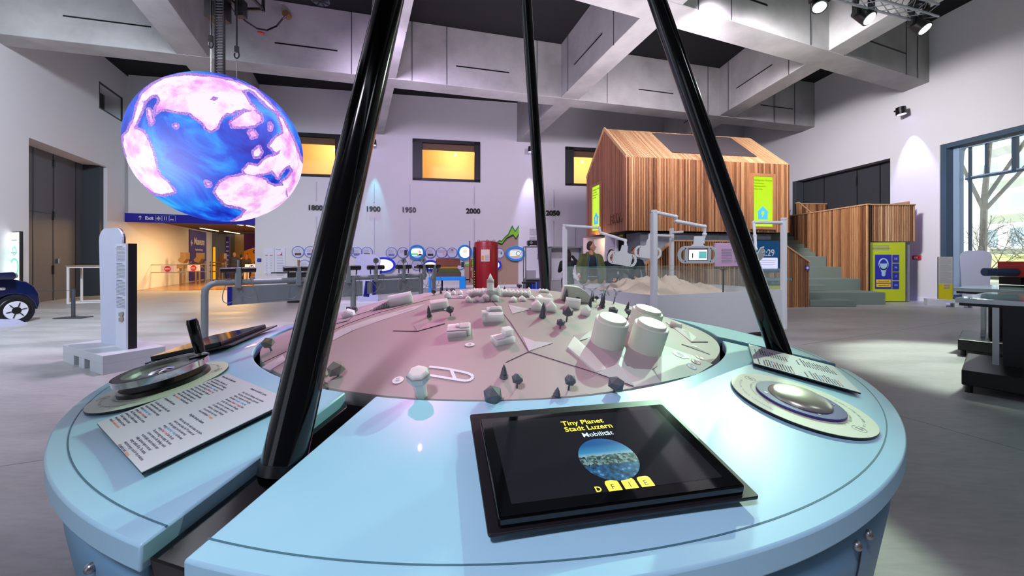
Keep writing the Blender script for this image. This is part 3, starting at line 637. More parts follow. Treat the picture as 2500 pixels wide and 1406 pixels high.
def domeF(px, py, yaw=0, lift=0.):
    p, n = dome(px, py); x = Vector((1, 0, 0)); x = (x - n * x.dot(n)).normalized()
    return frame(p + n * lift, x, z=n) @ rotz(math.radians(yaw))
def pxm(px, py): return dome(px, py)[0].y / FPX
# seams, facets and flat markings of the ground
def onG(q, off=.0012): p, n = dome(*q); return p + n * off - Vector((TC[0], TC[1], 0))
def dense(pts, n=10):
    out = []
    for a, b in zip(pts, pts[1:]):
        for i in range(n): out.append((a[0] + (b[0] - a[0]) * i / n, a[1] + (b[1] - a[1]) * i / n))
    return out + [pts[-1]]
SEAM = mat('seam_dark', rgb(96, 76, 96), .7)
def seam(pts, wd=.0035, m=None):
    q = MB(); ps = dense(pts, 8)
    for a, b in zip(ps, ps[1:]):
        A, B = onG(a), onG(b); q.bar(A, B, wd, .002, dome(*a)[1])
    q.build('seam', m or SEAM, dm)
seam([(1291, 859), (1248, 790), (1212, 745), (1190, 725)]); seam([(1291, 859), (1455, 911), (1549, 944)]); seam([(1291, 859), (1235, 885)])
seam([(793, 815), (850, 790), (920, 765), (1010, 741), (1049, 731)], .004, mat('seam_red', rgb(150, 60, 100), .7))
seam([(806, 794), (850, 784), (862, 772), (910, 757)]); seam([(960, 808), (1020, 809), (1086, 791)]); seam([(1251, 766), (1300, 752)]); seam([(620 + 12, 890), (700, 858)])
seam([(1100, 728), (1136, 728)], .006, mat('seam_deep', rgb(90, 60, 96), .7))
def patch(name, pts, m, lift=.0016, kids=dm, centre=None, peak=0.):
    n = len(pts); top = [onG(p, lift) for p in pts]; bot = [onG(p, -.006) for p in pts]
    cx = (sum(p[0] for p in pts) / n, sum(p[1] for p in pts) / n) if centre is None else centre
    c = onG(cx, lift + peak); mb = MB()
    mb.add(top + bot + [c], [(i, (i + 1) % n, 2 * n) for i in range(n)] + [(i, n + i, n + (i + 1) % n, (i + 1) % n) for i in range(n)])
    return mb.build(name, m, kids)
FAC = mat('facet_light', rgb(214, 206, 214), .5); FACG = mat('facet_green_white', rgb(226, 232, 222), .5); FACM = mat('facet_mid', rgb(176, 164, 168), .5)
# river of broken ice facets at left
patch('facet', [(790, 832), (830, 805), (905, 778), (1012, 748), (1040, 742), (1010, 757), (930, 783), (850, 812), (800, 838)], FAC, .002, centre=(900, 790), peak=.004)
patch('facet', [(640, 898), (690, 868), (700, 880), (660, 905)], FAC, .003, peak=.004)
patch('facet', [(806, 792), (822, 776), (848, 783), (808, 794)], FACM, .003, peak=.004)
patch('facet', [(1010, 795), (1040, 785), (1086, 790), (1019, 809)], FACM, .003, centre=(1045, 792), peak=.006)
patch('facet', [(1291, 858), (1275, 822), (1305, 836), (1350, 838)], FAC, .003, peak=.008)
patch('facet', [(1241, 745), (1296, 756), (1251, 767)], FAC, .003, peak=.005)
# pale trays, and mid-toned patches painted in the outline of the tank shadows
patch('ground_patch', [(1401, 825), (1440, 860), (1480, 905), (1455, 912), (1385, 851)], FACG, .010, peak=.002)
patch('ground_patch', [(1455, 911), (1509, 890), (1549, 944)], FACG, .004, centre=(1506, 906), peak=.03)
patch('ground_patch', [(1494, 895), (1517, 835), (1530, 808), (1534, 835), (1518, 868), (1530, 895), (1590, 902), (1614, 934), (1549, 946), (1507, 908)], FACG, .003, centre=(1525, 915), peak=.001)
patch('ground_patch', [(1600, 862), (1615, 842), (1690, 868), (1740, 890), (1700, 915), (1614, 934), (1598, 905)], mat('facet_pale_green', rgb(206, 216, 206), .5), .002, centre=(1650, 890), peak=.002)
patch('ground_patch', [(1625, 788), (1680, 810), (1688, 836)], FACG, .006, peak=.012); patch('ground_patch', [(1680, 810), (1728, 836), (1688, 836)], FACM, .006, peak=.004)
patch('ground_patch', [(1664, 841), (1700, 846), (1733, 866)], FACG, .004, peak=.006); patch('ground_patch', [(1400, 820), (1440, 810), (1450, 822), (1412, 834)], FACM, .004, peak=.003)
patch('ground_patch', [(1412, 850), (1446, 815), (1530, 815), (1534, 835), (1518, 868), (1500, 892), (1480, 903), (1440, 880)], FACM, .004, peak=.001)  # cast shadow outline of the left tank, painted as a mid tone
patch('ground_patch', [(1520, 870), (1535, 826), (1606, 862), (1604, 896), (1592, 903), (1548, 901), (1526, 890)], FACM, .0045, peak=.001)  # same painted shade outline for the front right tank
# white looping track marking beside the tower
wm = mat('track_white', rgb(232, 236, 246), .5)
def strip(name, pts, wd, m, lift=.002):
    q = MB(); ps = dense(pts, 5)
    for a, b in zip(ps, ps[1:]): q.bar(onG(a, lift), onG(b, lift), wd, .002, dome(*a)[1])
    return q.build(name, m, dm)
strip('track', [(1048, 896), (1090, 901), (1135, 910), (1150, 915), (1155, 921), (1150, 928), (1138, 931), (1110, 927), (1050, 917)], .0125, wm)
strip('track', [(1102, 905), (1111, 926)], .013, wm)
# small oval captions printed on the ground
def oval(px, py, a, b, rim, lab):
    M = domeF(px, py, 0, .0022); t = thing('caption_disc', lab, 'label', M)
    MB().prism(ell(a, b, 32), 0, .0012).build('disc', mat('caption_white', rgb(240, 234, 238), .5), t)
    if rim: q = MB(); ring(q, (a, b), (a * .9, b * .9), .0012, .0018, 32); q.build('rim', rim, t)
    q = MB()
    for i in range(4): q.box((random.uniform(-.1, .1) * a, (1.5 - i) * b * .3, .0015), (a * random.uniform(.5, .9), b * .07, .0004))
    q.build('caption_lines', INKG, t)
oval(1147, 842.5, .0215, .017, None, 'small white oval caption on the pink ground below the flat factory model')
oval(972, 929, .022, .022, None, 'small white oval caption left of the pale lookout tower')
oval(1092, 755, .019, .028, None, 'small white oval caption behind the round tree at centre left')
oval(1661, 867, .040, .034, None, 'largest white oval caption on the green side of the model')
oval(1708, 874, .021, .020, mat('orange_rim', rgb(240, 170, 60), .5), 'small oval caption with an orange rim on the model at right')
oval(1698, 884, .022, .021, mat('red_rim', rgb(225, 80, 70), .5), 'small oval caption with a red rim on the model at right')
oval(1688, 896, .022, .022, mat('blue_rim', rgb(90, 180, 225), .5), 'small oval caption with a blue rim on the model at right')

# trees
TREE = mat('tree_slate', rgb(92, 98, 106), .55); TREEL = mat('tree_taupe', rgb(128, 122, 116), .55)
def round_tree(px, py, dpx, tpx, lab, squash=.9, m=TREE, lean=0):
    s = pxm(px, py); M = domeF(px, py, random.uniform(0, 90)); t = thing('round_tree', lab, 'model tree', M, 'faceted round trees on the model')
    r = dpx * s / 2; h = tpx * s
    MB().cyl((0, 0, -.004), (0, 0, h + r * .4), r * .14, r * .12, 8).build('trunk', TREE, t)
    MB().ico((0, 0, h + r * squash * .9), r, 1, squash, .06).build('crown', m, t)
def pine(px, py, wpx, hpx, lab, tiers=3, m=TREE):
    s = pxm(px, py); M = domeF(px, py, random.uniform(0, 90)); t = thing('pine_tree', lab, 'model tree', M, 'tiered pine trees on the model')
    w_, h = wpx * s, hpx * s; q = MB()
    for k in range(tiers):
        z0 = h * (.06 + .28 * k); r0 = w_ / 2 * (1 - .24 * k); z1 = z0 + h * (.36 if k < tiers - 1 else 1 - .06 - .28 * k); z1 = h if k == tiers - 1 else z1
        q.cyl((0, 0, z0), (0, 0, z1), r0, r0 * (.42 if k < tiers - 1 else .02), 6)
    q.build('foliage', m, t); MB().cyl((0, 0, -.004), (0, 0, h * .1), w_ * .12, w_ * .12, 6).build('trunk', TREE, t)
for a in ((663, 856, 31, 9, 'taupe round tree at the left rim of the model, left of the thick pole', .9, TREEL),
          (826, 917, 44, 2, 'large taupe round tree right beside the thick pole', .95, TREEL), (1100, 771, 22, 7, 'round tree behind the white caption at centre left'),
          (1262, 946, 31, 14, 'round tree in the middle front, right of the front pine'), (1203, 985, 48, 8, 'biggest dark round tree half hidden by the table edge'),
          (1388, 952, 33, 16, 'round tree right of the small front pine'), (1497, 962, 42, 14, 'dark round tree at the front right near the white tray'),
          (1383, 785, 30, 13, 'round tree left of the storage tanks, the taller of two'), (1367, 803, 22, 8, 'small round tree left of the storage tanks, the nearer of two'),
          (1495, 768, 26, 2, 'wide low round tree behind the left tank', .75), (1533, 775, 20, 7, 'round tree between the left and the rear tank', .75),
          (1455, 736, 12, 5, 'tiny round tree among the wind turbines'), (1408, 736, 15, 2, 'purple round tree behind the slab house'), (1268, 704, 16, 1, 'faceted bush on the far rim before the white cabinet', .8),
          (1060, 720, 15, 3, 'round tree at the far left rim by the blue bench'), (1106, 716, 15, 1, 'round bush behind the first far house'), (867, 764, 20, 1, 'pinkish round tree behind the white pentagon house at left')):
    round_tree(*a)
for a in ((1049, 773, 15, 30, 'dark slim pine at centre left, beside the caption'), (1324, 775, 19, 40, 'dark tall pine in the middle of the model'),
          (1358, 972, 25, 34, 'small pine at the front edge, left of a round tree'), (1230, 921, 24, 38, 'dark pine at front centre on the pink field'),
          (1380, 735, 14, 32, 'tall pine before the pale dam block'), (1425, 735, 12, 24, 'pine right of the slab house'), (1439, 749, 13, 26, 'dark pine directly behind the gabled house'),
          (1446, 735, 11, 21, 'pine beside the second wind turbine'), (1469, 751, 17, 36, 'tallest pine, standing before the big wind turbine'), (1530, 758, 13, 23, 'lilac pine left of the tanks'),
          (1573, 758, 10, 19, 'pine whose tip shows above the rear tank'), (1077, 717, 8, 18, 'small purple pine on the far left rim, left of two'), (1092, 714, 7, 14, 'small purple pine on the far left rim, right of two'),
          (1232, 706, 6, 8, 'tiny pine on the far rim right of the boiler'), (812, 781, 14, 27, 'purple pine at left behind the thick pole'), (801, 787, 10, 18, 'smaller pine at left against the thick pole'),
          (790, 916, 34, 46, 'taupe tiered pine at the thick pole, the rear of two', 3, TREEL), (786, 948, 34, 42, 'taupe tiered pine at the thick pole, the front of two', 3, TREEL)):
    pine(*a)
# frosted buildings
ICE = mat('frosted_acrylic', rgb(246, 250, 250), .4)
for _k, _v in (('Subsurface Weight', .9), ('Subsurface Radius', (1, 1, 1)), ('Subsurface Scale', .05)): ICE.node_tree.nodes['Principled BSDF'].inputs[_k].default_value = _v
def gable(mb, w_, d, h, e, cx=0, cy=0, z=0, ax=0):     # e = eaves height; ridge along y (ax 0) or x
    if ax: pts = [(cx - w_ / 2, cy + a, z + b) for a, b in ((-d / 2, 0), (d / 2, 0), (d / 2, e), (0, h), (-d / 2, e))]; o2 = Vector((w_, 0, 0))
    else: pts = [(cx + a, cy - d / 2, z + b) for a, b in ((-w_ / 2, 0), (w_ / 2, 0), (w_ / 2, e), (0, h), (-w_ / 2, e))]; o2 = Vector((0, d, 0))
    v = [Vector(p) for p in pts]; mb.add(v + [p + o2 for p in v], [(0, 1, 2, 3, 4), (9, 8, 7, 6, 5)] + [(i, (i + 1) % 5, 5 + (i + 1) % 5, 5 + i) for i in range(5)])
def place(name, px, py, yaw, lab, cat, group=None): return thing(name, lab, cat, domeF(px, py, yaw), group)
for (px, py, w_, h, yaw, lab) in ((1107, 718, 11, 11, 5, 'first small gabled house from the left in the far row'), (1124, 718, 11, 11, 0, 'second small gabled house from the left in the far row'), (1145, 715, 11, 9, 0, 'third small gabled house from the left in the far row'),
      (1143, 735, 13, 14, 10, 'left of three small houses before the long old town block'), (1163, 735, 13, 13, -25, 'middle of three small houses before the long old town block'), (1178, 736, 12, 12, -20, 'right of three small houses before the long old town block'),
      (1254, 735, 14, 12, 0, 'small frosted house right of the church'), (1276, 733, 14, 12, 10, 'second small frosted house right of the church'), (1299, 730, 12, 10, 0, 'third small frosted house right of the church'), (1315, 733, 17, 15, -15, 'frosted house behind the twin gabled house'),
      (1291, 713, 10, 13, 0, 'tall narrow house at the end of the far block'), (1341, 729, 12, 14, -10, 'small house right of the twin gabled house'), (1093, 727, 16, 17, 12, 'steep little house at the far left, right of the round tree'), (1124, 724, 10, 5, 0, 'glassy low house before the second far house')):
    t = place('model_house', px, py, yaw, 'frosted white model house, ' + lab, 'model house', 'small frosted houses on the model'); s = pxm(px, py)
    q = MB(); gable(q, w_ * s, w_ * s * 1.3, h * s, h * s * .6, z=-.004); q.build('house_body', ICE, t)
# larger ones
t = place('church_model', 1196, 733, 0, 'frosted church with a pointed tower at the back of the model', 'model church'); s = pxm(1196, 733)
q = MB(); gable(q, 19 * s, .05, 17 * s, 11 * s, -10 * s, 0, -.004); gable(q, 20 * s, .05, 16 * s, 10 * s, 12 * s, 0, -.004); gable(q, 38 * s, .03, 22 * s, 18 * s, 2 * s, .05, -.004, 1); q.build('nave', ICE, t)
q = MB(); q.box((0, .07, 22 * s), (17 * s, 17 * s, 44 * s + .01)); q.build('tower', ICE, t); q = MB(); q.cyl((0, .07, 41 * s), (0, .07, 62 * s), 13 * s, .001, 4); q.build('spire', ICE, t, T(0, 0, 0))
q = MB(); gable(q, 10 * s, .03, 26 * s, 16 * s, 20 * s, .05, 8 * s); q.build('transept', ICE, t)
for (px, py, wd, hh, n, lab) in ((1166, 723, 42, 15, 6, 'left of the church'), (1258, 723, 78, 14, 8, 'right of the church')):
    t = place('town_block', px, py, 0 if n > 6 else 14, 'long frosted old town block with stepped roofs, ' + lab, 'model building'); s = pxm(px, py); q = MB()
    for i in range(n):
        x = (i + .5) / n * wd * s - wd * s / 2; gable(q, wd * s / n * .98, .07, hh * s * random.uniform(.95, 1.3), hh * s * random.uniform(.75, .9), x, .03, -.006)
    q.build('house_row', ICE, t)
t = place('row_house', 1328, 714, 8, 'frosted row of narrow houses at the far right behind the black pole', 'model building'); s = pxm(1328, 714); q = MB()
for i in range(3): gable(q, 7.5 * s, .05, 10 * s, 7 * s, (i - 1) * 8 * s, .01, -.004)
q.build('house_row', ICE, t)
t = place('twin_house', 1327, 757, 0, 'frosted twin gabled houses joined by a rear wing behind the tall pine', 'model house'); s = pxm(1327, 757)
q = MB(); gable(q, 27 * s, .05, 25 * s, 14 * s, -17 * s, 0, -.004); gable(q, 25 * s, .05, 25 * s, 13 * s, 18 * s, 0, -.004); gable(q, 44 * s, .03, 28 * s, 20 * s, 2 * s, .05, -.004, 1); q.build('house_body', ICE, t)
t = place('slab_house', 1397, 750, -8, 'frosted slab house with a slanting roof ridge before the dam block', 'model house'); s = pxm(1397, 750)
q = MB(); gable(q, 36 * s, .05, 25 * s, 19 * s, 0, 0, -.004, 1); q.build('house_body', ICE, t)
t = place('gabled_house', 1429, 768, -28, 'frosted gabled house beside the dark pine, left of the tanks', 'model house'); s = pxm(1429, 768)
q = MB(); gable(q, 21 * s, .045, 25 * s, 15 * s, 0, 0, -.004); q.build('house_body', ICE, t)
def blocks(px, py, yaw, name, lab, parts, roof=()):
    t = place(name, px, py, yaw, lab, 'model building'); s = pxm(px, py); q = MB()
    for (x, y, z, a, b, c) in parts: q.box((x * s, y * s, (z + c / 2) * s - .003), (a * s, b * s, c * s + .006))
    q.build('volume', ICE, t, bevel=.0012, seg=1)
    if roof:
        q = MB()
        for (x, y, z, a, b, c) in roof: q.box((x * s, y * s, (z + c / 2) * s), (a * s, b * s, c * s))
        q.build('roof_box', ICE, t, bevel=.001, seg=1)
    return t
blocks(1201, 784, 6, 'factory_model', 'frosted two level factory block in the centre of the model', [(2, 10, 0, 52, 34, 19), (8, 30, 0, 38, 30, 21)], [(10, 30, 21, 26, 20, 3), (-16, 4, 19, 16, 16, 2)])
blocks(1121, 816, 5, 'factory_model', 'frosted flat factory with a roof dome and raised right half, left of centre', [(0, 8, 0, 56, 36, 17), (-4, 0, 0, 46, 34, 14)], [(14, 10, 17, 24, 26, 3), (-3, 12, 17, 8, 14, 4)])
blocks(1231, 838, 27, 'factory_model', 'frosted low block with a cube on its corner, front of centre', [(0, 8, 0, 52, 34, 15)], [(14, 12, 15, 22, 22, 17), (-10, 6, 15, 24, 20, 3)])
t = place('hip_house', 1073, 752, 16, 'frosted long house behind the caption, near the round tree', 'model house'); s = pxm(1073, 752); q = MB(); gable(q, 42 * s, .06, 24 * s, 19 * s, 0, 0, -.004, 1); q.build('house_body', ICE, t)
t = place('pentagon_house', 852, 772, 10, 'white pentagon house at left with a round pink tree behind', 'model house'); s = pxm(852, 772); q = MB(); gable(q, 27 * s, .05, 20 * s, 11 * s, 0, 0, -.004); q.build('house_body', ICE, t)
t = place('stepped_hall', 965, 745, 22, 'long white sloping hall with little stepped domes at left rear', 'model building'); s = pxm(965, 745); q = MB(); gable(q, 56 * s, .06, 30 * s, 22 * s, 14 * s, 0, -.01, 1)
q.build('hall', ICE, t); q = MB()
for i in range(7): q.ico((-(16 + i * 6) * s, -.005, (13 - i * 1.6) * s * .5), (9 - i * .7) * s, 1)
q.build('dome_row', ICE, t)
for (px, py, sz, lab) in ((791, 812, 26, 'upper'), (784, 842, 30, 'lower')):
    t = place('shard_house', px, py, 15, 'pale frosted shard house peeping out right of the thick pole, ' + lab + ' one', 'model house'); s = pxm(px, py); q = MB(); gable(q, sz * s, .05, sz * 1.15 * s, sz * .7 * s, 0, 0, -.004); q.build('house_body', ICE, t)
# dam block and storage tanks
t = place('dam_block', 1402, 734, 3, 'pale green rounded dam block at the far right rim of the model', 'model dam'); s = pxm(1402, 734)
q = MB(); q.prism([(-35 * s, 0), (-31 * s, 34 * s), (-12 * s, 36 * s), (6 * s, 35 * s), (24 * s, 27 * s), (36 * s, 16 * s), (38 * s, 0)], -.03, .03, STAND); q.build('block', mat('dam_white', rgb(228, 234, 222), .6), t, bevel=.003)
TANK = mat('tank_cream', rgb(226, 232, 216), .5)
for (px, py, r, hh, lab) in ((1482, 838, .078, .122, 'left one of three'), (1573, 851, .080, .125, 'front right one of three'), (1566, 812, .080, .125, 'rear one of three')):
    M = domeF(px, py); t = thing('storage_tank', 'big cream cylindrical storage tank leaning on the model, ' + lab, 'tank', M, 'storage tanks')
    MB().lathe([(.001, -.03), (r, -.03), (r, hh - .004), (r - .004, hh), (.001, hh)], n=56).build('shell', TANK, t, smooth=True)
    MB().lathe([(r * .83, hh), (r * .83, hh + .010), (r * .79, hh + .013), (.001, hh + .013)], n=56).build('lid', TANK, t, smooth=True)
t = place('glass_box', 1648, 800, -14, 'small clear faceted box behind the tanks at the far right rim', 'model building'); s = pxm(1648, 800); q = MB(); gable(q, 26 * s, .04, 16 * s, 10 * s, 0, 0, -.004, 1); q.build('volume', ICE, t)
# lookout tower
M = domeF(1030, 966, 0); t = thing('lookout_tower', 'frosted hexagonal lookout tower at the front of the model, beside the white track', 'model tower', M); s = pxm(1030, 966)
MB().cyl((0, 0, -.004), (0, 0, .07), .021, .026, 7).build('shaft', ICE, t); MB().cyl((0, 0, .062), (0, 0, .078), .030, .040, 7).build('collar', ICE, t)
hd = MB().cyl((0, 0, .078), (0, 0, .098), .043, .043, 7).build('cabin', ICE, t); MB().cyl((0, 0, .098), (0, 0, .112), .043, .030, 7).build('roof', ICE, t)
# wind turbines
TB = mat('turbine_blade', rgb(222, 226, 236), .4, trans=.1); TP = mat('turbine_mast', rgb(84, 100, 140), .4)
for (px, py, hpx, bl, rot, lab) in ((1441, 736, 28, 15, 80, 'second wind turbine from the left'), (1466, 742, 28, 12, 30, 'middle wind turbine, turned away'), (1471, 745, 38, 17, 50, 'tall wind turbine behind the tallest pine'), (1498, 741, 29, 13, 95, 'rightmost wind turbine before the sand table'), (1420, 730, 34, 17, 85, 'wind turbine with big blades above the dam block')):
    M = domeF(px, py, 0); t = thing('wind_turbine', 'small white model ' + lab, 'wind turbine', M, 'wind turbines on the model'); s = pxm(px, py); h = hpx * s
    MB().cyl((0, 0, -.004), (0, 0, h), .0042, .003, 10).build('mast', TP, t, smooth=True); MB().box((0, -.004, h), (.008, .016, .008)).build('nacelle', TB, t)
    for k in range(3):
        a = math.radians(rot + 120 * k); R_ = Matrix.Rotation(a, 4, 'Y')
        L = bl * s; MB().prism([(0, 0), (.3 * L, .20 * L), (.8 * L, .13 * L), (L, 0), (.8 * L, -.06 * L), (.3 * L, -.1 * L)], -.001, .001, T(0, -.013, h) @ R_ @ STAND).build('blade', TB, t)
# ---------------------------------------------------------------- lit globe hanging at left
import numpy as np
GC = Vector((-6.02, 8.0, 3.69)); GR = 1.478
def globe():
    nu, nv = 420, 210
    th = np.linspace(0, 2 * PI, nu, endpoint=False); ph = np.linspace(.004, PI - .004, nv)
    T_, P_ = np.meshgrid(th, ph); V = np.stack([np.sin(P_) * np.cos(T_), np.sin(P_) * np.sin(T_), np.cos(P_)], -1).reshape(-1, 3)
    W = V * GR + np.array(GC); px = (CX + FPX * W[:, 0] / W[:, 1] - 280) * 3.515; py = (HY - FPX * (W[:, 2] - EYE) / W[:, 1] - 160) * 3.515
    vis = np.einsum('ij,ij->i', V, np.array([0, 0, EYE]) - W) > 0
    land = [[(330,165),(440,110),(600,85),(800,95),(980,125),(1060,160),(1160,200),(1090,215),(1120,260),(1160,330),(1205,372),(1190,385),(1100,372),(1040,385),(1000,410),(960,405),(930,430),(900,470),(880,530),(825,555),(790,540),(760,500),(700,450),(640,405),(560,395),(480,385),(430,370),(380,385),(340,420),(360,350),(390,300),(370,250),(320,255),(250,310),(215,300),(240,240),(290,195)],
            [(215,300),(255,312),(235,365),(205,430),(185,500),(165,540),(190,560),(110,580),(160,480),(180,400)],
            [(80,600),(130,565),(190,545),(240,570),(270,620),(310,700),(340,800),(360,900),(400,960),(450,1000),(510,1080),(480,1095),(400,1105),(330,1085),(270,1045),(190,970),(120,870),(95,760),(75,680)],
            [(1000,490),(1060,440),(1130,395),(1200,390),(1250,430),(1260,470),(1200,510),(1100,520),(1010,520)], [(1155,572),(1190,565),(1215,600),(1175,612)],
            [(1060,150),(1200,210),(1330,330),(1430,450),(1520,620),(1590,800),(1640,900),(1620,1000),(1500,1135),(1475,1100),(1440,1000),(1490,960),(1540,900),(1500,850),(1450,880),(1400,960),(1350,900),(1300,920),(1250,930),(1200,940),(1130,930),(1110,900),(1150,850),(1230,860),(1300,800),(1345,780),(1400,770),(1430,720),(1385,740),(1330,690),(1380,620),(1450,580),(1440,520),(1395,400),(1300,330),(1200,230)],
            [(1195,740),(1240,700),(1262,740),(1240,780),(1200,780)], [(290,380),(310,400),(330,480),(310,500)], [(1330,500),(1345,520),(1335,545)],
            [(900,1010),(960,970),(1060,950),(1130,935),(1200,950),(1290,980),(1320,1020),(1380,1040),(1470,1030),(1490,1100),(1580,1060),(1540,1160),(1440,1230),(1340,1290),(1220,1340),(1100,1370),(1010,1345),(1090,1300),(1130,1240),(1080,1215),(960,1190),(900,1140),(860,1080)],
            [(515,512),(532,514),(528,524)], [(780,1000),(815,1010),(820,1030),(790,1025)]]
    sea = [[(815,292),(850,262),(895,280),(862,302)], [(250,315),(300,268),(350,262),(370,300),(360,345),(325,362),(290,330)], [(1450,900),(1500,888),(1522,908),(1462,922)], [(1285,730),(1300,735),(1292,760)], [(1060,385),(1110,365),(1130,385),(1075,410)], [(1465,1050),(1475,1050),(1485,1120),(1478,1130)]]
    def sd(poly):
        d = np.full(len(px), 1e9); ins = np.zeros(len(px), bool)
        for (x0, y0), (x1, y1) in zip(poly, poly[1:] + poly[:1]):
            ex, ey = x1 - x0, y1 - y0; t = np.clip(((px - x0) * ex + (py - y0) * ey) / (ex * ex + ey * ey + 1e-9), 0, 1)
            d = np.minimum(d, np.hypot(px - x0 - t * ex, py - y0 - t * ey))
            c = ((y0 > py) != (y1 > py)) & (px < ex * (py - y0) / ((y1 - y0) + 1e-9) + x0); ins ^= c
        return np.where(ins, d, -d)
    S = np.full(len(px), -1e9)
    for p in land: S = np.maximum(S, sd(p))
    for p in sea: S = np.minimum(S, -sd(p))
    from mathutils import noise
    for i in range(len(V)):
        if not vis[i]: S[i] = 130 * noise.noise(Vector(V[i]) * 1.7 + Vector((3, 1, 7)))
    S = np.clip(S / 100.0, -2, 2)
    fs = [(j * nu + i, (j + 1) * nu + i, (j + 1) * nu + (i + 1) % nu, j * nu + (i + 1) % nu) for j in range(nv - 1) for i in range(nu)]
    fs += [tuple(range(nu)), tuple(range((nv - 1) * nu + nu - 1, (nv - 1) * nu - 1, -1))]
    me = bpy.data.meshes.new('surface'); me.from_pydata([tuple(v) for v in (V * GR)], [], fs)
    me.polygons.foreach_set('use_smooth', [True] * len(me.polygons))
    at = me.attributes.new('shore', 'FLOAT', 'POINT'); at.data.foreach_set('value', S.astype('f').tolist())
    m, nt, b, N = node_mat('globe_surface', .35)
    a = N('ShaderNodeAttribute'); a.attribute_name = 'shore'; tc = N('ShaderNodeTexCoord')
    def noi(sc_, det, rough=.55):
        n = N('ShaderNodeTexNoise'); n.inputs['Scale'].default_value = sc_; n.inputs['Detail'].default_value = det; n.inputs['Roughness'].default_value = rough; nt.links.new(tc.outputs['Object'], n.inputs['Vector']); return n
    def math_(op, x, y):
        q = N('ShaderNodeMath'); q.operation = op
        for k, v in ((0, x), (1, y)):
            if isinstance(v, (int, float)): q.inputs[k].default_value = v
            else: nt.links.new(v, q.inputs[k])
        return q.outputs[0]
    n1 = noi(6, 10, .68)
    d = math_('ADD', a.outputs['Fac'], math_('MULTIPLY', math_('SUBTRACT', n1.outputs['Fac'], .5), .40))
    d = math_('ADD', math_('MULTIPLY', d, .5), .5)
    fr = ramp(nt, [(.385, (0, 0, 0, 1)), (.392, (1, 1, 1, 1))]); nt.links.new(d, fr.inputs[0])
    ld_ = ramp(nt, [(.495, (0, 0, 0, 1)), (.505, (1, 1, 1, 1))]); nt.links.new(d, ld_.inputs[0])
    fr.color_ramp.interpolation = 'LINEAR'
    n2 = noi(1.1, 5, .5); n2.inputs['Distortion'].default_value = 1.6
    oc = ramp(nt, [(.32, rgb(4, 28, 176)), (.47, rgb(6, 78, 226)), (.58, rgb(20, 140, 250)), (.72, rgb(60, 190, 255))]); nt.links.new(n2.outputs['Fac'], oc.inputs[0])
    n3 = noi(45, 3); fc = ramp(nt, [(.35, rgb(110, 70, 190)), (.6, rgb(212, 150, 238))]); nt.links.new(n3.outputs['Fac'], fc.inputs[0])
    n4 = noi(2.3, 9, .6); lc = ramp(nt, [(.48, rgb(255, 244, 255)), (.58, rgb(252, 196, 248)), (.72, rgb(236, 110, 232))]); nt.links.new(n4.outputs['Fac'], lc.inputs[0])
    m1 = N('ShaderNodeMixRGB'); nt.links.new(fr.outputs[0], m1.inputs[0]); nt.links.new(oc.outputs[0], m1.inputs[1]); nt.links.new(fc.outputs[0], m1.inputs[2])
    m2 = N('ShaderNodeMixRGB'); nt.links.new(ld_.outputs[0], m2.inputs[0]); nt.links.new(m1.outputs[0], m2.inputs[1]); nt.links.new(lc.outputs[0], m2.inputs[2])
    b.inputs['Roughness'].default_value = .8; b.inputs['Specular IOR Level'].default_value = .1; b.inputs['Base Color'].default_value = (.02, .02, .03, 1); nt.links.new(m2.outputs[0], b.inputs['Emission Color']); b.inputs['Emission Strength'].default_value = .97
    me.materials.append(m)
    t = thing('globe_display', 'huge glowing globe with blue oceans and pink white continents, hanging at left', 'globe', GC)
    o = bpy.data.objects.new('surface', me); COL.objects.link(o); o.parent = t
    MB().cyl((0, 0, GR - .03), (0, 0, GR + .05), .18, .14, 24).build('top_cap', BLACK, t)
    return t
globe()
# cables, energy chain and hooks above the globe
def PW(px, py, Y=8.0): return P(px, py, Y)
q = MB(); zt = 8.9
t = thing('cable_chain', 'black ladder-like cable chain running down to the top of the globe', 'chain', PW(537, 175))
for sx in (-.085, .085): MB().box((sx, 0, 2.0), (.025, .05, 4.1)).build('side_plate', BLACK, t)
k_ = MB()
for i in range(70): k_.box((0, 0, .02 + i * .058), (.17, .03, .018))
k_.build('link_row', DGREY, t)
MB().box((0, .03, 3.2), (.3, .2, 2.2)).build('carrier', BLACK, t)
for (px, y0, y1, lab) in ((515, 175, 120, 'left'), (578, 190, 146, 'right')):
    a, bq = PW(px, y0), PW(px, y1); t = thing('hoist_hook', 'thin black hoist line with a hook and chain, %s of the cable chain' % lab, 'hook', a)
    MB().cyl((0, 0, -.1), (0, 0, bq.z - a.z), .007, .007, 8).build('wire', STEEL, t)
    hz = bq.z - a.z
    pts = [(.05 * math.sin(x), 0, hz + .10 - .07 * math.cos(x)) for x in [i * .55 for i in range(-4, 6)]]
    MB().tube(pts, .014).build('hook', BLACK, t); MB().box((0, 0, hz + .22), (.07, .05, .12)).build('hook_block', BLACK, t)
    MB().cyl((0, 0, hz + .26), (0, 0, 9.2 - a.z), .016, .016, 8).build('chain', BLACK, t)
t = thing('motor_box', 'black motor housing hanging left of the cable chain at the top edge', 'box', PW(532, 20, 8.2)); MB().box((0, 0, .25), (.36, .3, 1.0)).build('housing', BLACK, t); MB().box((.1, -.16, .3), (.2, .03, .5)).build('cover', DGREY, t)
t = thing('motor_bracket', 'black open metal frame at the top edge right of the cable chain', 'bracket', PW(600, 8, 8.3))
q = MB()
for sx in (-.25, .25):
    for sy in (-.2, .2): q.box((sx, sy, .25), (.05, .05, .6))
for z in (0, .5):
    for s_ in (-.2, .2): q.box((0, s_, z), (.55, .05, .05)); q.box((s_ * 1.25, 0, z), (.05, .45, .05))
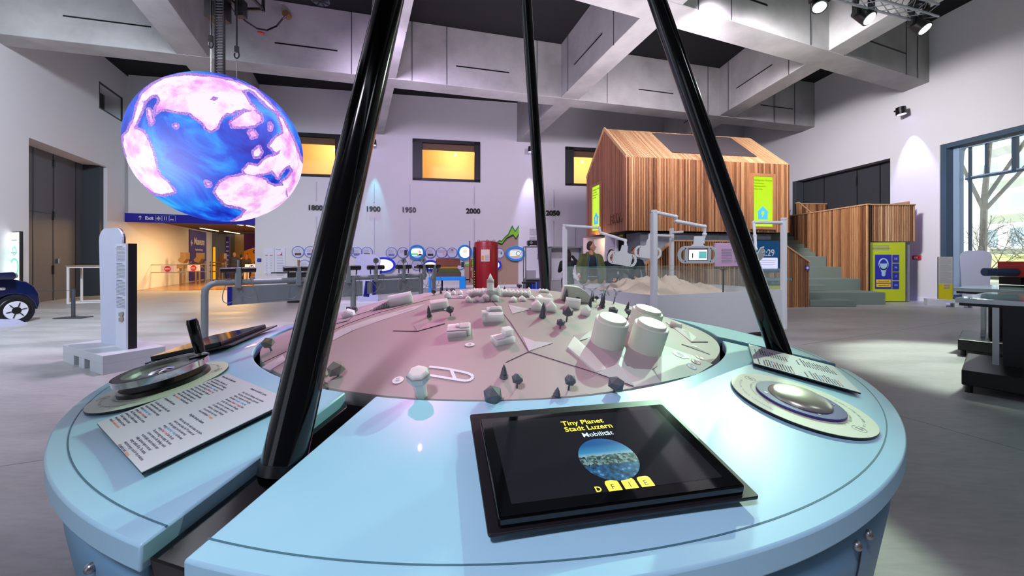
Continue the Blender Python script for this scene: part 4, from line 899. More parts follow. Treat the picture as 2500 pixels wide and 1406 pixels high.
q.build('open_frame', BLACK, t); MB().box((-.1, 0, -.13), (.18, .14, .34)).build('control_box', BLACK, t)
q = MB(); tp = [(552, 0), (570, 26), (600, 52), (628, 70), (652, 74), (675, 64), (690, 46), (700, 38)]
cb = MB().tube([BW(*p, 0) * 0 + P(p[0], p[1], 11.0 if i > 4 else 9 + .4 * i) for i, p in enumerate(tp)], .022).build('hanging_cable', BLACK); tag(cb, 'black cable sagging from the cable chain to a brown plug in the concrete beam', 'cable')
p = P(702, 38, 11.62); tag(MB().cyl(p + Vector((0, -.12, 0)), p + Vector((0, .05, 0)), .10, .10, 20).build('wall_plug', mat('brown_plug', rgb(120, 84, 50), .7)), 'round brown plug in the concrete beam where the cable ends', 'plug')
p = P(630, 79, 10.4); tag(MB().cyl(p, p + Vector((.16, 0, -.03)), .035, .035, 12).build('cable_connector', mat('connector_red', rgb(190, 50, 30), .5)), 'red connector on the sagging black cable', 'connector')
t = thing('ceiling_fan_vent', 'round dark ventilator under the ceiling at the top edge, left of the thick pole', 'vent', P(782, 2, 10.5)); MB().cyl((0, 0, 0), (0, 0, .1), .24, .2, 24).build('housing', DGREY, t); q = MB()
for i in range(8): a = i * PI / 4; q.box((.12 * math.cos(a), .12 * math.sin(a), -.01), (.18, .03, .02), rotz(a).to_3x3())
q.build('blades', BLACK, t)
# truss with moving heads at top right
TR = mat('aluminium', rgb(190, 194, 200), .3, .85)
ta, tb_ = P(2010, -40, 7.6), P(2272, 34, 8.6)
t = thing('lighting_truss', 'silver lattice lighting truss at the top right corner', 'truss', (ta + tb_) / 2)
ax = (tb_ - ta).normalized(); up = Vector((0, 0, 1)); sd_ = ax.cross(up).normalized(); up = sd_.cross(ax); c0 = (ta + tb_) / 2; L = (tb_ - ta).length
off = [sd_ * .13 * sx + up * .13 * sz for sx, sz in ((-1, -1), (1, -1), (1, 1), (-1, 1))]
for o_ in off: MB().cyl(ax * (-L / 2) + o_, ax * (L / 2) + o_, .024, .024, 12).build('chord', TR, t, smooth=True)
q = MB(); n = 9
for k in range(4):
    for i in range(n):
        a = ax * (-L / 2 + L * i / n) + off[k]; b_ = ax * (-L / 2 + L * (i + 1) / n) + off[(k + 1) % 4]; q.cyl(a, b_, .010, .010, 6)
q.build('lattice', TR, t)
for k, (px, py, Y, aim, lab) in enumerate(((2001, 6, 8.2, (-.3, -.35, -.85), 'leftmost, cut by the top edge'), (2108, 38, 8.3, (.3, -.55, -.75), 'middle one under the truss'), (2243, 62, 8.6, (.35, -.5, -.8), 'right one at the end of the truss'))):
    t = thing('moving_head', 'black moving head stage lamp, ' + lab, 'stage lamp', P(px, py, Y)); A = Vector(aim).normalized()
    MB().cyl((0, 0, .42), (0, 0, .56), .15, .17, 20).build('base', BLACK, t); MB().box((-.17, 0, .22), (.05, .12, .42)).build('yoke', BLACK, t); MB().box((.17, 0, .22), (.05, .12, .42)).build('yoke', BLACK, t)
    MB().cyl(-A * .2, A * .16, .11, .15, 24).build('lamp_head', BLACK, t, smooth=True); MB().cyl(A * .16, A * .18, .12, .11, 24).build('lens', mat('head_lens', (.8, 1, .85, 1), .1, emit=(.8, 1, .86, 1), es=4 if k == 0 else 1.6), t)
    MB().tube([(.1, 0, .5), (-.2, -.05, .62), (-.28, -.05, .4), (-.16, -.05, .45)], .012).build('cable', BLACK, t)
def flood(p, col, aimp, power, lab, ang=38):
    t = thing('wall_floodlight', lab, 'spotlight', p); A = (Vector(aimp) - Vector(p)).normalized()
    MB().box((0, .12, .05), (.06, .22, .05)).build('bracket', BLACK, t); MB().cyl(-A * .12, A * .13, .13, .15, 20).build('housing', BLACK, t)
    MB().cyl(A * .13, A * .14, .12, .12, 20).build('lens', mat('flood_%s' % lab[:6], (*col, 1), .2, emit=(*col, 1), es=5), t)
    q = Vector(p) + A * .2; lamp('flood', 'SPOT', q, aimp, col, power, .03, ang, .55)
pr = RWp(13.35, 6.55, .38); flood(pr, (.42, .36, 1.0), RWp(13.1, 1.8, -.04), 800, 'black floodlight with violet beam high on the right wall beside the window', 46)
pb = BW(911, 347, .45); flood(pb, (.15, .85, 1.0), pb + Vector((-.05, .36, -4.4)), 420, 'black floodlight with cyan beam on the back wall right of the thick pole', 26)
pb = BW(1296, 364, .45); flood(pb, (.62, .55, 1.0), pb + Vector((.0, .34, -4.6)), 900, 'black floodlight with lilac beam beside the thin middle pole', 34)

# ---------------------------------------------------------------- back wall displays
def wallF(px, py, off=.0):           # frame on the back wall surface facing the room: x right, y up, z out of the wall
    return frame(BW(px, py, off + .006), bd, y=(0, 0, 1))
def wm_(px, py): return BW(px, py).y / FPX
YEARS = ((770, 507, '1800', 'leftmost, partly hidden by the thick pole'), (911, 510, '1900', 'below the cyan floodlight'), (998, 512, '1950', 'between 1900 and 2000'), (1155, 515, '2000', 'above the red boiler'), (1349, 520, '2050', 'left of the wooden house'))
PLC = {'1800': 'beside the thick pole', '1900': 'under the cyan floodlight', '1950': 'in the middle of the wall', '2000': 'above the red boiler', '2050': 'next to the wooden house'}
VINYL = mat('groove_white', rgb(206, 206, 216), .5)
for px, py, s, lab in YEARS:
    k = wm_(px, py); M = wallF(px, py); t = thing('year_number', 'black wall numerals %s, %s' % (s, lab), 'sign', M, 'year numbers of the wall timeline')
    text('numerals', s, 17 * k, BLACK, t, T(0, -6 * k, .03), .05, 'CENTER', bold=.03, sx=1.02)
    o = tag(MB().box((0, 0, 0), (.05, 3.1, .05)).build('timeline_strip', VINYL, M=wallF(px + 2, py, .02) @ T(0, -1.95, 0)), 'pale vertical timeline strip below the numerals ' + PLC[s], 'strip', 'timeline strips')
    o = tag(MB().box((0, 0, 0), (.05, .9, .05)).build('timeline_strip', VINYL, M=wallF(px + 2, py, .02) @ T(0, .75, 0)), 'short pale strip above the numerals ' + PLC[s], 'strip', 'timeline strips')
DISC = mat('disc_white', rgb(214, 216, 230), .4); RIM = mat('disc_rim_blue', rgb(96, 120, 205), .4)
ORD = ('first', 'second', 'third', 'fourth', 'fifth', 'sixth', 'seventh', 'eighth', 'ninth', 'tenth', 'eleventh', 'twelfth')
discs = [(728, 615, 28, 0), (758, 615, 28, 1), (851, 612, 26, 2), (871, 616, 27, 1), (896, 616, 27, 3), (956, 617, 27, 2), (984, 617, 27, 4), (1051, 617, 26, 3), (1078, 617, 26, 5), (1104, 617, 25, 6), (1219, 618, 25, 7),
         (744, 648, 28, 1), (882, 647, 27, 3), (983, 647, 26, 2), (1018, 647, 26, 3), (1123, 646, 25, 4)]
DL = {0: 'left of the thick pole, brown picture', 1: '', 7: 'beside the boiler with a green flame'}
PICS = [rgb(90, 66, 66), rgb(110, 110, 170), rgb(120, 130, 190), rgb(60, 60, 66), rgb(40, 42, 48), rgb(225, 180, 190), rgb(200, 90, 40), rgb(60, 140, 60)]
for i, (px, py, d, k) in enumerate(discs):
    s = wm_(px, py); M = wallF(px, py, .03); row = 'upper' if py < 630 else 'lower'
    n = sum(1 for q in discs[:i] if (q[1] < 630) == (py < 630)) + 1
    t = thing('info_disc', 'white info disc with thin blue rim, %s from the left in the %s row' % (ORD[n - 1], row), 'wall disc', M, 'info discs on the timeline wall')
    MB().cyl((0, 0, -.03), (0, 0, .02), d / 2 * s, d / 2 * s, 40).build('disc', DISC, t); q = MB(); ring(q, d / 2 * s, d / 2 * s - .028, .0, .03, 40); q.build('rim', RIM, t)
    pm = mat('disc_picture_%d' % k, PICS[k], .5, var=.5, vscale=9)
    if k in (4, 5): MB().box((.13, .0, .024), (.14, .26, .006)).build('picture', pm, t)
    elif k == 6: MB().cyl((0, .14, .022), (0, .14, .027), .055, .055, 20).build('picture', pm, t)
    elif k == 7: MB().prism([(0, -.08), (.05, -.03), (.03, .03), (.0, .10), (-.05, -.02)], .022, .027, T(.1, 0, 0)).build('picture', pm, t)
    else: MB().box((.0, -.1, .024), (.27, .11, .006)).build('picture', pm, t)
    q = MB()
    for j in range(4): q.box((-.04, .11 - .035 * j, .022), (.26, .008, .003))
    q.build('caption_lines', INKG, t)
AZ = mat('ring_azure', rgb(28, 146, 236), .4); ROY = mat('ring_royal', rgb(18, 50, 225), .4)
SCW = mat('screen_white', (1, 1, 1, 1), .3, emit=(1, .98, .96, 1), es=1.05)
for i, (px, py, wd, hh, m, lab, pic) in enumerate(((1018, 616, 38, 37, AZ, 'round azure ring screen showing a man in a suit', 'man'), (1135, 616, 36, 37, AZ, 'round azure ring screen with a cream square, left of the boiler', 'sq'), (1259, 619, 48, 36, AZ, 'oval azure ring screen with a circle diagram, right of the boiler', 'dia'),
        (936, 647, 57, 38, ROY, 'wide royal blue oval screen glowing white, behind the grey rail', ''), (1051, 648, 38, 27, ROY, 'royal blue oval screen behind the wooden house model', 'dots'), (1093, 640, 30, 22, ROY, 'royal blue ring peeping over the roof of the house model', ''), (1213, 647, 22, 24, ROY, 'royal blue oval screen half hidden by the boiler', ''))):
    s = wm_(px, py); M = wallF(px, py, .14); t = thing('ring_screen', lab, 'screen', M); a, b_ = wd / 2 * s, hh / 2 * s; w_ = .10
    q = MB(); ring(q, (a, b_), (a - w_, b_ - w_), -.08, .06, 56); q.build('ring', m, t, smooth=True)
    MB().prism(ell(a - w_ + .005, b_ - w_ + .005, 56), -.03, -.01).build('back_disc', DISC if pic in ('man', 'dia') else SCW, t)
    if pic == 'man':
        MB().box((0, 0, 0), (.58, .34, .02)).build('display', SCW, t); MB().box((-.12, -.09, .012), (.34, .1, .004)).build('meadow', mat('meadow', rgb(90, 190, 120), .5, emit=rgb(90, 190, 120), es=.8), t)
        MB().prism([(-.02, -.16), (.26, -.16), (.24, -.10), (.15, -.06), (.06, -.1)], .012, .016).build('suit', mat('suit_ink', rgb(30, 34, 50), .6), t); MB().prism(ell(.055, .08, 20, .13, .02), .012, .018).build('face', mat('face_pic', rgb(225, 160, 140), .5, emit=rgb(225, 160, 140), es=.6), t)
    if pic == 'sq': MB().box((0, .05, 0), (.2, .15, .02)).build('square', mat('cream_sq', rgb(205, 205, 170), .5, emit=rgb(215, 215, 180), es=.7), t)
    if pic == 'dia':
        MB().box((0, 0, .0), (.55, .3, .02)).build('display', mat('diagram_grey', rgb(190, 205, 200), .4, emit=rgb(200, 215, 210), es=.8), t); q = MB(); ring(q, .12, .09, .012, .016, 30, M=T(.13, 0, 0)); ring(q, .09, .085, .012, .016, 30, M=T(-.12, 0, 0)); q.build('circle_drawing', mat('diagram_ink', rgb(90, 120, 110), .5), t)
        MB().box((0, -.145, .012), (.55, .03, .006)).build('caption_bar', YEL, t)
    if pic == 'dots': MB().box((0, -.03, 0), (.3, .015, .01)).build('caption_line', mat('orange_ln', rgb(240, 120, 60), .5, emit=rgb(240, 120, 60), es=.5), t)
# growth graph: green band, black lower line and brown field
def wallpoly(name, pts, m, z0, z1, par=None):
    M = wallF(1150, 600); Mi = M.inverted(); pl = [(Mi @ BW(x, y)).to_2d()[:] for x, y in pts]
    return MB().prism(pl, z0, z1).build(name, m, par, M if par is None else None)
brown = mat('clay_brown', rgb(176, 148, 128), .8)
t = thing('growth_graph', 'green rising zigzag energy graph above a brown field on the back wall', 'mural', wallF(1150, 600))
wallpoly('brown_field', [(1134, 698), (1134, 652), (1150, 648), (1170, 640), (1190, 620), (1215, 596), (1225, 597), (1237, 583), (1252, 576), (1259, 583), (1264, 577), (1264, 698)], brown, 0, .03, t)
wallpoly('green_band', [(1134, 648), (1136, 645), (1146, 643), (1150, 636), (1190, 612), (1212, 593), (1219, 588), (1224, 590), (1232, 580), (1241, 573), (1250, 553), (1257, 566), (1266, 552), (1266, 572), (1259, 583), (1252, 574), (1236, 581), (1225, 596), (1216, 593), (1190, 620), (1160, 645), (1146, 650)], mat('leaf_green', rgb(128, 200, 20), .5), .03, .06, t)
wallpoly('upper_line', [(1190, 610), (1212, 591), (1219, 586), (1224, 588), (1232, 578), (1240, 571), (1250, 550), (1257, 563), (1266, 550), (1266, 553), (1257, 567), (1250, 555), (1241, 574), (1232, 581), (1224, 591), (1219, 589), (1212, 594), (1190, 613)], mat('dark_green', rgb(10, 110, 60), .5), .06, .07, t)
wallpoly('lower_line', [(1190, 618), (1216, 592), (1225, 595), (1236, 580), (1252, 572), (1259, 581), (1266, 570), (1266, 574), (1259, 585), (1252, 576), (1237, 583), (1225, 598), (1216, 595), (1190, 621)], BLACK, .06, .07, t)
o = tag(MB().box((0, 0, .015), (3.0, 3.3, .03)).build('white_wall_panel', WALL, M=wallF(1336, 630)), 'tall white text panel on the back wall behind the glass cabinets', 'panel')
for dx, dy, ln in ((1303, 565, ('Globale Energie-', 'Utilisation globale', 'Uso globale di energia', 'Global energy use')), (1303, 585, ('Globaler CO2-Ausstoss', 'Émissions de CO2', 'Emissioni di CO2', 'CO2 emissions'))):
    t = text('wall_text', '\n'.join(ln), .085, INKG, None, wallF(dx - 10, dy - 4, .11), .004, ls=1.0); tag(t, 'small four line wall text %s on the white panel' % ('about global energy' if dy < 570 else 'about carbon dioxide emissions, the lower one'), 'lettering')
# text boards left
for px, wd, lab in ((657, 23, 'white board with partner names on the back wall, nearer the entrance'), (684, 23, 'white board with a small red chart on the back wall')):
    s = wm_(px, 637); M = wallF(px, 637, .02); t = thing('wall_board', lab, 'board', M); MB().box((0, 0, 0), (wd * s, 63 * s, .04)).build('panel', mat('board_white', rgb(226, 228, 238), .5), t)
    q = MB(); random.seed(px)
    for j in range(13):
        y = 24 - j * 4
        for x in ((-5, 5) if px < 670 else (0,)): q.box((x * s, y * s - .2, .022), ((4 if px < 670 else 15) * s, .012, .004))
    q.build('text_lines', INKG, t)
    if px < 670: MB().box((-5.5 * s, 14 * s, .023), (.12, .025, .005)).build('red_name', RED, t); MB().box((5 * s, 14 * s, .023), (.14, .02, .005)).build('red_name', RED, t)
    else: MB().prism([(-7 * s, 0), (4 * s, 0), (4 * s, 9 * s), (2 * s, 3 * s), (-1 * s, 1 * s)], .022, .027, T(1 * s, 14 * s, 0)).build('chart', RED, t); text('board_title', 'Energie', .07, INK, t, T(-9 * s, 27 * s, .024), .003)
o = tag(MB().box((0, 0, 0), (.16, .16, .03)).build('switch_plate', BLUE, M=wallF(633, 635, .01)), 'small blue square sign on the back wall by the entrance edge', 'sign')
text('emblem', 'i', .1, WHITE, o, T(-.02, -.04, .016), .004)

# ---------------------------------------------------------------- entrance band, corridor things
bandM = wallF(464, 533); 
t = thing('entrance_sign_band', 'long blue sign band with Exit lettering over the entrance to the corridor', 'sign', bandM)
wp = wallpoly('band', [(305, 520), (623, 530.5), (623, 549.5), (305, 542)], mat('band_blue', rgb(26, 22, 140), .5, emit=rgb(26, 22, 140), es=.15), .0, .06); M0 = wp.matrix_local.copy(); wp.parent = t; wp.matrix_parent_inverse = t.matrix_world.inverted()
k = wm_(350, 532)
def onband(px, py): return t.matrix_world.inverted() @ (frame(BW(px, py, .075), bd, y=(0, 0, 1)))
text('sign_text', 'Exit', 11 * k, WHITE, t, onband(354, 536), .004, bold=.03, sx=1.05)
ar = MB(); ar.box((0, 0, 0), (.022, .16, .004)); ar.bar((-.055, .03, 0), (0, .085, 0), .004, .022, (0, 1, 0)); ar.bar((.055, .03, 0), (0, .085, 0), .004, .022, (0, 1, 0)); ar.build('arrow', WHITE, t, onband(342, 532))
for px, sy in ((387, '*'), (404, 'II'), (421, 'wc')):
    q = MB(); fr_ = .115
    for a, b_ in (((-fr_, -fr_), (fr_, -fr_)), ((fr_, -fr_), (fr_, fr_)), ((fr_, fr_), (-fr_, fr_)), ((-fr_, fr_), (-fr_, -fr_))): q.bar((*a, 0), (*b_, 0), .004, .008)
    if sy == '*':
        for a in range(4): q.box((0, 0, 0), (.19, .016, .004), rotz(a * PI / 4).to_3x3())
    if sy == 'II':
        for x in (-.04, .03): q.box((x, 0, 0), (.022, .16, .004))
    pic = q.build('pictogram', WHITE, t, onband(px, 533))
    if sy == 'wc': text('pictogram_text', 'wc', .12, WHITE, pic, T(-.09, -.08, 0), .004, bold=.03)
def CWp(Y, z, off=.02): return LWp(Y, z, off)
pm = frame((0, 0, 0), -ld, y=(0, 0, 1))   # left wall drawing frame: x runs towards the camera
t = thing('museum_banner', 'purple Museum banner with arrow on the corridor wall', 'banner', T(*CWp(24.4, 0)))
Rl = frame((0, 0, 0), ld, z=(0, 0, 1)).to_3x3()
MB().box((0, 0, 1.62), (2.75 * lk, .05, 3.1), Rl).build('banner', mat('museum_purple', rgb(66, 34, 150), .6), t)
Mw = frame(CWp(22.95, 2.35, .06), ld, y=(0, 0, 1)); Ml = t.matrix_world.inverted()
text('banner_text', 'Museum', .62, WHITE, t, Ml @ Mw @ T(.75, -.05, 0), .01, bold=.02, sx=.9); text('banner_text', 'Experience Energy', .18, WHITE, t, Ml @ Mw @ T(.95, -.42, 0), .01, bold=.02)
q = MB(); q.box((.42, .02, 0), (.34, .06, .01)); q.box((.3, .1, 0), (.24, .06, .01), rotz(.78).to_3x3()); q.box((.3, -.06, 0), (.24, .06, .01), rotz(-.78).to_3x3()); q.build('arrow', WHITE, t, Ml @ Mw)
GOLD = mat('brass_steel', rgb(170, 140, 100), .3, .8)
for k, (px, Y) in enumerate(((444, 20.4), (482, 21.8), (538, 24.5))):
    p = P(px, 630, Y); p.z = 0; lab = ('leftmost', 'middle', 'rightmost')[k]
    t = thing('turnstile', 'metal tripod turnstile in the corridor, %s of three' % lab, 'turnstile', p, 'turnstiles')
    for sx in (-.08, .12): MB().cyl((sx, 0, 0), (sx, 0, .95), .05, .05, 12).build('post', GOLD, t, smooth=True)
    MB().box((.02, 0, 1.02), (.36, .3, .22)).build('body', GOLD, t, bevel=.02); MB().prism([(-.05, 1.25), (.16, 1.18), (.32, 1.4), (.32, 1.75), (.02, 1.75), (.02, 1.5), (-.12, 1.35)], -.12, .12, STAND).build('reader', GOLD, t)
    for a in (-.6, .5, 1.6): MB().cyl((.2, 0, 1.0), (.2 + .45 * math.cos(a), -.1, 1.0 - .45 * math.sin(a)), .018, .018, 8).build('arm', STEEL, t)
for k, (px, Y, w_) in enumerate(((411, 18.6, 1.35), (474, 20.2, 1.15))):
    p = P(px, 630, Y); p.z = 0; t = thing('barrier_gate', 'steel barrier with a red no entry sign, %s of two' % ('left', 'right')[k], 'barrier', p, 'corridor barriers')
    for z in (.75, 1.12): MB().cyl((-w_ * .75, 0, z), (w_ * .55, 0, z), .02, .02, 8).build('bar', STEEL, t)
    MB().box((0, -.03, .93), (.65, .02, .3)).build('sign_plate', mat('sign_lilac', rgb(220, 200, 200), .5), t); MB().cyl((0, -.05, .93), (0, -.04, .93), .15, .15, 28).build('red_disc', RED, t); MB().box((0, -.055, .93), (.2, .01, .045)).build('white_bar', WHITE, t)
    if k == 0: MB().cyl((-w_ * .75, 0, 0), (-w_ * .75, 0, 1.3), .06, .06, 12).build('post', STEEL, t); MB().cyl((-w_ * 1.02, 0, 0), (-w_ * 1.02, 0, 1.3), .05, .05, 12).build('post', STEEL, t); MB().cyl((-w_ * 1.02, 0, 1.25), (-w_ * .75, 0, 1.25), .02, .02, 8).build('bar', STEEL, t); MB().cyl((-w_ * 1.02, 0, .6), (-w_ * .75, 0, .6), .02, .02, 8).build('bar', STEEL, t)
p = P(575, 630, 24); p.z = 0; t = thing('handrail', 'brass coloured double handrail across the corridor behind the headphone rail', 'railing', p)
for z in (.62, 1.0, 1.18): MB().cyl((-1.6, 0, z), (1.0, 0, z), .03, .03, 8).build('rail', GOLD, t)
for x in (-1.9, -1.5, -.6, .2, .45): MB().cyl((x, 0, 0), (x, 0, 1.25), .05, .05, 10).build('post', STEEL, t)
p = P(523, 630, 24.5); p.z = 0; o = tag(MB().cyl(p + Vector((0, 0, .1)), p + Vector((0, 0, 2.15)), .07, .06, 12).build('light_column', mat('amber', rgb(240, 170, 20), .4, emit=rgb(250, 170, 20), es=.7)), 'slim amber glowing column between the turnstiles', 'column')
p = P(556, 630, 28); t = thing('blue_pillar_sign', 'narrow purple pillar sign with rows of white symbols before the grey corridor doors', 'sign', (p.x, p.y, 0)); MB().box((0, 0, 1.5), (.22, .1, 3.0)).build('pillar', mat('museum_purple', rgb(66, 34, 150), .6), t); q = MB()
for j in range(6):
    for x in (-.05, .05): q.box((x, -.055, 2.6 - j * .32), (.05, .01, .1))
q.build('symbols', WHITE, t)
o = tag(MB().box(tuple(P(594, 626, 30)), (1.1, .6, 3.6)).build('trim_3', mat('ochre_pillar', rgb(200, 160, 100), .7)), kind='structure')
p = P(622, 630, 27); t = thing('patterned_wall_panel', 'orange wall panel with purple rings and squiggles at the end of the corridor', 'panel', (p.x - .2, p.y, 0)); MB().prism([(-.55, .2), (1.2, .2), (1.2, 2.5), (-.55, 1.9)], -.02, .02, STAND).build('orange_field', mat('orange_field', rgb(245, 165, 20), .6), t); MB().prism([(-.55, 1.95), (1.2, 2.55), (1.2, 3.2), (-.55, 3.2)], -.02, .02, STAND).build('purple_field', mat('plum', rgb(90, 30, 110), .6), t)
for (x, z, r, m) in ((-.25, 1.25, .2, 'plum'), (.15, .5, .16, 'pale'), (.3, 1.15, .14, 'plum'), (-.3, 1.75, .06, 'plum'), (.2, 1.9, .12, 'plum')):
    q = MB(); ring(q, r, r * .45, .022, .03, 24, M=T(x, 0, z) @ STAND); q.build('ring_motif', mat(m, rgb(90, 30, 110) if m == 'plum' else rgb(250, 220, 160), .6), t)
p = P(612, 630, 22); t = thing('direction_board', 'white board with a round blue arrow behind the headphone rail', 'sign', (p.x, p.y, 0)); MB().box((0, 0, .93), (.62, .05, .34)).build('board', WHITE, t)
q = MB(); ring(q, .13, .09, .028, .034, 30, M=T(.08, 0, .93) @ STAND); q.build('blue_circle', BLUE, t); MB().box((.08, -.03, .93), (.05, .01, .2)).build('arrow', BLUE, t); MB().box((-.2, 0, .4), (.05, .05, .8)).build('post', STEEL, t)
# ---------------------------------------------------------------- wooden house
hd_ = Vector((1, .18, 0)).normalized(); hg = Vector((-.18, 1, 0)).normalized(); HC = Vector((3.6, 12.0, 0)); HWD = 5.88; HDP = 3.38
HM = frame(HC, hd_, z=(0, 0, 1))                      # x along the long face, y away from the camera
house = thing('wooden_house', 'wooden slatted model house on a concrete base with gable roof and solar panels', 'house', HM)
def slats(mb, x0, x1, z0, z1, y, pitch=.055, w_=.034, dp=.03, axis='x', skip=()):
    n = int((x1 - x0) / pitch)
    for i in range(n):
        x = x0 + (i + .5) * (x1 - x0) / n; zz1 = z1(x) if callable(z1) else z1; zz0 = z0(x) if callable(z0) else z0
        segs = [(zz0, zz1)]
        for (a, b_, c, d) in skip:
            if a < x < b_: segs = [s2 for s_ in segs for s2 in ((s_[0], min(s_[1], c)), (max(s_[0], d), s_[1])) if s2[1] - s2[0] > .01]
        for a, b_ in segs:
            ctr = (x, y, (a + b_) / 2) if axis == 'x' else (y, x, (a + b_) / 2); dm_ = (w_, dp, b_ - a) if axis == 'x' else (dp, w_, b_ - a)
            mb.box(ctr, dm_, None, random.random())
E0, ER, Z0 = 4.61, 6.02, 2.31
BACKW = mat('slat_backing', rgb(22, 14, 10), .9)
q = MB(); q.prism([(.04, Z0), (HWD - .04, Z0), (HWD - .04, E0), (.04, E0)], -.06, -.03, T(0, .0, 0) @ STAND @ T(0, 0, 0)); q.build('wall_backing', BACKW, house)
q = MB(); slats(q, .02, HWD, Z0, E0, 0.0, .056, .034, .045, skip=[(4.42, 5.22, 2.44, 4.2)]) if 1 else slats(q, .02, HWD, Z0, E0, 0.0, skip=[(4.42, 5.22, 2.44, 4.2)]); q.build('slat_wall', LARCH, house)
gz = lambda y: E0 + (ER - E0) * (1 - abs(y - HDP / 2) / (HDP / 2))
q = MB(); slats(q, .0, HDP, Z0, gz, -.02, .05, .042, .03, 'y', skip=[(1.95, 2.75, 2.44, 4.15)]); q.build('gable_slats', LARCHR, house)
q = MB(); q.add([(.02, 0, Z0), (.02, HDP, Z0), (.02, HDP, E0), (.02, HDP / 2, ER), (.02, 0, E0)], [(0, 1, 2, 3, 4)]); q.add([(HWD, 0, Z0), (HWD, HDP, Z0), (HWD, HDP, E0), (HWD, HDP / 2, ER), (HWD, 0, E0)], [(4, 3, 2, 1, 0)])
q.add([(.02, 0, Z0), (HWD, 0, Z0), (HWD, HDP, Z0), (.02, HDP, Z0)], [(0, 1, 2, 3)]); q.add([(.02, HDP, Z0), (HWD, HDP, Z0), (HWD, HDP, E0), (.02, HDP, E0)], [(0, 1, 2, 3)])
q.add([(.02, .04, E0 - .02), (HWD, .04, E0 - .02), (HWD, HDP / 2, ER - .03), (.02, HDP / 2, ER - .03)], [(0, 1, 2, 3)]); q.add([(.02, HDP - .04, E0 - .02), (HWD, HDP - .04, E0 - .02), (HWD, HDP / 2, ER - .03), (.02, HDP / 2, ER - .03)], [(0, 1, 2, 3)])
q.build('inner_shell', BACKW, house)
rf = MB(); n = 104; sl = math.atan((ER - E0) / (HDP / 2)); rl = math.hypot(HDP / 2, ER - E0)
for i in range(n):
    x = (i + .5) * HWD / n
    for sgn in (0, 1):
        y0, y1 = (0, HDP / 2) if not sgn else (HDP, HDP / 2)
        rf.bar((x, y0, E0), (x, y1, ER), .036, .03, (1, 0, 0) if 0 else (0, -math.sin(sl), math.cos(sl)), random.random() * .6 + .4)
roof = rf.build('roof_slats', LARCHB, house)
for (y0, y1) in ((0, HDP / 2), (HDP, HDP / 2)): MB().bar((-.03, y0, E0 + .02), (-.03, y1, ER + .02), .04, .10, (0, -math.sin(sl), math.cos(sl)), .8).build('verge_board', LARCHB, house)
PANEL = mat('solar_anthracite', rgb(84, 78, 80), .35, .1, bump=.05, bscale=300)
up_ = Vector((0, math.cos(sl), math.sin(sl))); nr = Vector((0, -math.sin(sl), math.cos(sl)))
for k in range(4):
    x0 = 1.72 + k * .80; c = Vector((x0 + .4, 0, E0)) + up_ * (rl * .56) + nr * .035
    if k in (0, 2): MB().box(c + Vector((.4, 0, 0)), (1.57, rl * .72, .03), Matrix((Vector((1, 0, 0)), up_, nr)).transposed()).build('solar_panel', PANEL, house)
SCG = mat('lime_screen', rgb(20, 26, 0), .3, emit=rgb(196, 244, 0), es=1.0); SCB = mat('house_icon_blue', rgb(60, 150, 225), .4, emit=rgb(60, 150, 230), es=.9); INKL = mat('olive_ink', rgb(80, 100, 10), .5)
def housescreen(M, w_, h, lab):
    t = thing('info_screen', lab, 'screen', M); q = MB(); f = .1
    for (cx, cz, a, b_) in ((0, h / 2 + f / 2, w_ + 2 * f, f), (0, -h / 2 - f / 2, w_ + 2 * f, f), (-w_ / 2 - f / 2, 0, f, h), (w_ / 2 + f / 2, 0, f, h)): q.box((cx, 0, cz), (a, .08, b_), None, .5)
    q.build('wooden_frame', LARCH, t); MB().box((0, .01, 0), (w_, .03, h)).build('display', SCG, t)
    for j, s in enumerate(('Intelligentes Wohnen', 'La domotique', 'Abitazioni smart', 'Smart living')):
        text('display_text', s, w_ * (.115 if j == 0 else .095), INKL, t, T(-w_ * .46, -.006, h / 2 - w_ * (.2 + .13 * j)) @ STAND, .002, sx=.98)
    u = w_ * .5; MB().prism([(-.5 * u, 0), (-.65 * u, 0), (0, .58 * u), (.65 * u, 0), (.5 * u, 0), (.5 * u, -.62 * u), (-.5 * u, -.62 * u)], .0, .004, T(0, -.008, -h * .22) @ STAND).build('house_icon', SCB, t)
    MB().prism([(-.12 * u, .12 * u), (.14 * u, .12 * u), (.06 * u, -.08 * u), (.18 * u, -.08 * u), (-.14 * u, -.46 * u), (-.04 * u, -.18 * u), (-.18 * u, -.18 * u)], .0, .004, T(0, -.014, -h * .22) @ STAND).build('lightning_icon', SCG, t)
housescreen(HM @ T(4.82, -.03, 3.33), .74, 1.66, 'lime green screen with blue house icon on the long side of the house')
housescreen(HM @ T(-.05, 2.35, 3.30) @ rotz(-PI / 2), .74, 1.66, 'lime green screen on the gable end of the wooden house')
t = thing('house_lettering', 'raised wooden BKW lettering with a square on the gable end', 'lettering', HM @ T(-.04, .95, 2.62) @ rotz(-PI / 2))
text('letters', 'BKW', .42, LARCHR, t, T(-.12, 0, 0) @ STAND, .06, bold=.03, sx=.9); MB().box((-.3, 0, .14), (.2, .06, .3)).build('square', LARCHR, t)
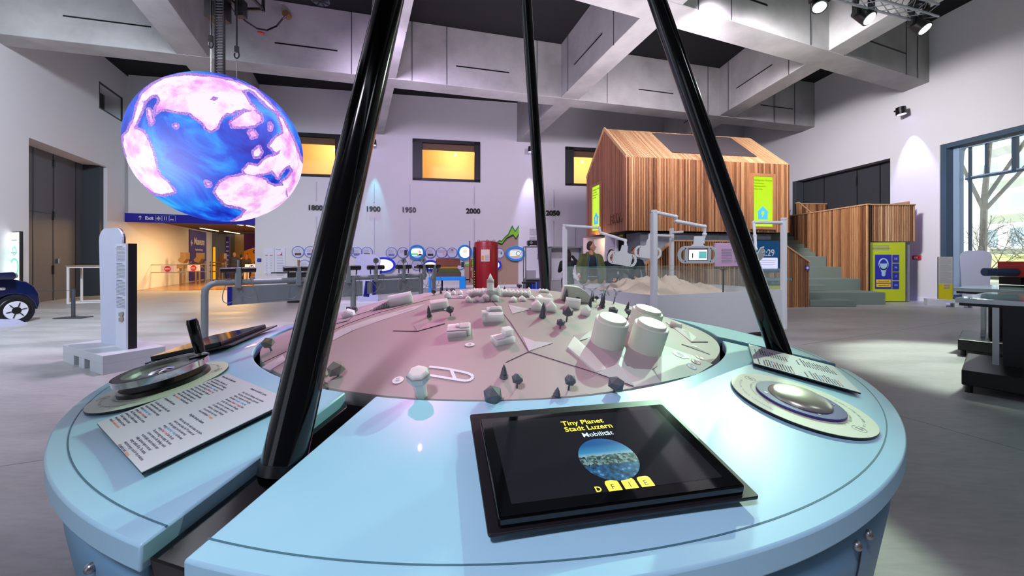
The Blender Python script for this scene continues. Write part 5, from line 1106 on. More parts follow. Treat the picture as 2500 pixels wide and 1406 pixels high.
# concrete base below, lit display corner under the overhang
CB = mat('dark_cast_concrete', rgb(124, 127, 138), .8, bump=.25, bscale=14, var=.35, vscale=7)
MB().box(((HWD + .95) / 2 - .45, HDP / 2 + .1, Z0 / 2 - .02), (HWD - 1.05, HDP - .25, Z0 - .03)).build('concrete_base', CB, house)
ov = thing('display_niche', 'warmly lit white display niche with a green arrow circle under the house overhang', 'display', HM @ T(.25, 1.7, 0))
MB().box((0, .55, 1.25), (.06, 2.0, 1.9)).build('back_panel', WHITE, ov); 
MB().box((-.15, -.35, 1.25), (.5, .05, 2.0)).build('side_panel', mat('panel_lilac', rgb(208, 196, 220), .6), ov); MB().box((-.15, 1.75, 1.25), (.5, .05, 2.0)).build('side_panel', mat('panel_lilac', rgb(208, 196, 220), .6), ov)
q = MB(); ring(q, .15, .10, 0, .02, 28, M=T(-.045, .3, 1.55) @ rotz(-PI / 2) @ STAND); q.build('arrow_circle', mat('sea_green', rgb(70, 130, 120), .5), ov)
MB().box((-.12, .35, .95), (.1, .9, .55)).build('dark_cabinet', mat('dark_brown', rgb(50, 36, 34), .5), ov)
bs = thing('base_spotlight', 'tiny black spotlight under the floor of the wooden house', 'spotlight', HM @ T(.35, .9, 2.1)); MB().cyl((0, 0, 0), (0, 0, .18), .05, .05, 12).build('housing', BLACK, bs)
q = HM @ Vector((-.25, 2.2, 2.15)); lamp('niche_light', 'POINT', q, None, (1, .62, .28), 22, .08)
# slatted balustrade wall in front of the base, stair to the right
def bwall(px, py): Y = 9.84 / (1 - .18 * (px - CX) / FPX); return P(px, py, Y)
def slatpanel(name, lab, cat, outline, o0, pitch=.075, m=LARCH, th=.04, parent=None, backing=True, cap=None):
    """outline: list of (u, z0, z1) knots along the panel direction; o0 = frame"""
    t = parent or thing(name, lab, cat, o0)
    us = [k[0] for k in outline]; f0 = lambda u: float(np.interp(u, us, [k[1] for k in outline])); f1 = lambda u: float(np.interp(u, us, [k[2] for k in outline]))
    q = MB(); slats(q, us[0], us[-1], f0, f1, 0, pitch, pitch * .62, th); q.build('slats', m, t, None)
    if backing: q = MB(); q.prism([(k[0], k[1]) for k in outline] + [(k[0], k[2]) for k in reversed(outline)], -.06, -.03, STAND); q.build('backing', BACKW, t)
    q = MB()
    for a, b_ in zip(outline, outline[1:]): q.bar((a[0], .02, a[2] + .015), (b_[0], .02, b_[2] + .015), .12, .04, (0, 0, 1), .7)
    q.build('top_rail', LARCHB, t); return t
a = bwall(1574, 647); BM = frame((a.x, a.y, 0), hd_, z=(0, 0, 1)); bi = BM.inverted()
kn = [(lambda p: (p.x, 0.0, p.z))(bi @ bwall(*c)) for c in ((1574, 647), (1644, 591), (1921, 609), (1975, 641))]
kn = [(kn[0][0], .0, kn[0][2]), (kn[1][0], 0, 1.92), (kn[2][0] - .25, 0, 1.92), (kn[3][0], 0, kn[3][2])]
slatpanel('balustrade_wall', 'long larch slat balustrade before the concrete base with sloping ends', 'balustrade', kn, BM)
e = BM @ Vector((kn[3][0], 0, 0)); t = thing('stair_sign', 'small purple square sign on the balustrade end by the stairs', 'sign', frame(e + Vector((-.09, -.05, 1.16)), hd_, z=(0, 0, 1)))
MB().box((0, 0, 0), (.13, .02, .14)).build('plate', mat('museum_purple', rgb(66, 34, 150), .6), t); MB().box((0, -.012, 0), (.07, .004, .07)).build('pictogram', WHITE, t)
# poster on the balustrade
a, b_ = bwall(1741, 593), bwall(1846, 650); t = thing('text_poster', 'lilac text poster on the slat balustrade behind the tablet', 'poster', frame(((a.x + b_.x) / 2, (a.y + b_.y) / 2 - .05, (a.z + b_.z) / 2), hd_, z=(0, 0, 1)))
MB().box((0, 0, 0), (b_.x - a.x, .015, a.z - b_.z)).build('sheet', mat('poster_lilac', rgb(214, 178, 214), .6), t); q = MB()
for j in range(9):
    for x in (-.3, .12): q.box((x, -.01, .16 - j * .045), (.34, .004, .012))
q.build('text_lines', INKG, t)
# stairs and seating steps
ST = mat('green_terrazzo', rgb(118, 132, 124), .7, bump=.2, bscale=150, var=.12, vscale=120); STE = mat('step_edge', rgb(150, 160, 150), .7)
st = thing('stair', 'grey green terrazzo steps rising between the slatted walls at right', 'stairs', (10.2, 12, 0))
def stp(x0, x1, y0, y1, z0, z1, mm=ST):
    MB().box(((x0 + x1) / 2 - 10.2, (y0 + y1) / 2 - 12, (z0 + z1) / 2), (x1 - x0, y1 - y0, z1 - z0)).build('step', mm, st, bevel=.012, seg=1)
stp(8.86, 10.25, 11.45, 12.05, 0, .19); stp(8.9, 11.65, 12.0, 12.85, 0, .38); stp(8.95, 10.2, 12.5, 12.86, .38, .57); stp(9.0, 11.65, 12.85, 13.6, 0, .76)
stp(9.05, 9.95, 13.3, 13.62, .76, .95); stp(9.1, 11.65, 13.6, 14.2, 0, 1.14); stp(9.2, 11.6, 14.2, 14.7, 0, 1.52)
for k in range(7): stp(9.3, 11.6, 14.7 + k * .28, 14.7 + (k + 1) * .28 + (.0 if k < 6 else 1.2), 0, 1.52 + .165 * (k + 1))
SM = frame((11.72, 12.72, 0), (0, 1, 0), z=(0, 0, 1))
slatpanel('parapet_wall', 'tall slatted side wall of the stairs at right, seen at an angle', 'wall panel', [(0.0, 0, 3.2), (4.4, 0, 3.2)], frame((11.66, 17.0, 0), (0, -1, 0), z=(0, 0, 1)), .085)
fr2 = frame((11.68, 12.70, 0), (1, .02, 0), z=(0, 0, 1))
slatpanel('stair_box', 'slatted upper front of the stair box above the lime poster', 'wall panel', [(0.0, 2.0, 3.2), (1.64, 2.0, 3.2)], fr2, .075, LARCHB)
o = tag(MB().box((12.50, 13.4, 1.0), (1.44, 1.2, 2.0)).build('concrete_pier', mat('grey_cast_concrete', rgb(140, 142, 146), .8, bump=.2, bscale=16, var=.25, vscale=8)), 'grey cast concrete pier carrying the slatted stair box', 'pier')
o = tag(MB().box((13.3, 13.9, 2.5), (.06, 2.0, 1.7)).build('side_board', LARCHB), 'short wooden return board at the right end of the stair box', 'board')
t = thing('lime_poster', 'lime poster with a blue light bulb and four language buttons under the stair box', 'poster', T(12.39, 12.74, 1.0))
PW_, PH_ = 1.22, 1.95; MB().box((0, 0, 0), (PW_, .03, PH_)).build('poster_board', LIME, t)
RB = mat('royal_print', rgb(30, 32, 170), .5); PB = mat('pale_blue_print', rgb(170, 210, 240), .5)
MB().box((-.125, -.02, 0.0), (.54, .01, 1.13)).build('bulb_field', RB, t)
for j, s in enumerate(('DE', 'FR', 'IT', 'EN')):
    z = .43 - .29 * j; MB().box((.285, -.02, z), (.21, .012, .26)).build('language_button', RB, t); text('language_text', s, .085, PB, t, T(.285, -.03, z - .03) @ STAND, .003, 'CENTER')
q = MB(); ring(q, (.165, .20), (.125, .16), .0, .006, 36, M=T(-.125, -.026, .25) @ STAND); q.build('bulb_ring', PB, t)
MB().prism([(-.14, .0), (.14, 0), (.15, -.05), (.06, -.3), (.06, -.38), (.03, -.42), (-.03, -.42), (-.06, -.38), (-.06, -.3), (-.15, -.05)], 0, .006, T(-.125, -.026, .27) @ STAND).build('bulb_body', PB, t)
for z in (-.31, -.45): MB().box((-.125, -.03, z), (.47, .008, .11)).build('yellow_label', YEL, t); text('label_text', 'Experience Energy', .045, BLACK, t, T(-.125, -.036, z - .015) @ STAND, .002, 'CENTER')
q = MB()
for j in range(4): q.box((-.2, -.018, .86 - .045 * j), (.55, .004, .014))
q.build('title_lines', INKG, t)
slatpanel('landing_parapet', 'far slatted parapet at the top of the stairs behind the house corner', 'wall panel', [(0, 2.3, 3.45), (1.15, 2.3, 3.55)], frame((11.2, 16.95, 0), (1, .12, 0), z=(0, 0, 1)), .075)
slatpanel('landing_parapet', 'slatted parapet with sloping rail at the top of the stairs', 'wall panel', [(0, 0, 3.75), (.1, 0, 3.78), (.85, 0, 3.1)], frame((11.95, 16.2, 0), (1, -.1, 0), z=(0, 0, 1)), .075)
slatpanel('landing_parapet', 'slatted parapet before the dark door, above the stairs', 'wall panel', [(0, 0, 3.8), (1.2, 0, 3.8)], frame((12.5, 16.75, 0), (1, .02, 0), z=(0, 0, 1)), .075)
fa = thing('fire_call_point', 'small red fire alarm call point on the right wall beside the stair box', 'alarm', frame(RWp(13.15, 1.47, .035), -rd, z=(0, 0, 1))); MB().box((0, 0, 0), (.24, .06, .14)).build('box', RED, fa, bevel=.008); MB().box((-.0, -.034, 0), (.1, .01, .07)).build('window', WHITE, fa)

# ---------------------------------------------------------------- sand table with camera arms
SN, SE = Vector((2.27, 6.16, 0)), Vector((5.20, 7.37, 0)); sx_ = (SE - SN).normalized(); LX = (SE - SN).length; LY = 2.80
SDM = frame(SN, sx_, z=(0, 0, 1)); sand = thing('sand_table', 'white box table filled with sand behind low glass walls, right of centre', 'table', SDM)
BOXM = mat('table_box_white', rgb(206, 210, 216), .45)
q = MB(); q.box((LX / 2, .012, .47), (LX, .024, .76)); q.box((LX / 2, LY - .012, .47), (LX, .024, .76)); q.box((.012, LY / 2, .47), (.024, LY, .76)); q.box((LX - .012, LY / 2, .47), (.024, LY, .76)); q.box((LX / 2, LY / 2, .12), (LX - .05, LY - .05, .04)); q.build('box_panels', BOXM, sand)
q = MB(); q.box((LX / 2, .04, .065), (LX - .06, .05, .05)); q.box((.04, LY / 2, .065), (.05, LY - .06, .05)); q.build('base_rail', mat('base_plum', rgb(34, 26, 44), .5), sand)
for (x, y) in ((.25, .2), (LX - .2, .2), (.25, LY - .2), (LX - .2, LY - .2)):
    c = MB().cyl((x - .03, y, .045), (x + .03, y, .045), .045, .045, 16).build('caster', BLACK, sand); MB().box((x, y, .085), (.12, .08, .03)).build('caster_fork', BLACK, c)
gx, gy = 96, 80; vs = []; fs = []
from mathutils import noise as NZ
def sandz(u, v):
    x, y = u * LX, v * LY
    m1 = .24 * math.exp(-((x - .95) / .55) ** 2 - ((y - 1.9) / .5) ** 2) + .30 * math.exp(-((x - 1.7) / .6) ** 2 - ((y - 1.3) / .4) ** 2) + .16 * math.exp(-((x - 2.35) / .22) ** 2 - ((y - .95) / .3) ** 2) + .2 * math.exp(-((x - .9) / .45) ** 2 - ((y - 1.2) / .35) ** 2)
    rg = 1 - abs(NZ.noise(Vector((x * 4.5, y * 3, 1)))) * 2
    return .70 + m1 * (.75 + .5 * rg + .25 * NZ.noise(Vector((x * 11, y * 7, 3)))) + .035 * NZ.noise(Vector((x * 7, y * 7, 2))) + .02 * abs(NZ.noise(Vector((x * 16, y * 5, 5))))
for j in range(gy + 1):
    for i in range(gx + 1): u, v = i / gx, j / gy; vs.append((.03 + u * (LX - .06), .03 + v * (LY - .06), sandz(u, v)))
for j in range(gy):
    for i in range(gx): a = j * (gx + 1) + i; fs.append((a, a + 1, a + gx + 2, a + gx + 1))
q = MB(); q.add(vs, fs); tag(q.build('sand', mat('beige_sand', rgb(214, 198, 176), .95, bump=.35, bscale=45, var=.06), sand, smooth=True), kind='stuff')
GL2 = mat('green_edge_glass', (.70, .92, .84, 1), .02, alpha=.07, spec=.5)
for (a, b_) in (((.02, .03), (LX * .5 - .01, .03)), ((LX * .5 + .01, .03), (LX - .02, .03)), ((.03, .03), (.03, LY * .5 - .01)), ((.03, LY * .5 + .01), (.03, LY - .03)), ((.03, LY - .03), (LX - .02, LY - .03)), ((LX - .03, .03), (LX - .03, LY - .03))):
    g = MB().bar((*a, 1.03), (*b_, 1.03), .008, .44).build('glass_pane', GL2, sand); MB().bar((*a, 1.252), (*b_, 1.252), .010, .004).build('glass_edge', mat('glass_edge', rgb(130, 190, 165), .2), g)
MB().box((LX * .5, .03, 1.02), (.018, .02, .48)).build('glass_post', DGREY, sand); MB().box((LX * .5 - .05, .03, 1.255), (.06, .04, .025)).build('glass_clamp', STEEL, sand); MB().box((LX * .5 + .05, .03, 1.255), (.06, .04, .025)).build('glass_clamp', STEEL, sand)
ARM = mat('arm_white', rgb(222, 226, 232), .35)
SC_ = [(.03, .03), (LX - .03, .03), (.03, LY - .03), (LX - .03, LY - .03)]
for (x, y) in SC_: p = MB().box((x + (-.03 if x < 1 else .03), y + (-.03 if y < 1 else .03), 1.135), (.085, .085, 2.09)).build('corner_post', ARM, sand, bevel=.01); MB().cyl((x + (-.03 if x < 1 else .03), y + (-.03 if y < 1 else .03), 2.18), (x + (-.03 if x < 1 else .03), y + (-.03 if y < 1 else .03), 2.22), .05, .05, 16).build('post_cap', ARM, p)
# arms with tablets
def tabletshape(): # tablet holder outline with grips; local xy, 0.62 wide
    return rr(.62, .27, .11) 
HOLD = mat('holder_grey', rgb(176, 184, 190), .4); HOLDW = mat('holder_white', rgb(214, 220, 224), .4)
def camtablet(M, lab, front=True, s=1.0, pic=True):
    t = thing('tablet_holder', lab, 'tablet holder', M, 'tablet holders on swinging arms'); mm = HOLD if front else HOLDW
    # plate with two open grips: middle slab, top and bottom bars, outer bows
    q = MB(); q.box((0, 0, 0), (.42 * s, .02, .27 * s)); q.build('plate', mm, t, bevel=.004)
    for sg in (-1, 1):
        g = MB(); ao = [(sg * (.205 + .115 * math.cos(a_)) * s, .135 * s * math.sin(a_)) for a_ in [-PI / 2 + PI * i / 16 for i in range(17)]]; ai = [(sg * (.205 + .065 * math.cos(a_)) * s, .088 * s * math.sin(a_)) for a_ in [-PI / 2 + PI * i / 16 for i in range(17)]]
        for i in range(16): g.prism([ao[i], ao[i + 1], ai[i + 1], ai[i]], -.01, .01, STAND)
        g.build('grip', mm, t)
    MB().prism([(-.12 * s, .13 * s), (-.075 * s, .16 * s), (-.065 * s, .29 * s), (.065 * s, .29 * s), (.075 * s, .16 * s), (.12 * s, .13 * s)], -.01, .01, STAND).build('neck_plate', HOLDW, t)
    for x in (-.2, .2):
        for z in (-.1, .1): MB().cyl((x * s, -.014, z * s), (x * s, -.009, z * s), .009, .009, 10).build('bolt', BLACK, t)
    if front and pic:
        MB().box((0, -.012, .01), (.31 * s, .008, .19 * s)).build('recess', mat('recess_brown', rgb(110, 90, 100), .3), t); d = MB().box((-.005, -.02, 0), (.28 * s, .012, .155 * s)).build('display', mat('phone_white', (1, 1, 1, 1), .3, emit=(1, 1, 1, 1), es=.95), t)
        MB().box((.065 * s, -.028, 0), (.12 * s, .004, .105 * s)).build('picture', mat('phone_picture', rgb(90, 180, 170), .4, var=.6, vscale=14, emit=rgb(110, 180, 180), es=.5), d); MB().box((-.095 * s, -.028, -.01), (.014 * s, .004, .075 * s)).build('figure_icon', BLACK, d)
    return t
def armpts(pts, Y0, Y1):
    n = len(pts) - 1; return [P(x, y, Y0 + (Y1 - Y0) * i / n) for i, (x, y) in enumerate(pts)]
def swingarm(pts, Y0, Y1, lab):
    W = armpts(pts, Y0, Y1); t = thing('swing_arm', lab, 'arm', W[0], 'white swing arms of the sand table'); w0 = W[0]
    for k, (a, b_) in enumerate(zip(W, W[1:])):
        L = (b_ - a).length; r = .032 if L > .3 else .027; MB().cyl(a - w0, b_ - w0, r, r * .85, 14).build('arm_segment', ARM, t, smooth=True)
    for p in W[1:]: MB().ico(p - w0, .036, 2).build('joint', ARM, t, smooth=True)
swingarm([(1598, 518), (1650, 529), (1651, 540), (1720, 553), (1720, 572), (1715, 592)], 6.2, 6.3, 'white jointed arm from the nearest corner post holding the lit tablet')
camtablet(frame(P(1715, 622, 6.28), (1, .05, 0), z=(0, -.06, 1)) @ T(-.08, 0, .0), 'grey tablet holder with a glowing screen facing the viewer', True, 1.05)
swingarm([(1383, 551), (1463, 556), (1466, 568), (1527, 587), (1527, 598)], 8.68, 7.6, 'white jointed arm from the left rear post')
camtablet(frame(P(1519, 632, 7.5), (.96, .1, -.22), z=(.18, -.1, 1)), 'pale tablet holder seen from behind, tilted, before the visitors', False, .92, False)
swingarm([(1666, 566), (1638, 568), (1637, 576), (1587, 573), (1585, 587)], 9.8, 8.4, 'white jointed arm from the far right post')
camtablet(frame(P(1582, 616, 8.3), (.97, .1, -.1), z=(.12, -.1, 1)), 'pale tablet holder seen from behind, left of the nearest corner post', False, .95, False)
swingarm([(1912, 543), (1840, 543), (1843, 576), (1845, 608)], 7.37, 7.0, 'white jointed arm from the right corner post')
camtablet(frame(P(1846, 630, 6.95), (.65, .75, -.35), z=(.15, -.5, .8)), 'white tablet holder turned sideways at the right corner post', False, .8, False)
# kiosk screen 12:29
a = P(1868, 624, 10.2); t = thing('clock_kiosk', 'upright touch kiosk showing 12:29 above a language bar', 'kiosk', frame((a.x, a.y, 0), hd_, z=(0, 0, 1)))
MB().box((0, .03, 1.50), (.94, .06, .88)).build('screen_body', BLACK, t); q = MB().box((0, -.004, 1.51), (.86, .008, .80)).build('display', mat('night_screen', rgb(8, 50, 90), .2, var=.8, vscale=2.5, emit=rgb(6, 60, 100), es=.8), t)
text('clock_digits', '12:29', .25, WHITE, q, T(-.22, -.012, 1.51) @ STAND, .003, bold=.015, sx=.9); MB().prism(rr(.70, .30, .03), 0, .004, T(.02, -.012, 1.31) @ STAND).build('message_box', mat('message_lilac', rgb(205, 205, 235), .3, emit=rgb(205, 205, 235), es=.75), q)
for z in (1.39, 1.33, 1.28): MB().box((.05, -.018, z), (.45, .004, .014)).build('message_line', WHITE, q)
MB().box((0, -.12, .90), (1.0, .4, .06)).build('desk', mat('desk_grey', rgb(110, 140, 150), .4), t); MB().box((0, .0, .55), (.9, .2, .66)).build('stand', mat('desk_grey', rgb(110, 140, 150), .4), t)
MB().box((0, -.11, .62), (.9, .02, .22)).build('yellow_front', LIME, t); MB().box((0, .0, .12), (.9, .2, .2)).build('foot', DGREY, t)
for j, s in enumerate(('DE', 'FR', 'IT', 'EN')): text('language_text', s, .08, WHITE, t, T(-.32 + .2 * j, -.125, .78) @ STAND, .003)

# ---------------------------------------------------------------- headphone rail
RA, RB_ = Vector((-4.47, 5.6, 0)), Vector((-1.86, 8.3, 0)); rdx = (RB_ - RA).normalized(); RL = (RB_ - RA).length
RM = frame(RA, rdx, z=(0, 0, 1)); rail = thing('headphone_rail', 'long grey tubular rail with hanging panels and headphone rests, left of centre', 'rail', RM)
tube_pts = [(0, 0, 0), (0, 0, .9)] + [(.14 - .14 * math.cos(a), 0, .94 + .14 * math.sin(a)) for a in (.3, .7, 1.1, 1.57)] + [(RL, 0, 1.08)]
MB().tube(tube_pts, .045, 16).build('tube', GREYP, rail, smooth=True)
MB().cyl((RL - .12, 0, 0), (RL - .12, 0, 1.08), .05, .05, 16).build('post', GREYP, rail, smooth=True); MB().cyl((2.18, 0, 0), (2.18, 0, 1.08), .05, .05, 16).build('post', GREYP, rail, smooth=True)
for (x0, x1) in ((.27, 2.35), (2.55, 3.62)):
    p = MB().box(((x0 + x1) / 2, .0, .88), (x1 - x0, .05, .28)).build('hanging_panel', GREYP, rail, bevel=.004); MB().box((x0 + .02, -.03, .88), (.05, .03, .28)).build('blue_end', BLUE, p); MB().prism(rr(.7, .22, .02), 0, .003, T((x0 + x1) / 2 - .3, -.026, .88) @ STAND).build('service_cover', mat('panel_grey2', rgb(120, 130, 136), .45), p)
MB().box((2.45, .0, .86), (.1, .04, .3), Matrix.Rotation(.15, 3, 'Y')).build('blue_strut', BLUE, rail)
for k, (px, hw, top, lab) in enumerate(((580, .3, 'plain', 'first from the left, before the corridor'), (727, .3, 'wood', 'second, at the left edge of the thick pole'), (848, .3, 'wood', 'third, right of the thick pole'), (915, .2, 'F', 'fourth, with a round letter F sign'), (983, .2, 'F2', 'fifth, beside the strip of 1950'), (1032, .18, 'F3', 'sixth, near the house model'), (1058, .16, 'end', 'last one beyond the rail end'))):
    a = (px - CX) / FPX; tt = (a * RA.y - RA.x) / (rdx.x - a * rdx.y); o0 = Vector((tt, 0, 0))
    st_ = thing('headphone_rest', 'grey T shaped rest with black headphones, ' + lab, 'headphone rest', RM @ T(tt, -.01, 0), 'headphone rests on the grey rail')
    MB().box((0, -.03, 1.15), (.075, .05, .32)).build('bracket', GREYP, st_, bevel=.01)
    if top == 'end': MB().cyl((0, 0, 0), (0, 0, 1.1), .045, .045, 14).build('post', GREYP, st_, smooth=True)
    for sg in (-1, 1):
        h = MB().cyl((sg * .04, -.03, 1.27), (sg * (.04 + hw * .62), -.03, 1.27), .042, .042, 16).build('earpiece', BLACK, st_, smooth=True)
        MB().cyl((sg * (.02 + hw * .45), -.03, 1.24), (sg * (.02 + hw * .42), -.03, 1.14), .012, .010, 8).build('cable_plug', BLACK, h)
        cpts = []
        for i in range(15):
            u = i / 14; cpts.append((sg * (.02 + hw * .42) + sg * .09 * math.sin(u * PI * 1.4) - sg * u * .10, -.06 - .03 * math.sin(u * PI), 1.14 - .30 * math.sin(u * PI * .86) - (.06 if sg < 0 else .0)))
        MB().tube(cpts, .0055, 6).build('cable', mat('cable_grey', rgb(120, 118, 116), .5), h)
    if top in ('plain', 'wood'): MB().cyl((0, -.03, 1.3), (0, -.03, 1.42), .016, .02, 10).build('peg', STEEL if top == 'plain' else mat('peg_wood', rgb(160, 120, 80), .6), st_)
    elif top[0] == 'F': d = MB().cyl((0, -.04, 1.40), (0, -.03, 1.40), .055, .055, 24).build('round_sign', STEEL, st_); text('letter', 'F', .07, BLACK, d, T(-.02, -.044, 1.375) @ STAND, .002); MB().cyl((0, -.03, 1.28), (0, -.03, 1.36), .012, .012, 8).build('stem', STEEL, st_)

# ---------------------------------------------------------------- pallets, text columns and blank display boards
PALM = mat('pallet_grey', rgb(196, 200, 208), .4); BOARDW = mat('board_pale', rgb(206, 212, 236), .45)
def pallet(M, w_, d, h, lab):
    t = thing('pallet_plinth', lab, 'plinth', M)
    MB().box((w_ / 2, d / 2, h * .78), (w_, d, h * .44)).build('deck', PALM, t, bevel=.004)
    for a, b_ in ((0, .30), (.43, .57), (.70, 1)) if w_ < 3 else ((0, .2), (.4, .6), (.8, 1)): MB().box((w_ * (a + b_) / 2, d / 2, h * .28), (w_ * (b_ - a), d, h * .56)).build('block', PALM, t, bevel=.003)
    return t
def textcolumn(M, w_, h, lab, top, low, lines=True, logo=True):
    t = thing('text_column', lab, 'sign', M)
    MB().box((0, .055, h / 2), (w_ + .0, .09, h)).build('black_core', BLACK, t); MB().box((0, 0, h / 2), (w_, .02, h)).build('front_face', top, t)
    if low: MB().box((0, -.004, h * .18), (w_, .02, h * .36)).build('lower_field', low, t)
    q = MB(); n = 44
    for j in range(n):
        if j % 12 == 0: q.box((-w_ * .12, -.012, h * (.97 - j * .0135)), (w_ * .55, .003, h * .006)); continue
        if j % 12 == 11: continue
        q.box((0, -.012, h * (.97 - j * .0135)), (w_ * .86 * random.uniform(.88, 1), .003, h * .0035))
    q.build('text_lines', INKG, t)
    if logo:
        MB().prism(ell(w_ * .11, w_ * .2, 20), 0, .004, T(w_ * .1, -.014, h * .30) @ STAND).build('emblem', mat('emblem_orange', rgb(250, 170, 40), .5), t)
        for dz in (-.03, .04): MB().box((w_ * .1, -.02, h * .30 + dz), (w_ * .42, .004, .05), Matrix.Rotation(-.15, 3, 'Y')).build('emblem_bar', mat('emblem_grey', rgb(150, 150, 150), .5), t)
    return t
def blankboard(M, w_, h, lab, m=BOARDW):
    t = thing('display_board', lab, 'display board', M); MB().prism([(-w_ / 2 * .8, 0), (w_ / 2 * .8, 0)] + [(w_ / 2 - .3 * w_ + .3 * w_ * math.cos(a), h - .3 * w_ + .3 * w_ * math.sin(a)) for a in [i * PI / 12 for i in range(7)]] + [(-w_ / 2 + .3 * w_ - .3 * w_ * math.cos(a), h - .3 * w_ + .3 * w_ * math.sin(a)) for a in [PI / 2 - i * PI / 12 for i in range(7)]], 0, .02, STAND).build('front_face', m, t)
    MB().prism([(-w_ / 2 * .8, 0), (w_ / 2 * .8, 0)] + [(w_ / 2 - .3 * w_ + .3 * w_ * math.cos(a), h - .3 * w_ + .3 * w_ * math.sin(a)) for a in [i * PI / 12 for i in range(7)]] + [(-w_ / 2 + .3 * w_ - .3 * w_ * math.cos(a), h - .3 * w_ + .3 * w_ * math.sin(a)) for a in [PI / 2 - i * PI / 12 for i in range(7)]], -.02, -.001, STAND).build('dark_back', DGREY, t)
    return t
pn, pl_ = Vector((-5.07, 4.77, 0)), Vector((-6.30, 5.40, 0)); px_ = (pl_ - pn).normalized(); PM = frame(pn, -px_, z=(0, 0, 1))
PM = frame(pl_, (pn - pl_), z=(0, 0, 1))
pallet(PM, (pn - pl_).length, .62, .235, 'pale grey pallet shaped plinth at left behind the round table')
f = (pn - pl_).normalized(); fy = Vector((0, 0, 1)).cross(f)
cA, cB = G(291, 845, .235), G(322, 853, .235)
ctr = Vector((-5.27, 5.20, .235)); tx = Vector((.87, -.49, 0))
textcolumn(frame(ctr, tx, z=(0, 0, 1)), .37, 1.41, 'tall narrow white text column with black edge on the left plinth', mat('column_white', rgb(222, 226, 244), .45), None)
blankboard(frame((-5.68, 5.47, .235), (.94, -.34, 0), z=(0, 0, 1)), .56, 1.64, 'pale blank standing board beside the text column on the left plinth')
o0 = G(808, 752, 0); pallet(frame((-4.9, 10.3, 0), (1, .2, 0), z=(0, 0, 1)), 1.45, .7, .24, 'grey pallet plinth on the floor behind the headphone rail')
blankboard(frame((-4.02, 10.75, .24), (1, .2, 0), z=(0, 0, 1)), .66, 1.32, 'pale blank standing board behind the rail, right of the thick pole', mat('board_mid', rgb(168, 176, 206), .5))
pallet(frame((12.62, 11.7, 0), (.8, -.6, 0), z=(0, 0, 1)), 1.3, .42, .21, 'pale grey pallet plinth before the right window')
textcolumn(frame((13.0, 11.55, .21), (.8, -.6, 0), z=(0, 0, 1)), .29, 1.28, 'text column with a yellow lower half at the right window', mat('column_grey', rgb(176, 178, 172), .5), mat('mustard', rgb(196, 186, 10), .5))
blankboard(frame((13.5, 11.22, .21), (.8, -.6, 0), z=(0, 0, 1)), .62, 1.46, 'pale blank standing board in front of the right window', mat('board_grey', rgb(186, 192, 214), .5))
# ---------------------------------------------------------------- left side: car, bar table, barrier post, screen
NAVY = mat('navy_car_paint', rgb(14, 22, 66), .16, .3, coat=.8); 
car = thing('microcar', 'dark blue rounded microcar cut off by the left edge', 'car', frame((-11.06, 8.57, 0), (.08, 1, 0), z=(0, 0, 1)))
body = [(-2.4, .30), (-.36, .30), (-.34, .46), (-.25, .58), (-.10, .64), (.05, .64), (.20, .58), (.31, .45), (.36, .30), (.39, .26), (.43, .40), (.41, .62), (.33, .80), (.20, .91), (.02, .97), (-.20, 1.0), (-.34, 1.06), (-.62, 1.32), (-.95, 1.55), (-1.5, 1.62), (-2.4, 1.5)]
MB().prism(body, -1.3, 0, STAND).build('body', NAVY, car, bevel=.07, seg=4)
MB().prism([(-.30, 1.02), (-.18, 1.015), (-.60, 1.36), (-.70, 1.36)], -1.2, -.02, T(.06, -.01, .01) @ STAND).build('windscreen', mat('screen_tint', rgb(190, 186, 220), .1), car)
MB().prism([(-.40, 1.03), (-.66, 1.28), (-1.6, 1.5), (-1.6, 1.03)], 0, .012, STAND).build('side_window', SCR, car)
MB().cyl((-.40, -.12, 1.06), (-.12, -.12, 1.06), .075, .085, 20).build('mirror', NAVY, car, smooth=True); MB().cyl((-.12, -.12, 1.06), (-.06, -.12, 1.06), .08, .05, 20).build('mirror_cap', STEEL, car, smooth=True)
w_ = MB().cyl((0, -.02, .285), (0, .16, .285), .285, .285, 40).build('tyre', BLACK, car, smooth=True, bevel=.02)
MB().cyl((0, -.035, .285), (0, -.02, .285), .20, .205, 40).build('hubcap', mat('hub_white', rgb(216, 214, 226), .35), w_, smooth=True); MB().cyl((0, -.05, .285), (0, -.03, .285), .075, .08, 24).build('hub_centre', BLACK, w_)
for i in range(6): a = i * PI / 3 + .2; MB().bar((.08 * math.cos(a), -.04, .285 + .08 * math.sin(a)), (.175 * math.cos(a), -.04, .285 + .175 * math.sin(a)), .012, .02, (0, -1, 0)).build('spoke_slot', BLACK, w_)
MB().prism(ell(.34, .36, 30, 0, .28), -.2, .004, STAND).build('wheel_arch', mat('arch_dark', rgb(10, 12, 26), .6), car)
MB().prism(rr(.24, .07, .034), 0, .012, T(-.28, -.005, .78) @ STAND).build('badge', STEEL, car); text('badge_text', 'microlino', .05, WHITE, car, T(-.37, -.02, .765) @ STAND, .003)
MB().prism([(-.6, .0), (-.02, 0), (-.16, .11), (-.6, .2)], -.3, .02, T(0, -.32, 0) @ STAND).build('chock_plate', mat('plate_lilac', rgb(190, 190, 220), .4), car)
t = thing('bright_info_screen', 'bright white info screen with green graphics at the far left edge', 'screen', frame((-14.2, 10.9, 0), (.88, -.35, 0), z=(0, 0, 1)))
MB().box((0, .04, 1.32), (1.1, .06, 1.75)).build('frame', BLACK, t); MB().box((-.02, 0, 1.34), (1.02, .02, 1.66)).build('display', SCW, t)
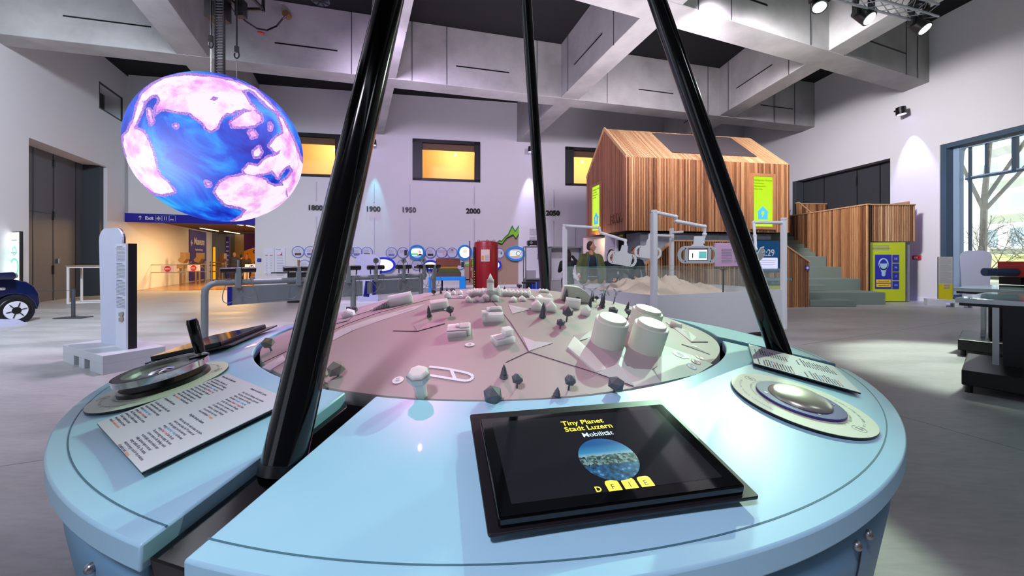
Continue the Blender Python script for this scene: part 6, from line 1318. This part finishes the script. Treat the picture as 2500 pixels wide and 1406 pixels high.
for z, x in ((1.75, .3), (1.3, .3)): q = MB(); ring(q, .13 if z > 1.5 else .26, .09 if z > 1.5 else .2, 0, .006, 24, M=T(x, -.014, z - .1) @ STAND); q.build('green_ring', mat('mint', rgb(90, 220, 170), .5, emit=rgb(90, 220, 170), es=.6), t)
for z in (1.95, 1.6): MB().box((.2, -.014, z), (.5, .004, .02)).build('line', INK, t)
MB().box((0, .04, .25), (.3, .2, .5)).build('foot', BLACK, t)
a = G(166, 742, 0); t = thing('white_bar_table', 'thin legged white bar table before the grey steel door', 'table', frame(a, (1, .35, 0), z=(0, 0, 1)))
for x in (0, .86):
    for y in (0, .6): MB().box((x, y, .59), (.045, .045, 1.18)).build('leg', WHITE, t)
q = MB()
for y in (0, .6): q.box((.43, y, .03), (.86, .03, .04)); q.box((.43, y, 1.16), (.86, .03, .04))
for x in (0, .86): q.box((x, .3, .03), (.03, .6, .04))
q.build('rail_frame', WHITE, t); MB().box((.43, .3, 1.20), (.95, .7, .025)).build('table_top', mat('top_wood', rgb(170, 140, 110), .5), t)
a = G(179, 776, 0); t = thing('barrier_post', 'short dark barrier post with flat foot and cord beside the car', 'barrier post', a)
MB().box((0, 0, .01), (.62, .3, .016), rotz(.1).to_3x3()).build('foot_plate', DGREY, t); MB().cyl((0, 0, .01), (0, 0, .70), .036, .036, 20).build('post', DGREY, t, smooth=True); MB().cyl((0, 0, .66), (-1.7, .3, .64), .006, .006, 6).build('cord', DGREY, t)
# ---------------------------------------------------------------- middle: blue bench with farmhouse model, boiler, cabinets
BM_ = frame((-2.95, 13.6, 0), (1, .1, 0), z=(0, 0, 1)); t = thing('blue_bench', 'azure blue bench table carrying the farmhouse model', 'bench', BM_)
MB().box((.65, .3, .72), (1.3, .6, .13)).build('top', CYANB, t, bevel=.01); MB().box((1.19, .3, .33), (.22, .6, .66)).build('leg_panel', CYANB, t); MB().box((.08, .3, .33), (.16, .6, .66)).build('leg_panel', CYANB, t); MB().cyl((.45, .3, 0), (.45, .3, .66), .03, .03, 12).build('centre_leg', BLACK, t)
fm = thing('farmhouse_model', 'wooden farmhouse model with brown roof on a grassy hill, on the blue bench', 'model house', BM_ @ T(.66, .3, .785) @ Matrix.Scale(.6, 4))
MB().prism([(-.75, 0), (.78, 0), (.78, .22), (.55, .48), (-.55, .48), (-.75, .22)], -.28, .28, STAND).build('earth_base', mat('earth', rgb(84, 70, 66), .9, var=.2, vscale=20), fm)
MB().prism([(-.75, .22), (.78, .22), (.55, .50), (-.55, .50)], -.285, .285, STAND).build('grass_slope', mat('moss', rgb(70, 84, 40), .95, var=.4, vscale=30, bump=.4), fm)
MB().box((0, 0, .60), (1.15, .42, .24)).build('timber_walls', mat('honey_timber', rgb(196, 138, 66), .7, var=.4, vscale=16), fm); MB().prism([(-.72, .66), (.78, .66), (.68, 1.10), (-.66, 1.10)], -.3, .3, STAND).build('roof', mat('roof_brown', rgb(112, 62, 46), .8, var=.1), fm)
MB().box((.5, -.305, 1.02), (.22, .01, .1)).build('roof_solar', DGREY, fm)
p = P(1187, 630, 15.2); t = thing('boiler_tank', 'big dark red cylindrical boiler tank with a white data sheet', 'boiler', (p.x, p.y, 0))
MB().lathe([(.001, .0), (.46, .0), (.47, .02), (.47, 2.02), (.44, 2.08), (.25, 2.13), (.001, 2.14)], n=56).build('shell', REDP, t, smooth=True)
for a in (-2.4, -1.4, -.6): q = MB(); ring(q, .05, .035, -.008, .008, 16, M=T(.38 * math.cos(a), .38 * math.sin(a), 2.11) @ STAND); q.build('lifting_eye', BLACK, t)
MB().box((-.0, -.472, 1.55), (.33, .02, .46)).build('data_sheet', mat('sheet_cream', rgb(222, 206, 190), .6), t); MB().box((-.1, -.486, 1.46), (.08, .006, .16)).build('sheet_chart', mat('chart_amber', rgb(220, 150, 70), .6), t); q = MB()
for j in range(5): q.box((.06, -.486, 1.56 - j * .045), (.15, .004, .012))
q.build('sheet_lines', INKG, t); MB().prism([(-.48, .30), (-.40, .30), (-.40, 1.85), (-.46, 1.9), (-.48, 1.85)], .18, .3, STAND).build('cutaway_edge', BLACK, t)
q = MB(); q.tube([(-.62, -.25, .5), (-.62, -.25, 1.9)], .025, 8); q.tube([(-.46, -.25, 1.4), (-.56, -.25, 1.4), (-.56, -.25, 1.1), (-.46, -.25, 1.1)], .022, 8); q.tube([(-.46, -.25, .95), (-.57, -.25, .95), (-.57, -.25, .7), (-.46, -.25, .62)], .022, 8); q.build('pipework', REDP, t); MB().tube([(-.62, -.25, 1.9), (-.62, -.25, 2.12)], .018, 8).build('thermometer', BLACK, t)
for j in range(7): MB().ico((-.43, -.33, .33 + j * .10), .022, 1).build('gold_bolt', YEL, t)
MB().box((-.85, -.2, .62), (.42, .35, .05)).build('black_shelf', BLACK, t)
p = P(1312, 630, 13.2); CM = frame((p.x - .4, p.y, 0), (1, .1, 0), z=(0, 0, 1)); t = thing('glass_cabinet', 'steel framed glass cabinet with blue lit lower part beside the thin pole', 'cabinet', CM)
q = MB()
for x in (0, .75):
    for y in (0, .6): q.box((x, y, .93), (.035, .035, 1.86))
for z in (.06, .72, 1.84):
    for y in (0, .6): q.box((.375, y, z), (.75, .035, .035))
    for x in (0, .75): q.box((x, .3, z), (.035, .6, .035))
q.build('steel_frame', STEEL, t); MB().box((.375, -.005, 1.28), (.7, .008, 1.08)).build('glass', mat('cabinet_glass', rgb(220, 220, 240), .05, alpha=.2), t)
MB().box((.375, .3, .4), (.7, .5, .6)).build('lower_box', mat('cab_dark', rgb(60, 56, 70), .5), t); q = MB()
for x in (.22, .37, .52): q.box((x, .04, .5), (.02, .02, .25))
q.box((.37, .04, .38), (.46, .02, .015)); q.build('blue_light', mat('neon_blue', rgb(30, 60, 250), .3, emit=rgb(30, 70, 255), es=2.5), t)
MB().box((.22, .25, .88), (.3, .3, .28)).build('stone_model', mat('stone_model', rgb(130, 116, 108), .9, var=.3, vscale=12, bump=.4), t); MB().cyl((.62, .3, .75), (.58, .3, 1.5), .05, .02, 10).build('dry_stem', mat('straw', rgb(170, 146, 100), .8), t)
MB().box((.52, .3, 1.5), (.14, .1, .2)).build('blue_device', mat('device_blue', rgb(90, 120, 160), .4), t)
pj = thing('projector', 'small black projector on top of the glass cabinet', 'projector', CM @ T(.30, .25, 1.86)); MB().box((0, 0, .12), (.42, .34, .16)).build('body', BLACK, pj, bevel=.02); MB().cyl((-.1, -.2, .12), (-.1, -.16, .12), .05, .06, 16).build('lens', STEEL, pj); 
for x in (-.16, .16): MB().box((x, 0, .02), (.03, .3, .04)).build('foot', DGREY, pj)
t = thing('grey_cabinet', 'grey steel display cabinet behind the thin pole', 'cabinet', CM @ T(.95, .25, 0)); MB().box((.55, .3, .33), (1.15, .55, .62)).build('lower_cabinet', mat('cab_grey', rgb(150, 146, 150), .5), t); MB().box((.55, .42, 1.25), (1.1, .05, 1.1)).build('pale_back', mat('cab_pale', rgb(196, 192, 204), .5), t)
q = MB()
for x in (-.02, 1.12): q.box((x, .3, .93), (.06, .5, 1.86))
q.box((.55, .3, 1.83), (1.2, .5, .05)); q.build('steel_frame', STEEL, t); MB().box((.6, .01, .38), (.06, .04, .25)).build('door_handle', BLACK, t)
p = P(715, 630, 12.5); t = thing('black_lectern', 'black lectern table seen behind the rail beside the thick pole', 'lectern', (p.x, p.y, 0)); MB().box((-.05, 0, .98), (1.0, .5, .03)).build('top', BLACK, t); MB().box((.2, .1, .48), (.7, .3, .96)).build('body', BLACK, t)
p = P(1290, 630, 13.0); t = thing('black_wall_shelf', 'small black reading shelf left of the glass cabinet', 'shelf', (p.x, p.y, 0)); MB().box((0, 0, .62), (.45, .3, .05)).build('top', BLACK, t); MB().box((.1, .1, .3), (.05, .05, .6)).build('leg', BLACK, t)
# ---------------------------------------------------------------- right tables
TG = mat('table_glass_top', rgb(150, 176, 182), .06, .35, coat=.6)
u_ = Vector((.62, -.785, 0)); 
for k, (A, lab) in enumerate(((Vector((5.26, 4.57, 0)), 'nearer of two black legged tables with mirror tops at the right edge'), (Vector((7.05, 6.15, 0)), 'farther of two black legged tables with mirror tops at the right edge'))):
    t = thing('mirror_table', lab, 'table', frame(A, u_, z=(0, 0, 1)), 'mirror topped tables')
    MB().prism([(0, 0), (3.2, 0), (3.2, 1.5), (.22, 1.5)], .955, .98).build('mirror_top', TG, t, bevel=.004); MB().prism([(.03, .03), (3.15, .03), (3.15, 1.47), (.24, 1.47)], .89, .954).build('black_apron', BLACK, t); MB().bar((0, -.004, .95), (3.2, -.004, .95), .02, .05).build('front_trim', TR, t)
    MB().box((.30, .35, .47), (.05, .6, .86)).build('alu_column', TR, t); MB().box((1.0, .35, .47), (1.3, .56, .86)).build('black_body', BLACK, t); MB().box((.62, .05, .16), (1.1, 1.2, .16)).build('base_plinth', BLACK, t, bevel=.01)
    for (x, y) in ((.12, -.5), (1.1, -.5), (.12, .6), (1.1, .6)): MB().cyl((x, y, 0), (x, y, .09), .03, .03, 12).build('levelling_foot', BLACK, t)
p = P(2479, 655, 6.7); t = thing('red_crate_device', 'red box on black ring coils at the right edge on the far table', 'device', (p.x + .38, p.y, .985)); MB().box((0, 0, .27), (.75, .5, .27)).build('red_box', mat('coral_red', rgb(205, 62, 52), .5), t)
for j in range(4): q = MB(); ring(q, .11, .075, -.02, .02, 24, M=T(-.32 + j * .10, -.2, .09) @ rotz(PI / 2 - .3) @ STAND); q.build('coil', DGREY, t)
MB().box((0, .1, .065), (.7, .3, .13)).build('coil_block', BLACK, t); MB().cyl((-.38, 0, .22), (-.80, .1, .22), .07, .07, 16).build('dark_tube', mat('tube_blue', rgb(60, 80, 110), .4), t, smooth=True)
# ---------------------------------------------------------------- outside the window
GRS = mat('lawn', rgb(196, 214, 130), .9); 
tag(MB().box((46, 20, -.35), (56, 60, .1)).build('lawn', mat('lawn_pale', rgb(190, 196, 176), .9, var=.15, vscale=.4), ), 'pale lawn and path outside the window', 'lawn', kind='structure')
o = tag(MB().bar((30, 0, 1.0), (40, 50, 1.0), 6, 1.4).build('grass_bank', GRS), 'bright green grass bank outside the window', 'grass bank')
FAC_ = mat('facade_white', rgb(236, 238, 240), .8, emit=(1, 1, 1, 1), es=.0); FW = mat('facade_window', rgb(150, 175, 190), .3)
ap = thing('apartment_block', 'white apartment block with rows of windows and balconies outside', 'building', frame((37, 8, 0), (.2, 1, 0), z=(0, 0, 1)))
MB().box((18, -3, 9), (52, 6, 18)).build('facade', FAC_, ap)
for r in range(5):
    for c in range(12): MB().box((c * 2.6 - 2, .02, 3.2 + r * 2.9), (1.5, .1, 1.5)).build('window', FW, ap)
    MB().box((22, .5, 2.3 + r * 2.9), (9, 1.0, .15)).build('balcony', WHITE, ap)
BARK = mat('lichen_bark', rgb(176, 172, 150), .9, bump=.5, bscale=20, var=.3, vscale=10)
def bare_tree(name, base, h, lab, seed, r0=.2, depth=5, spread=.55):
    rnd = random.Random(seed); t = thing(name, lab, 'tree', base); tr = MB(); br = MB()
    def grow(p, d, L, r, k):
        q_ = p + d * L; (tr if k == depth else br).cyl(p, q_, r, r * .72, 7 if k > 2 else 4, caps=False)
        if k == 0: return
        n = 3 if k > 1 else 2
        for i in range(n):
            a = rnd.uniform(0, 2 * PI); s_ = spread * rnd.uniform(.6, 1.25); o_ = d.orthogonal().normalized(); o_.rotate(Matrix.Rotation(a, 3, d)); nd = (d * math.cos(s_) + o_ * math.sin(s_) + Vector((0, 0, .12))).normalized()
            grow(p + d * L * rnd.uniform(.7, 1.0), nd, L * rnd.uniform(.6, .8), r * .55, k - 1)
        if k > 1: grow(q_, (d + Vector((rnd.uniform(-.2, .2), rnd.uniform(-.2, .2), .1))).normalized(), L * .75, r * .7, k - 1)
    grow(Vector((0, 0, 0)), Vector((.03, 0, 1)).normalized(), h * .36, r0, depth); tr.build('trunk', BARK, t); br.build('branches', BARK, t)
bare_tree('bare_tree', (21.7, 17.8, -.3), 13, 'bare winter tree with a lichen covered trunk outside the window', 5, .15)
bare_tree('bare_tree', (29, 17, -.3), 11, 'second bare tree farther right outside the window', 11, .16)
for k, (x, y, lab) in enumerate(((21.5, 15.4, 'twiggy bush outside behind the standing board'), (25.5, 17.2, 'reddish twiggy bush outside at the right window edge'), (24, 19.5, 'pale twiggy bush beside the tree trunk'))): bare_tree('twiggy_bush', (x, y, -.3), 3.6, lab, 30 + k, .05, 5, .8)
t = thing('parked_car', 'pale parked car outside the window behind the display board', 'car', frame((20.6, 14.6, -.3), (.5, -.85, 0), z=(0, 0, 1)))
MB().prism([(0, .3), (4.2, .3), (4.2, .85), (3.4, .95), (2.9, 1.4), (1.3, 1.42), (.7, .95), (0, .8)], -.8, .8, STAND).build('body', mat('silver_car', rgb(210, 215, 222), .3, .3), t, bevel=.08, seg=3)
MB().prism([(.9, .97), (3.2, .97), (2.8, 1.33), (1.4, 1.35)], -.81, .81, STAND).build('side_windows', mat('car_glass', rgb(90, 110, 125), .1), t)
for x in (.85, 3.4): MB().cyl((x, -.83, .32), (x, -.6, .32), .32, .32, 24).build('wheel', BLACK, t)
# ---------------------------------------------------------------- people
def capsule(mb, a, b, ra, rb, n=12):
    a, b = Vector(a), Vector(b); mb.cyl(a, b, ra, rb, n); mb.ico(a, ra * .995, 2); mb.ico(b, rb * .995, 2)
def ellips(mb, c, r, rot=None):
    bm = bmesh.new(); bmesh.ops.create_icosphere(bm, subdivisions=3, radius=1)
    R = rot if rot is not None else Matrix.Identity(3)
    vs = [R @ Vector((q.co.x * r[0], q.co.y * r[1], q.co.z * r[2])) + Vector(c) for q in bm.verts]; bm.verts.ensure_lookup_table()
    mb.add(vs, [[q.index for q in f.verts] for f in bm.faces]); bm.free()
def fuse(mb, name, m, parent, vox=.013, smooth=6):
    o = mb.build(name, m, parent); r = o.modifiers.new('r', 'REMESH'); r.mode = 'VOXEL'; r.voxel_size = vox; r.use_smooth_shade = True
    s_ = o.modifiers.new('s', 'SMOOTH'); s_.iterations = smooth; s_.factor = .5
    bpy.context.view_layer.update(); me = bpy.data.meshes.new_from_object(o.evaluated_get(bpy.context.evaluated_depsgraph_get()))
    o.modifiers.clear(); old = o.data; o.data = me; bpy.data.meshes.remove(old); me.name = name; return o
def person(pos, yaw, H, lab, top, legs, hair, headyaw=0., arms=None, long_hair=False, jacket=None, skin=SKIN, skirt=False, scarf=None):
    """local frame: facing -y, heights for a 1.78 m body scaled to H"""
    k = H / 1.78; M = T(*pos) @ rotz(yaw) @ Matrix.Scale(k, 4); t = thing('person', lab, 'person', M)
    arms = arms or {}; L = arms.get('L', ((.25, .02, 1.16), (.27, -.06, .92))); R = arms.get('R', ((-.25, .02, 1.16), (-.27, -.06, .92)))
    hy = Matrix.Rotation(headyaw, 3, 'Z'); hc = Vector((0, -.02, 1.655))
    b = MB()
    ellips(b, hc + Vector((0, 0, .02)), (.074, .092, .105)); ellips(b, hc + hy @ Vector((0, -.03, -.045)), (.054, .06, .062))
    b.bar(hc + hy @ Vector((0, -.092, .012)), hc + hy @ Vector((0, -.114, -.022)), .022, .02); ellips(b, hc + hy @ Vector((0, -.108, -.022)), (.015, .014, .012))
    for s_ in (-1, 1): ellips(b, hc + hy @ Vector((s_ * .076, .005, -.005)), (.012, .02, .03)); 
    ellips(b, hc + hy @ Vector((0, -.088, -.058)), (.024, .010, .008))
    capsule(b, (0, .0, 1.42), (0, -.005, 1.60), .058, .052)
    ellips(b, (0, 0, 1.30), (.165, .10, .18)); ellips(b, (0, 0, 1.05), (.14, .095, .2)); ellips(b, (0, 0, .93), (.155, .10, .12)); capsule(b, (-.155, 0, 1.42), (.155, 0, 1.42), .05, .05)
    for s_, A in ((1, L), (-1, R)):
        e, w_ = Vector(A[0]), Vector(A[1]); capsule(b, (s_ * .185, 0, 1.41), e, .046, .038); capsule(b, e, w_, .038, .027)
        d = (w_ - e).normalized(); pc = w_ + d * .05; sd2 = d.cross(Vector((0, 1, 0))); sd2 = sd2.normalized() if sd2.length > .1 else Vector((1, 0, 0)); nn = sd2.cross(d)
        capsule(b, w_, w_ + d * .075, .027, .032)
        for j, ln in enumerate((.065, .075, .07, .055)):
            f0 = w_ + d * .085 + sd2 * (j - 1.5) * .019; f1 = f0 + d * ln * .55 - nn * .01; f2 = f1 + d * ln * .4 - nn * .022; capsule(b, f0, f1, .0095, .009, 8); capsule(b, f1, f2, .009, .008, 8)
        th = w_ + d * .035 + sd2 * (-.03); capsule(b, th, th + d * .03 - sd2 * .025 - nn * .01, .012, .010, 8); capsule(b, th + d * .03 - sd2 * .025 - nn * .01, th + d * .055 - sd2 * .03 - nn * .02, .010, .009, 8)
    for s_ in (-1, 1): capsule(b, (s_ * .085, 0, .90), (s_ * .095, -.01, .50), .085, .055); capsule(b, (s_ * .095, -.01, .50), (s_ * .10, .02, .09), .055, .036); capsule(b, (s_ * .10, .02, .05), (s_ * .11, -.13, .035), .04, .032)
    fuse(b, 'body', skin, t, .0115, 3)
    for s_ in (-1, 1):
        ep = hc + hy @ Vector((s_ * .031, -.087, .014)); MB().ico(ep, .0105, 2).build('eye', WHITE, t); MB().ico(ep + hy @ Vector((0, -.006, 0)), .006, 2).build('pupil', BLACK, t)
    h = MB(); ellips(h, hc + hy @ Vector((0, .022, .045)), (.084, .094, .094)); ellips(h, hc + hy @ Vector((0, .035, .0)), (.078, .07, .09))
    if long_hair: ellips(h, hc + hy @ Vector((0, .07, -.10)), (.10, .055, .19)); ellips(h, hc + hy @ Vector((-.075, .01, -.08)), (.026, .05, .15)); ellips(h, hc + hy @ Vector((.075, .01, -.08)), (.026, .05, .15))
    fuse(h, 'hair', hair, t, .012, 4)
    if legs:
        g = MB(); ellips(g, (0, 0, .95), (.172, .118, .11))
        for s_ in (-1, 1): capsule(g, (s_ * .088, 0, .90), (s_ * .098, -.01, .50), .105, .076); capsule(g, (s_ * .098, -.01, .50), (s_ * .105, .02, .10), .076, .064)
        fuse(g, 'trousers', legs, t, .014, 4)
    for s_ in (-1, 1): f = MB(); ellips(f, (s_ * .108, -.045, .045), (.052, .135, .05)); f.box((s_ * .108, -.045, .012), (.095, .26, .024)); fuse(f, 'shoe', BLACK, t, .014, 2)
    g = MB(); ellips(g, (0, 0, 1.30), (.19, .125, .19)); ellips(g, (0, 0, 1.06), (.168, .12, .22)); capsule(g, (-.15, 0, 1.41), (.15, 0, 1.41), .066, .066); ellips(g, (0, 0, .93), (.178, .125, .09))
    for s_, A in ((1, L), (-1, R)): e, w_ = Vector(A[0]), Vector(A[1]); capsule(g, (s_ * .18, 0, 1.40), e, .064, .054); capsule(g, e, e.lerp(w_, .93), .054, .042)
    fuse(g, 'top', top, t, .014, 4)
    if jacket:
        g = MB()
        ellips(g, (0, .055, 1.26), (.215, .125, .24)); ellips(g, (0, .06, 1.0), (.205, .125, .24)); capsule(g, (-.175, .01, 1.42), (.175, .01, 1.42), .082, .082)
        for s_, A in ((1, L), (-1, R)):
            capsule(g, (s_ * .15, -.075, 1.36), (s_ * .19, -.085, .88), .068, .075); capsule(g, (s_ * .19, -.02, 1.3), (s_ * .21, .0, .86), .07, .08); capsule(g, (s_ * .09, -.05, 1.47), (s_ * .13, -.085, 1.36), .04, .05)
            e, w_ = Vector(A[0]), Vector(A[1]); capsule(g, (s_ * .20, 0, 1.40), e, .084, .076); capsule(g, e, e.lerp(w_, .96), .076, .06)
        capsule(g, (-.07, .05, 1.50), (.07, .05, 1.50), .05, .05)
        j = fuse(g, 'jacket', jacket, t, .014, 4)
        for s_ in (-1, 1): MB().tube([(s_ * .075, -.115, 1.42), (s_ * .105, -.150, 1.2), (s_ * .125, -.158, .9)], .009, 8).build('blue_lining', mat('lining_blue', rgb(20, 90, 160), .6), j)
    if scarf: g = MB(); capsule(g, (-.05, -.03, 1.48), (.05, -.03, 1.48), .055, .055); fuse(g, 'scarf', scarf, t, .014, 3)
    return t
HB = mat('hair_brown', rgb(58, 38, 30), .7, bump=.4, bscale=120); HD = mat('hair_dark', rgb(26, 20, 20), .6, bump=.4, bscale=120); HR = mat('hair_auburn', rgb(104, 60, 40), .7, bump=.4, bscale=120)
CB1 = mat('cloth_black', rgb(28, 30, 36), .85, bump=.1, bscale=80); OLV = mat('cloth_olive', rgb(84, 92, 48), .8, bump=.1, bscale=90); BEI = mat('cloth_beige', rgb(190, 162, 126), .85, bump=.1, bscale=90); NVY = mat('cloth_navy', rgb(24, 28, 52), .85, bump=.1, bscale=80); JEAN = mat('cloth_jeans', rgb(60, 70, 90), .85)
p = P(1443, 630, 9.3); person((p.x, p.y, 0), .1, 1.85, 'man in an open olive jacket, black shirt and beige trousers looking right', mat('shirt_dark', rgb(34, 40, 50), .85), BEI, HB, 1.15, {'R': ((-.30, -.02, 1.18), (-.34, -.20, 1.04)), 'L': ((.28, .02, 1.16), (.29, -.06, .92))}, jacket=OLV)
t = thing('folded_leaflet', 'white folded leaflet held in the right hand of the man in the olive jacket', 'leaflet', (p.x - .40, p.y - .33, 1.05)); MB().bar((-.08, 0, .06), (.03, 0, -.12), .01, .05, (1, 0, 0)).build('sheet', WHITE, t); MB().bar((.03, 0, -.12), (.05, .02, .05), .01, .05, (1, 0, 0)).build('sheet', WHITE, t)
p = P(1493, 630, 9.5); person((p.x, p.y, 0), -.2, 1.66, 'woman with long dark hair in dark clothes beside the man in olive', NVY, JEAN, HD, .4, {'L': ((.26, -.05, 1.15), (.10, -.22, 1.02))}, True)
p = P(1549, 630, 9.7); person((p.x, p.y, 0), .1, 1.72, 'person with auburn hair and glasses in a dark teal jumper behind the tilted tablets', mat('cloth_teal', rgb(24, 44, 52), .85), JEAN, HR, -.1, {'R': ((-.26, 0, 1.16), (-.1, -.22, 1.02))}, False)
p = P(1386, 630, 10.6); person((p.x, p.y, 0), PI * .92, 1.68, 'person in black seen from behind raising a phone, left of the sand table post', CB1, CB1, HD, 0, {'R': ((-.30, -.14, 1.36), (-.10, -.26, 1.60)), 'L': ((.26, -.12, 1.15), (.10, -.3, 1.3))}, True)
for k, (px, Y, Hh, m, hr, lh, lab) in enumerate(((572, 23, 1.78, NVY, mat('hair_grey', rgb(120, 100, 84), .7), False, 'broad person in a dark coat seen from behind in the corridor, left of three'), (589, 24, 1.66, CB1, HD, False, 'small person in black seen from behind in the corridor, middle of three'), (602.5, 23, 1.68, CB1, HR, True, 'person with long auburn hair seen from behind in the corridor, right of three'))):
    p = P(px, 630, Y); person((p.x, p.y, 0), PI + .2, Hh, lab, m, CB1 if k < 2 else BEI, hr, 0, None, lh, jacket=m if k == 0 else None)
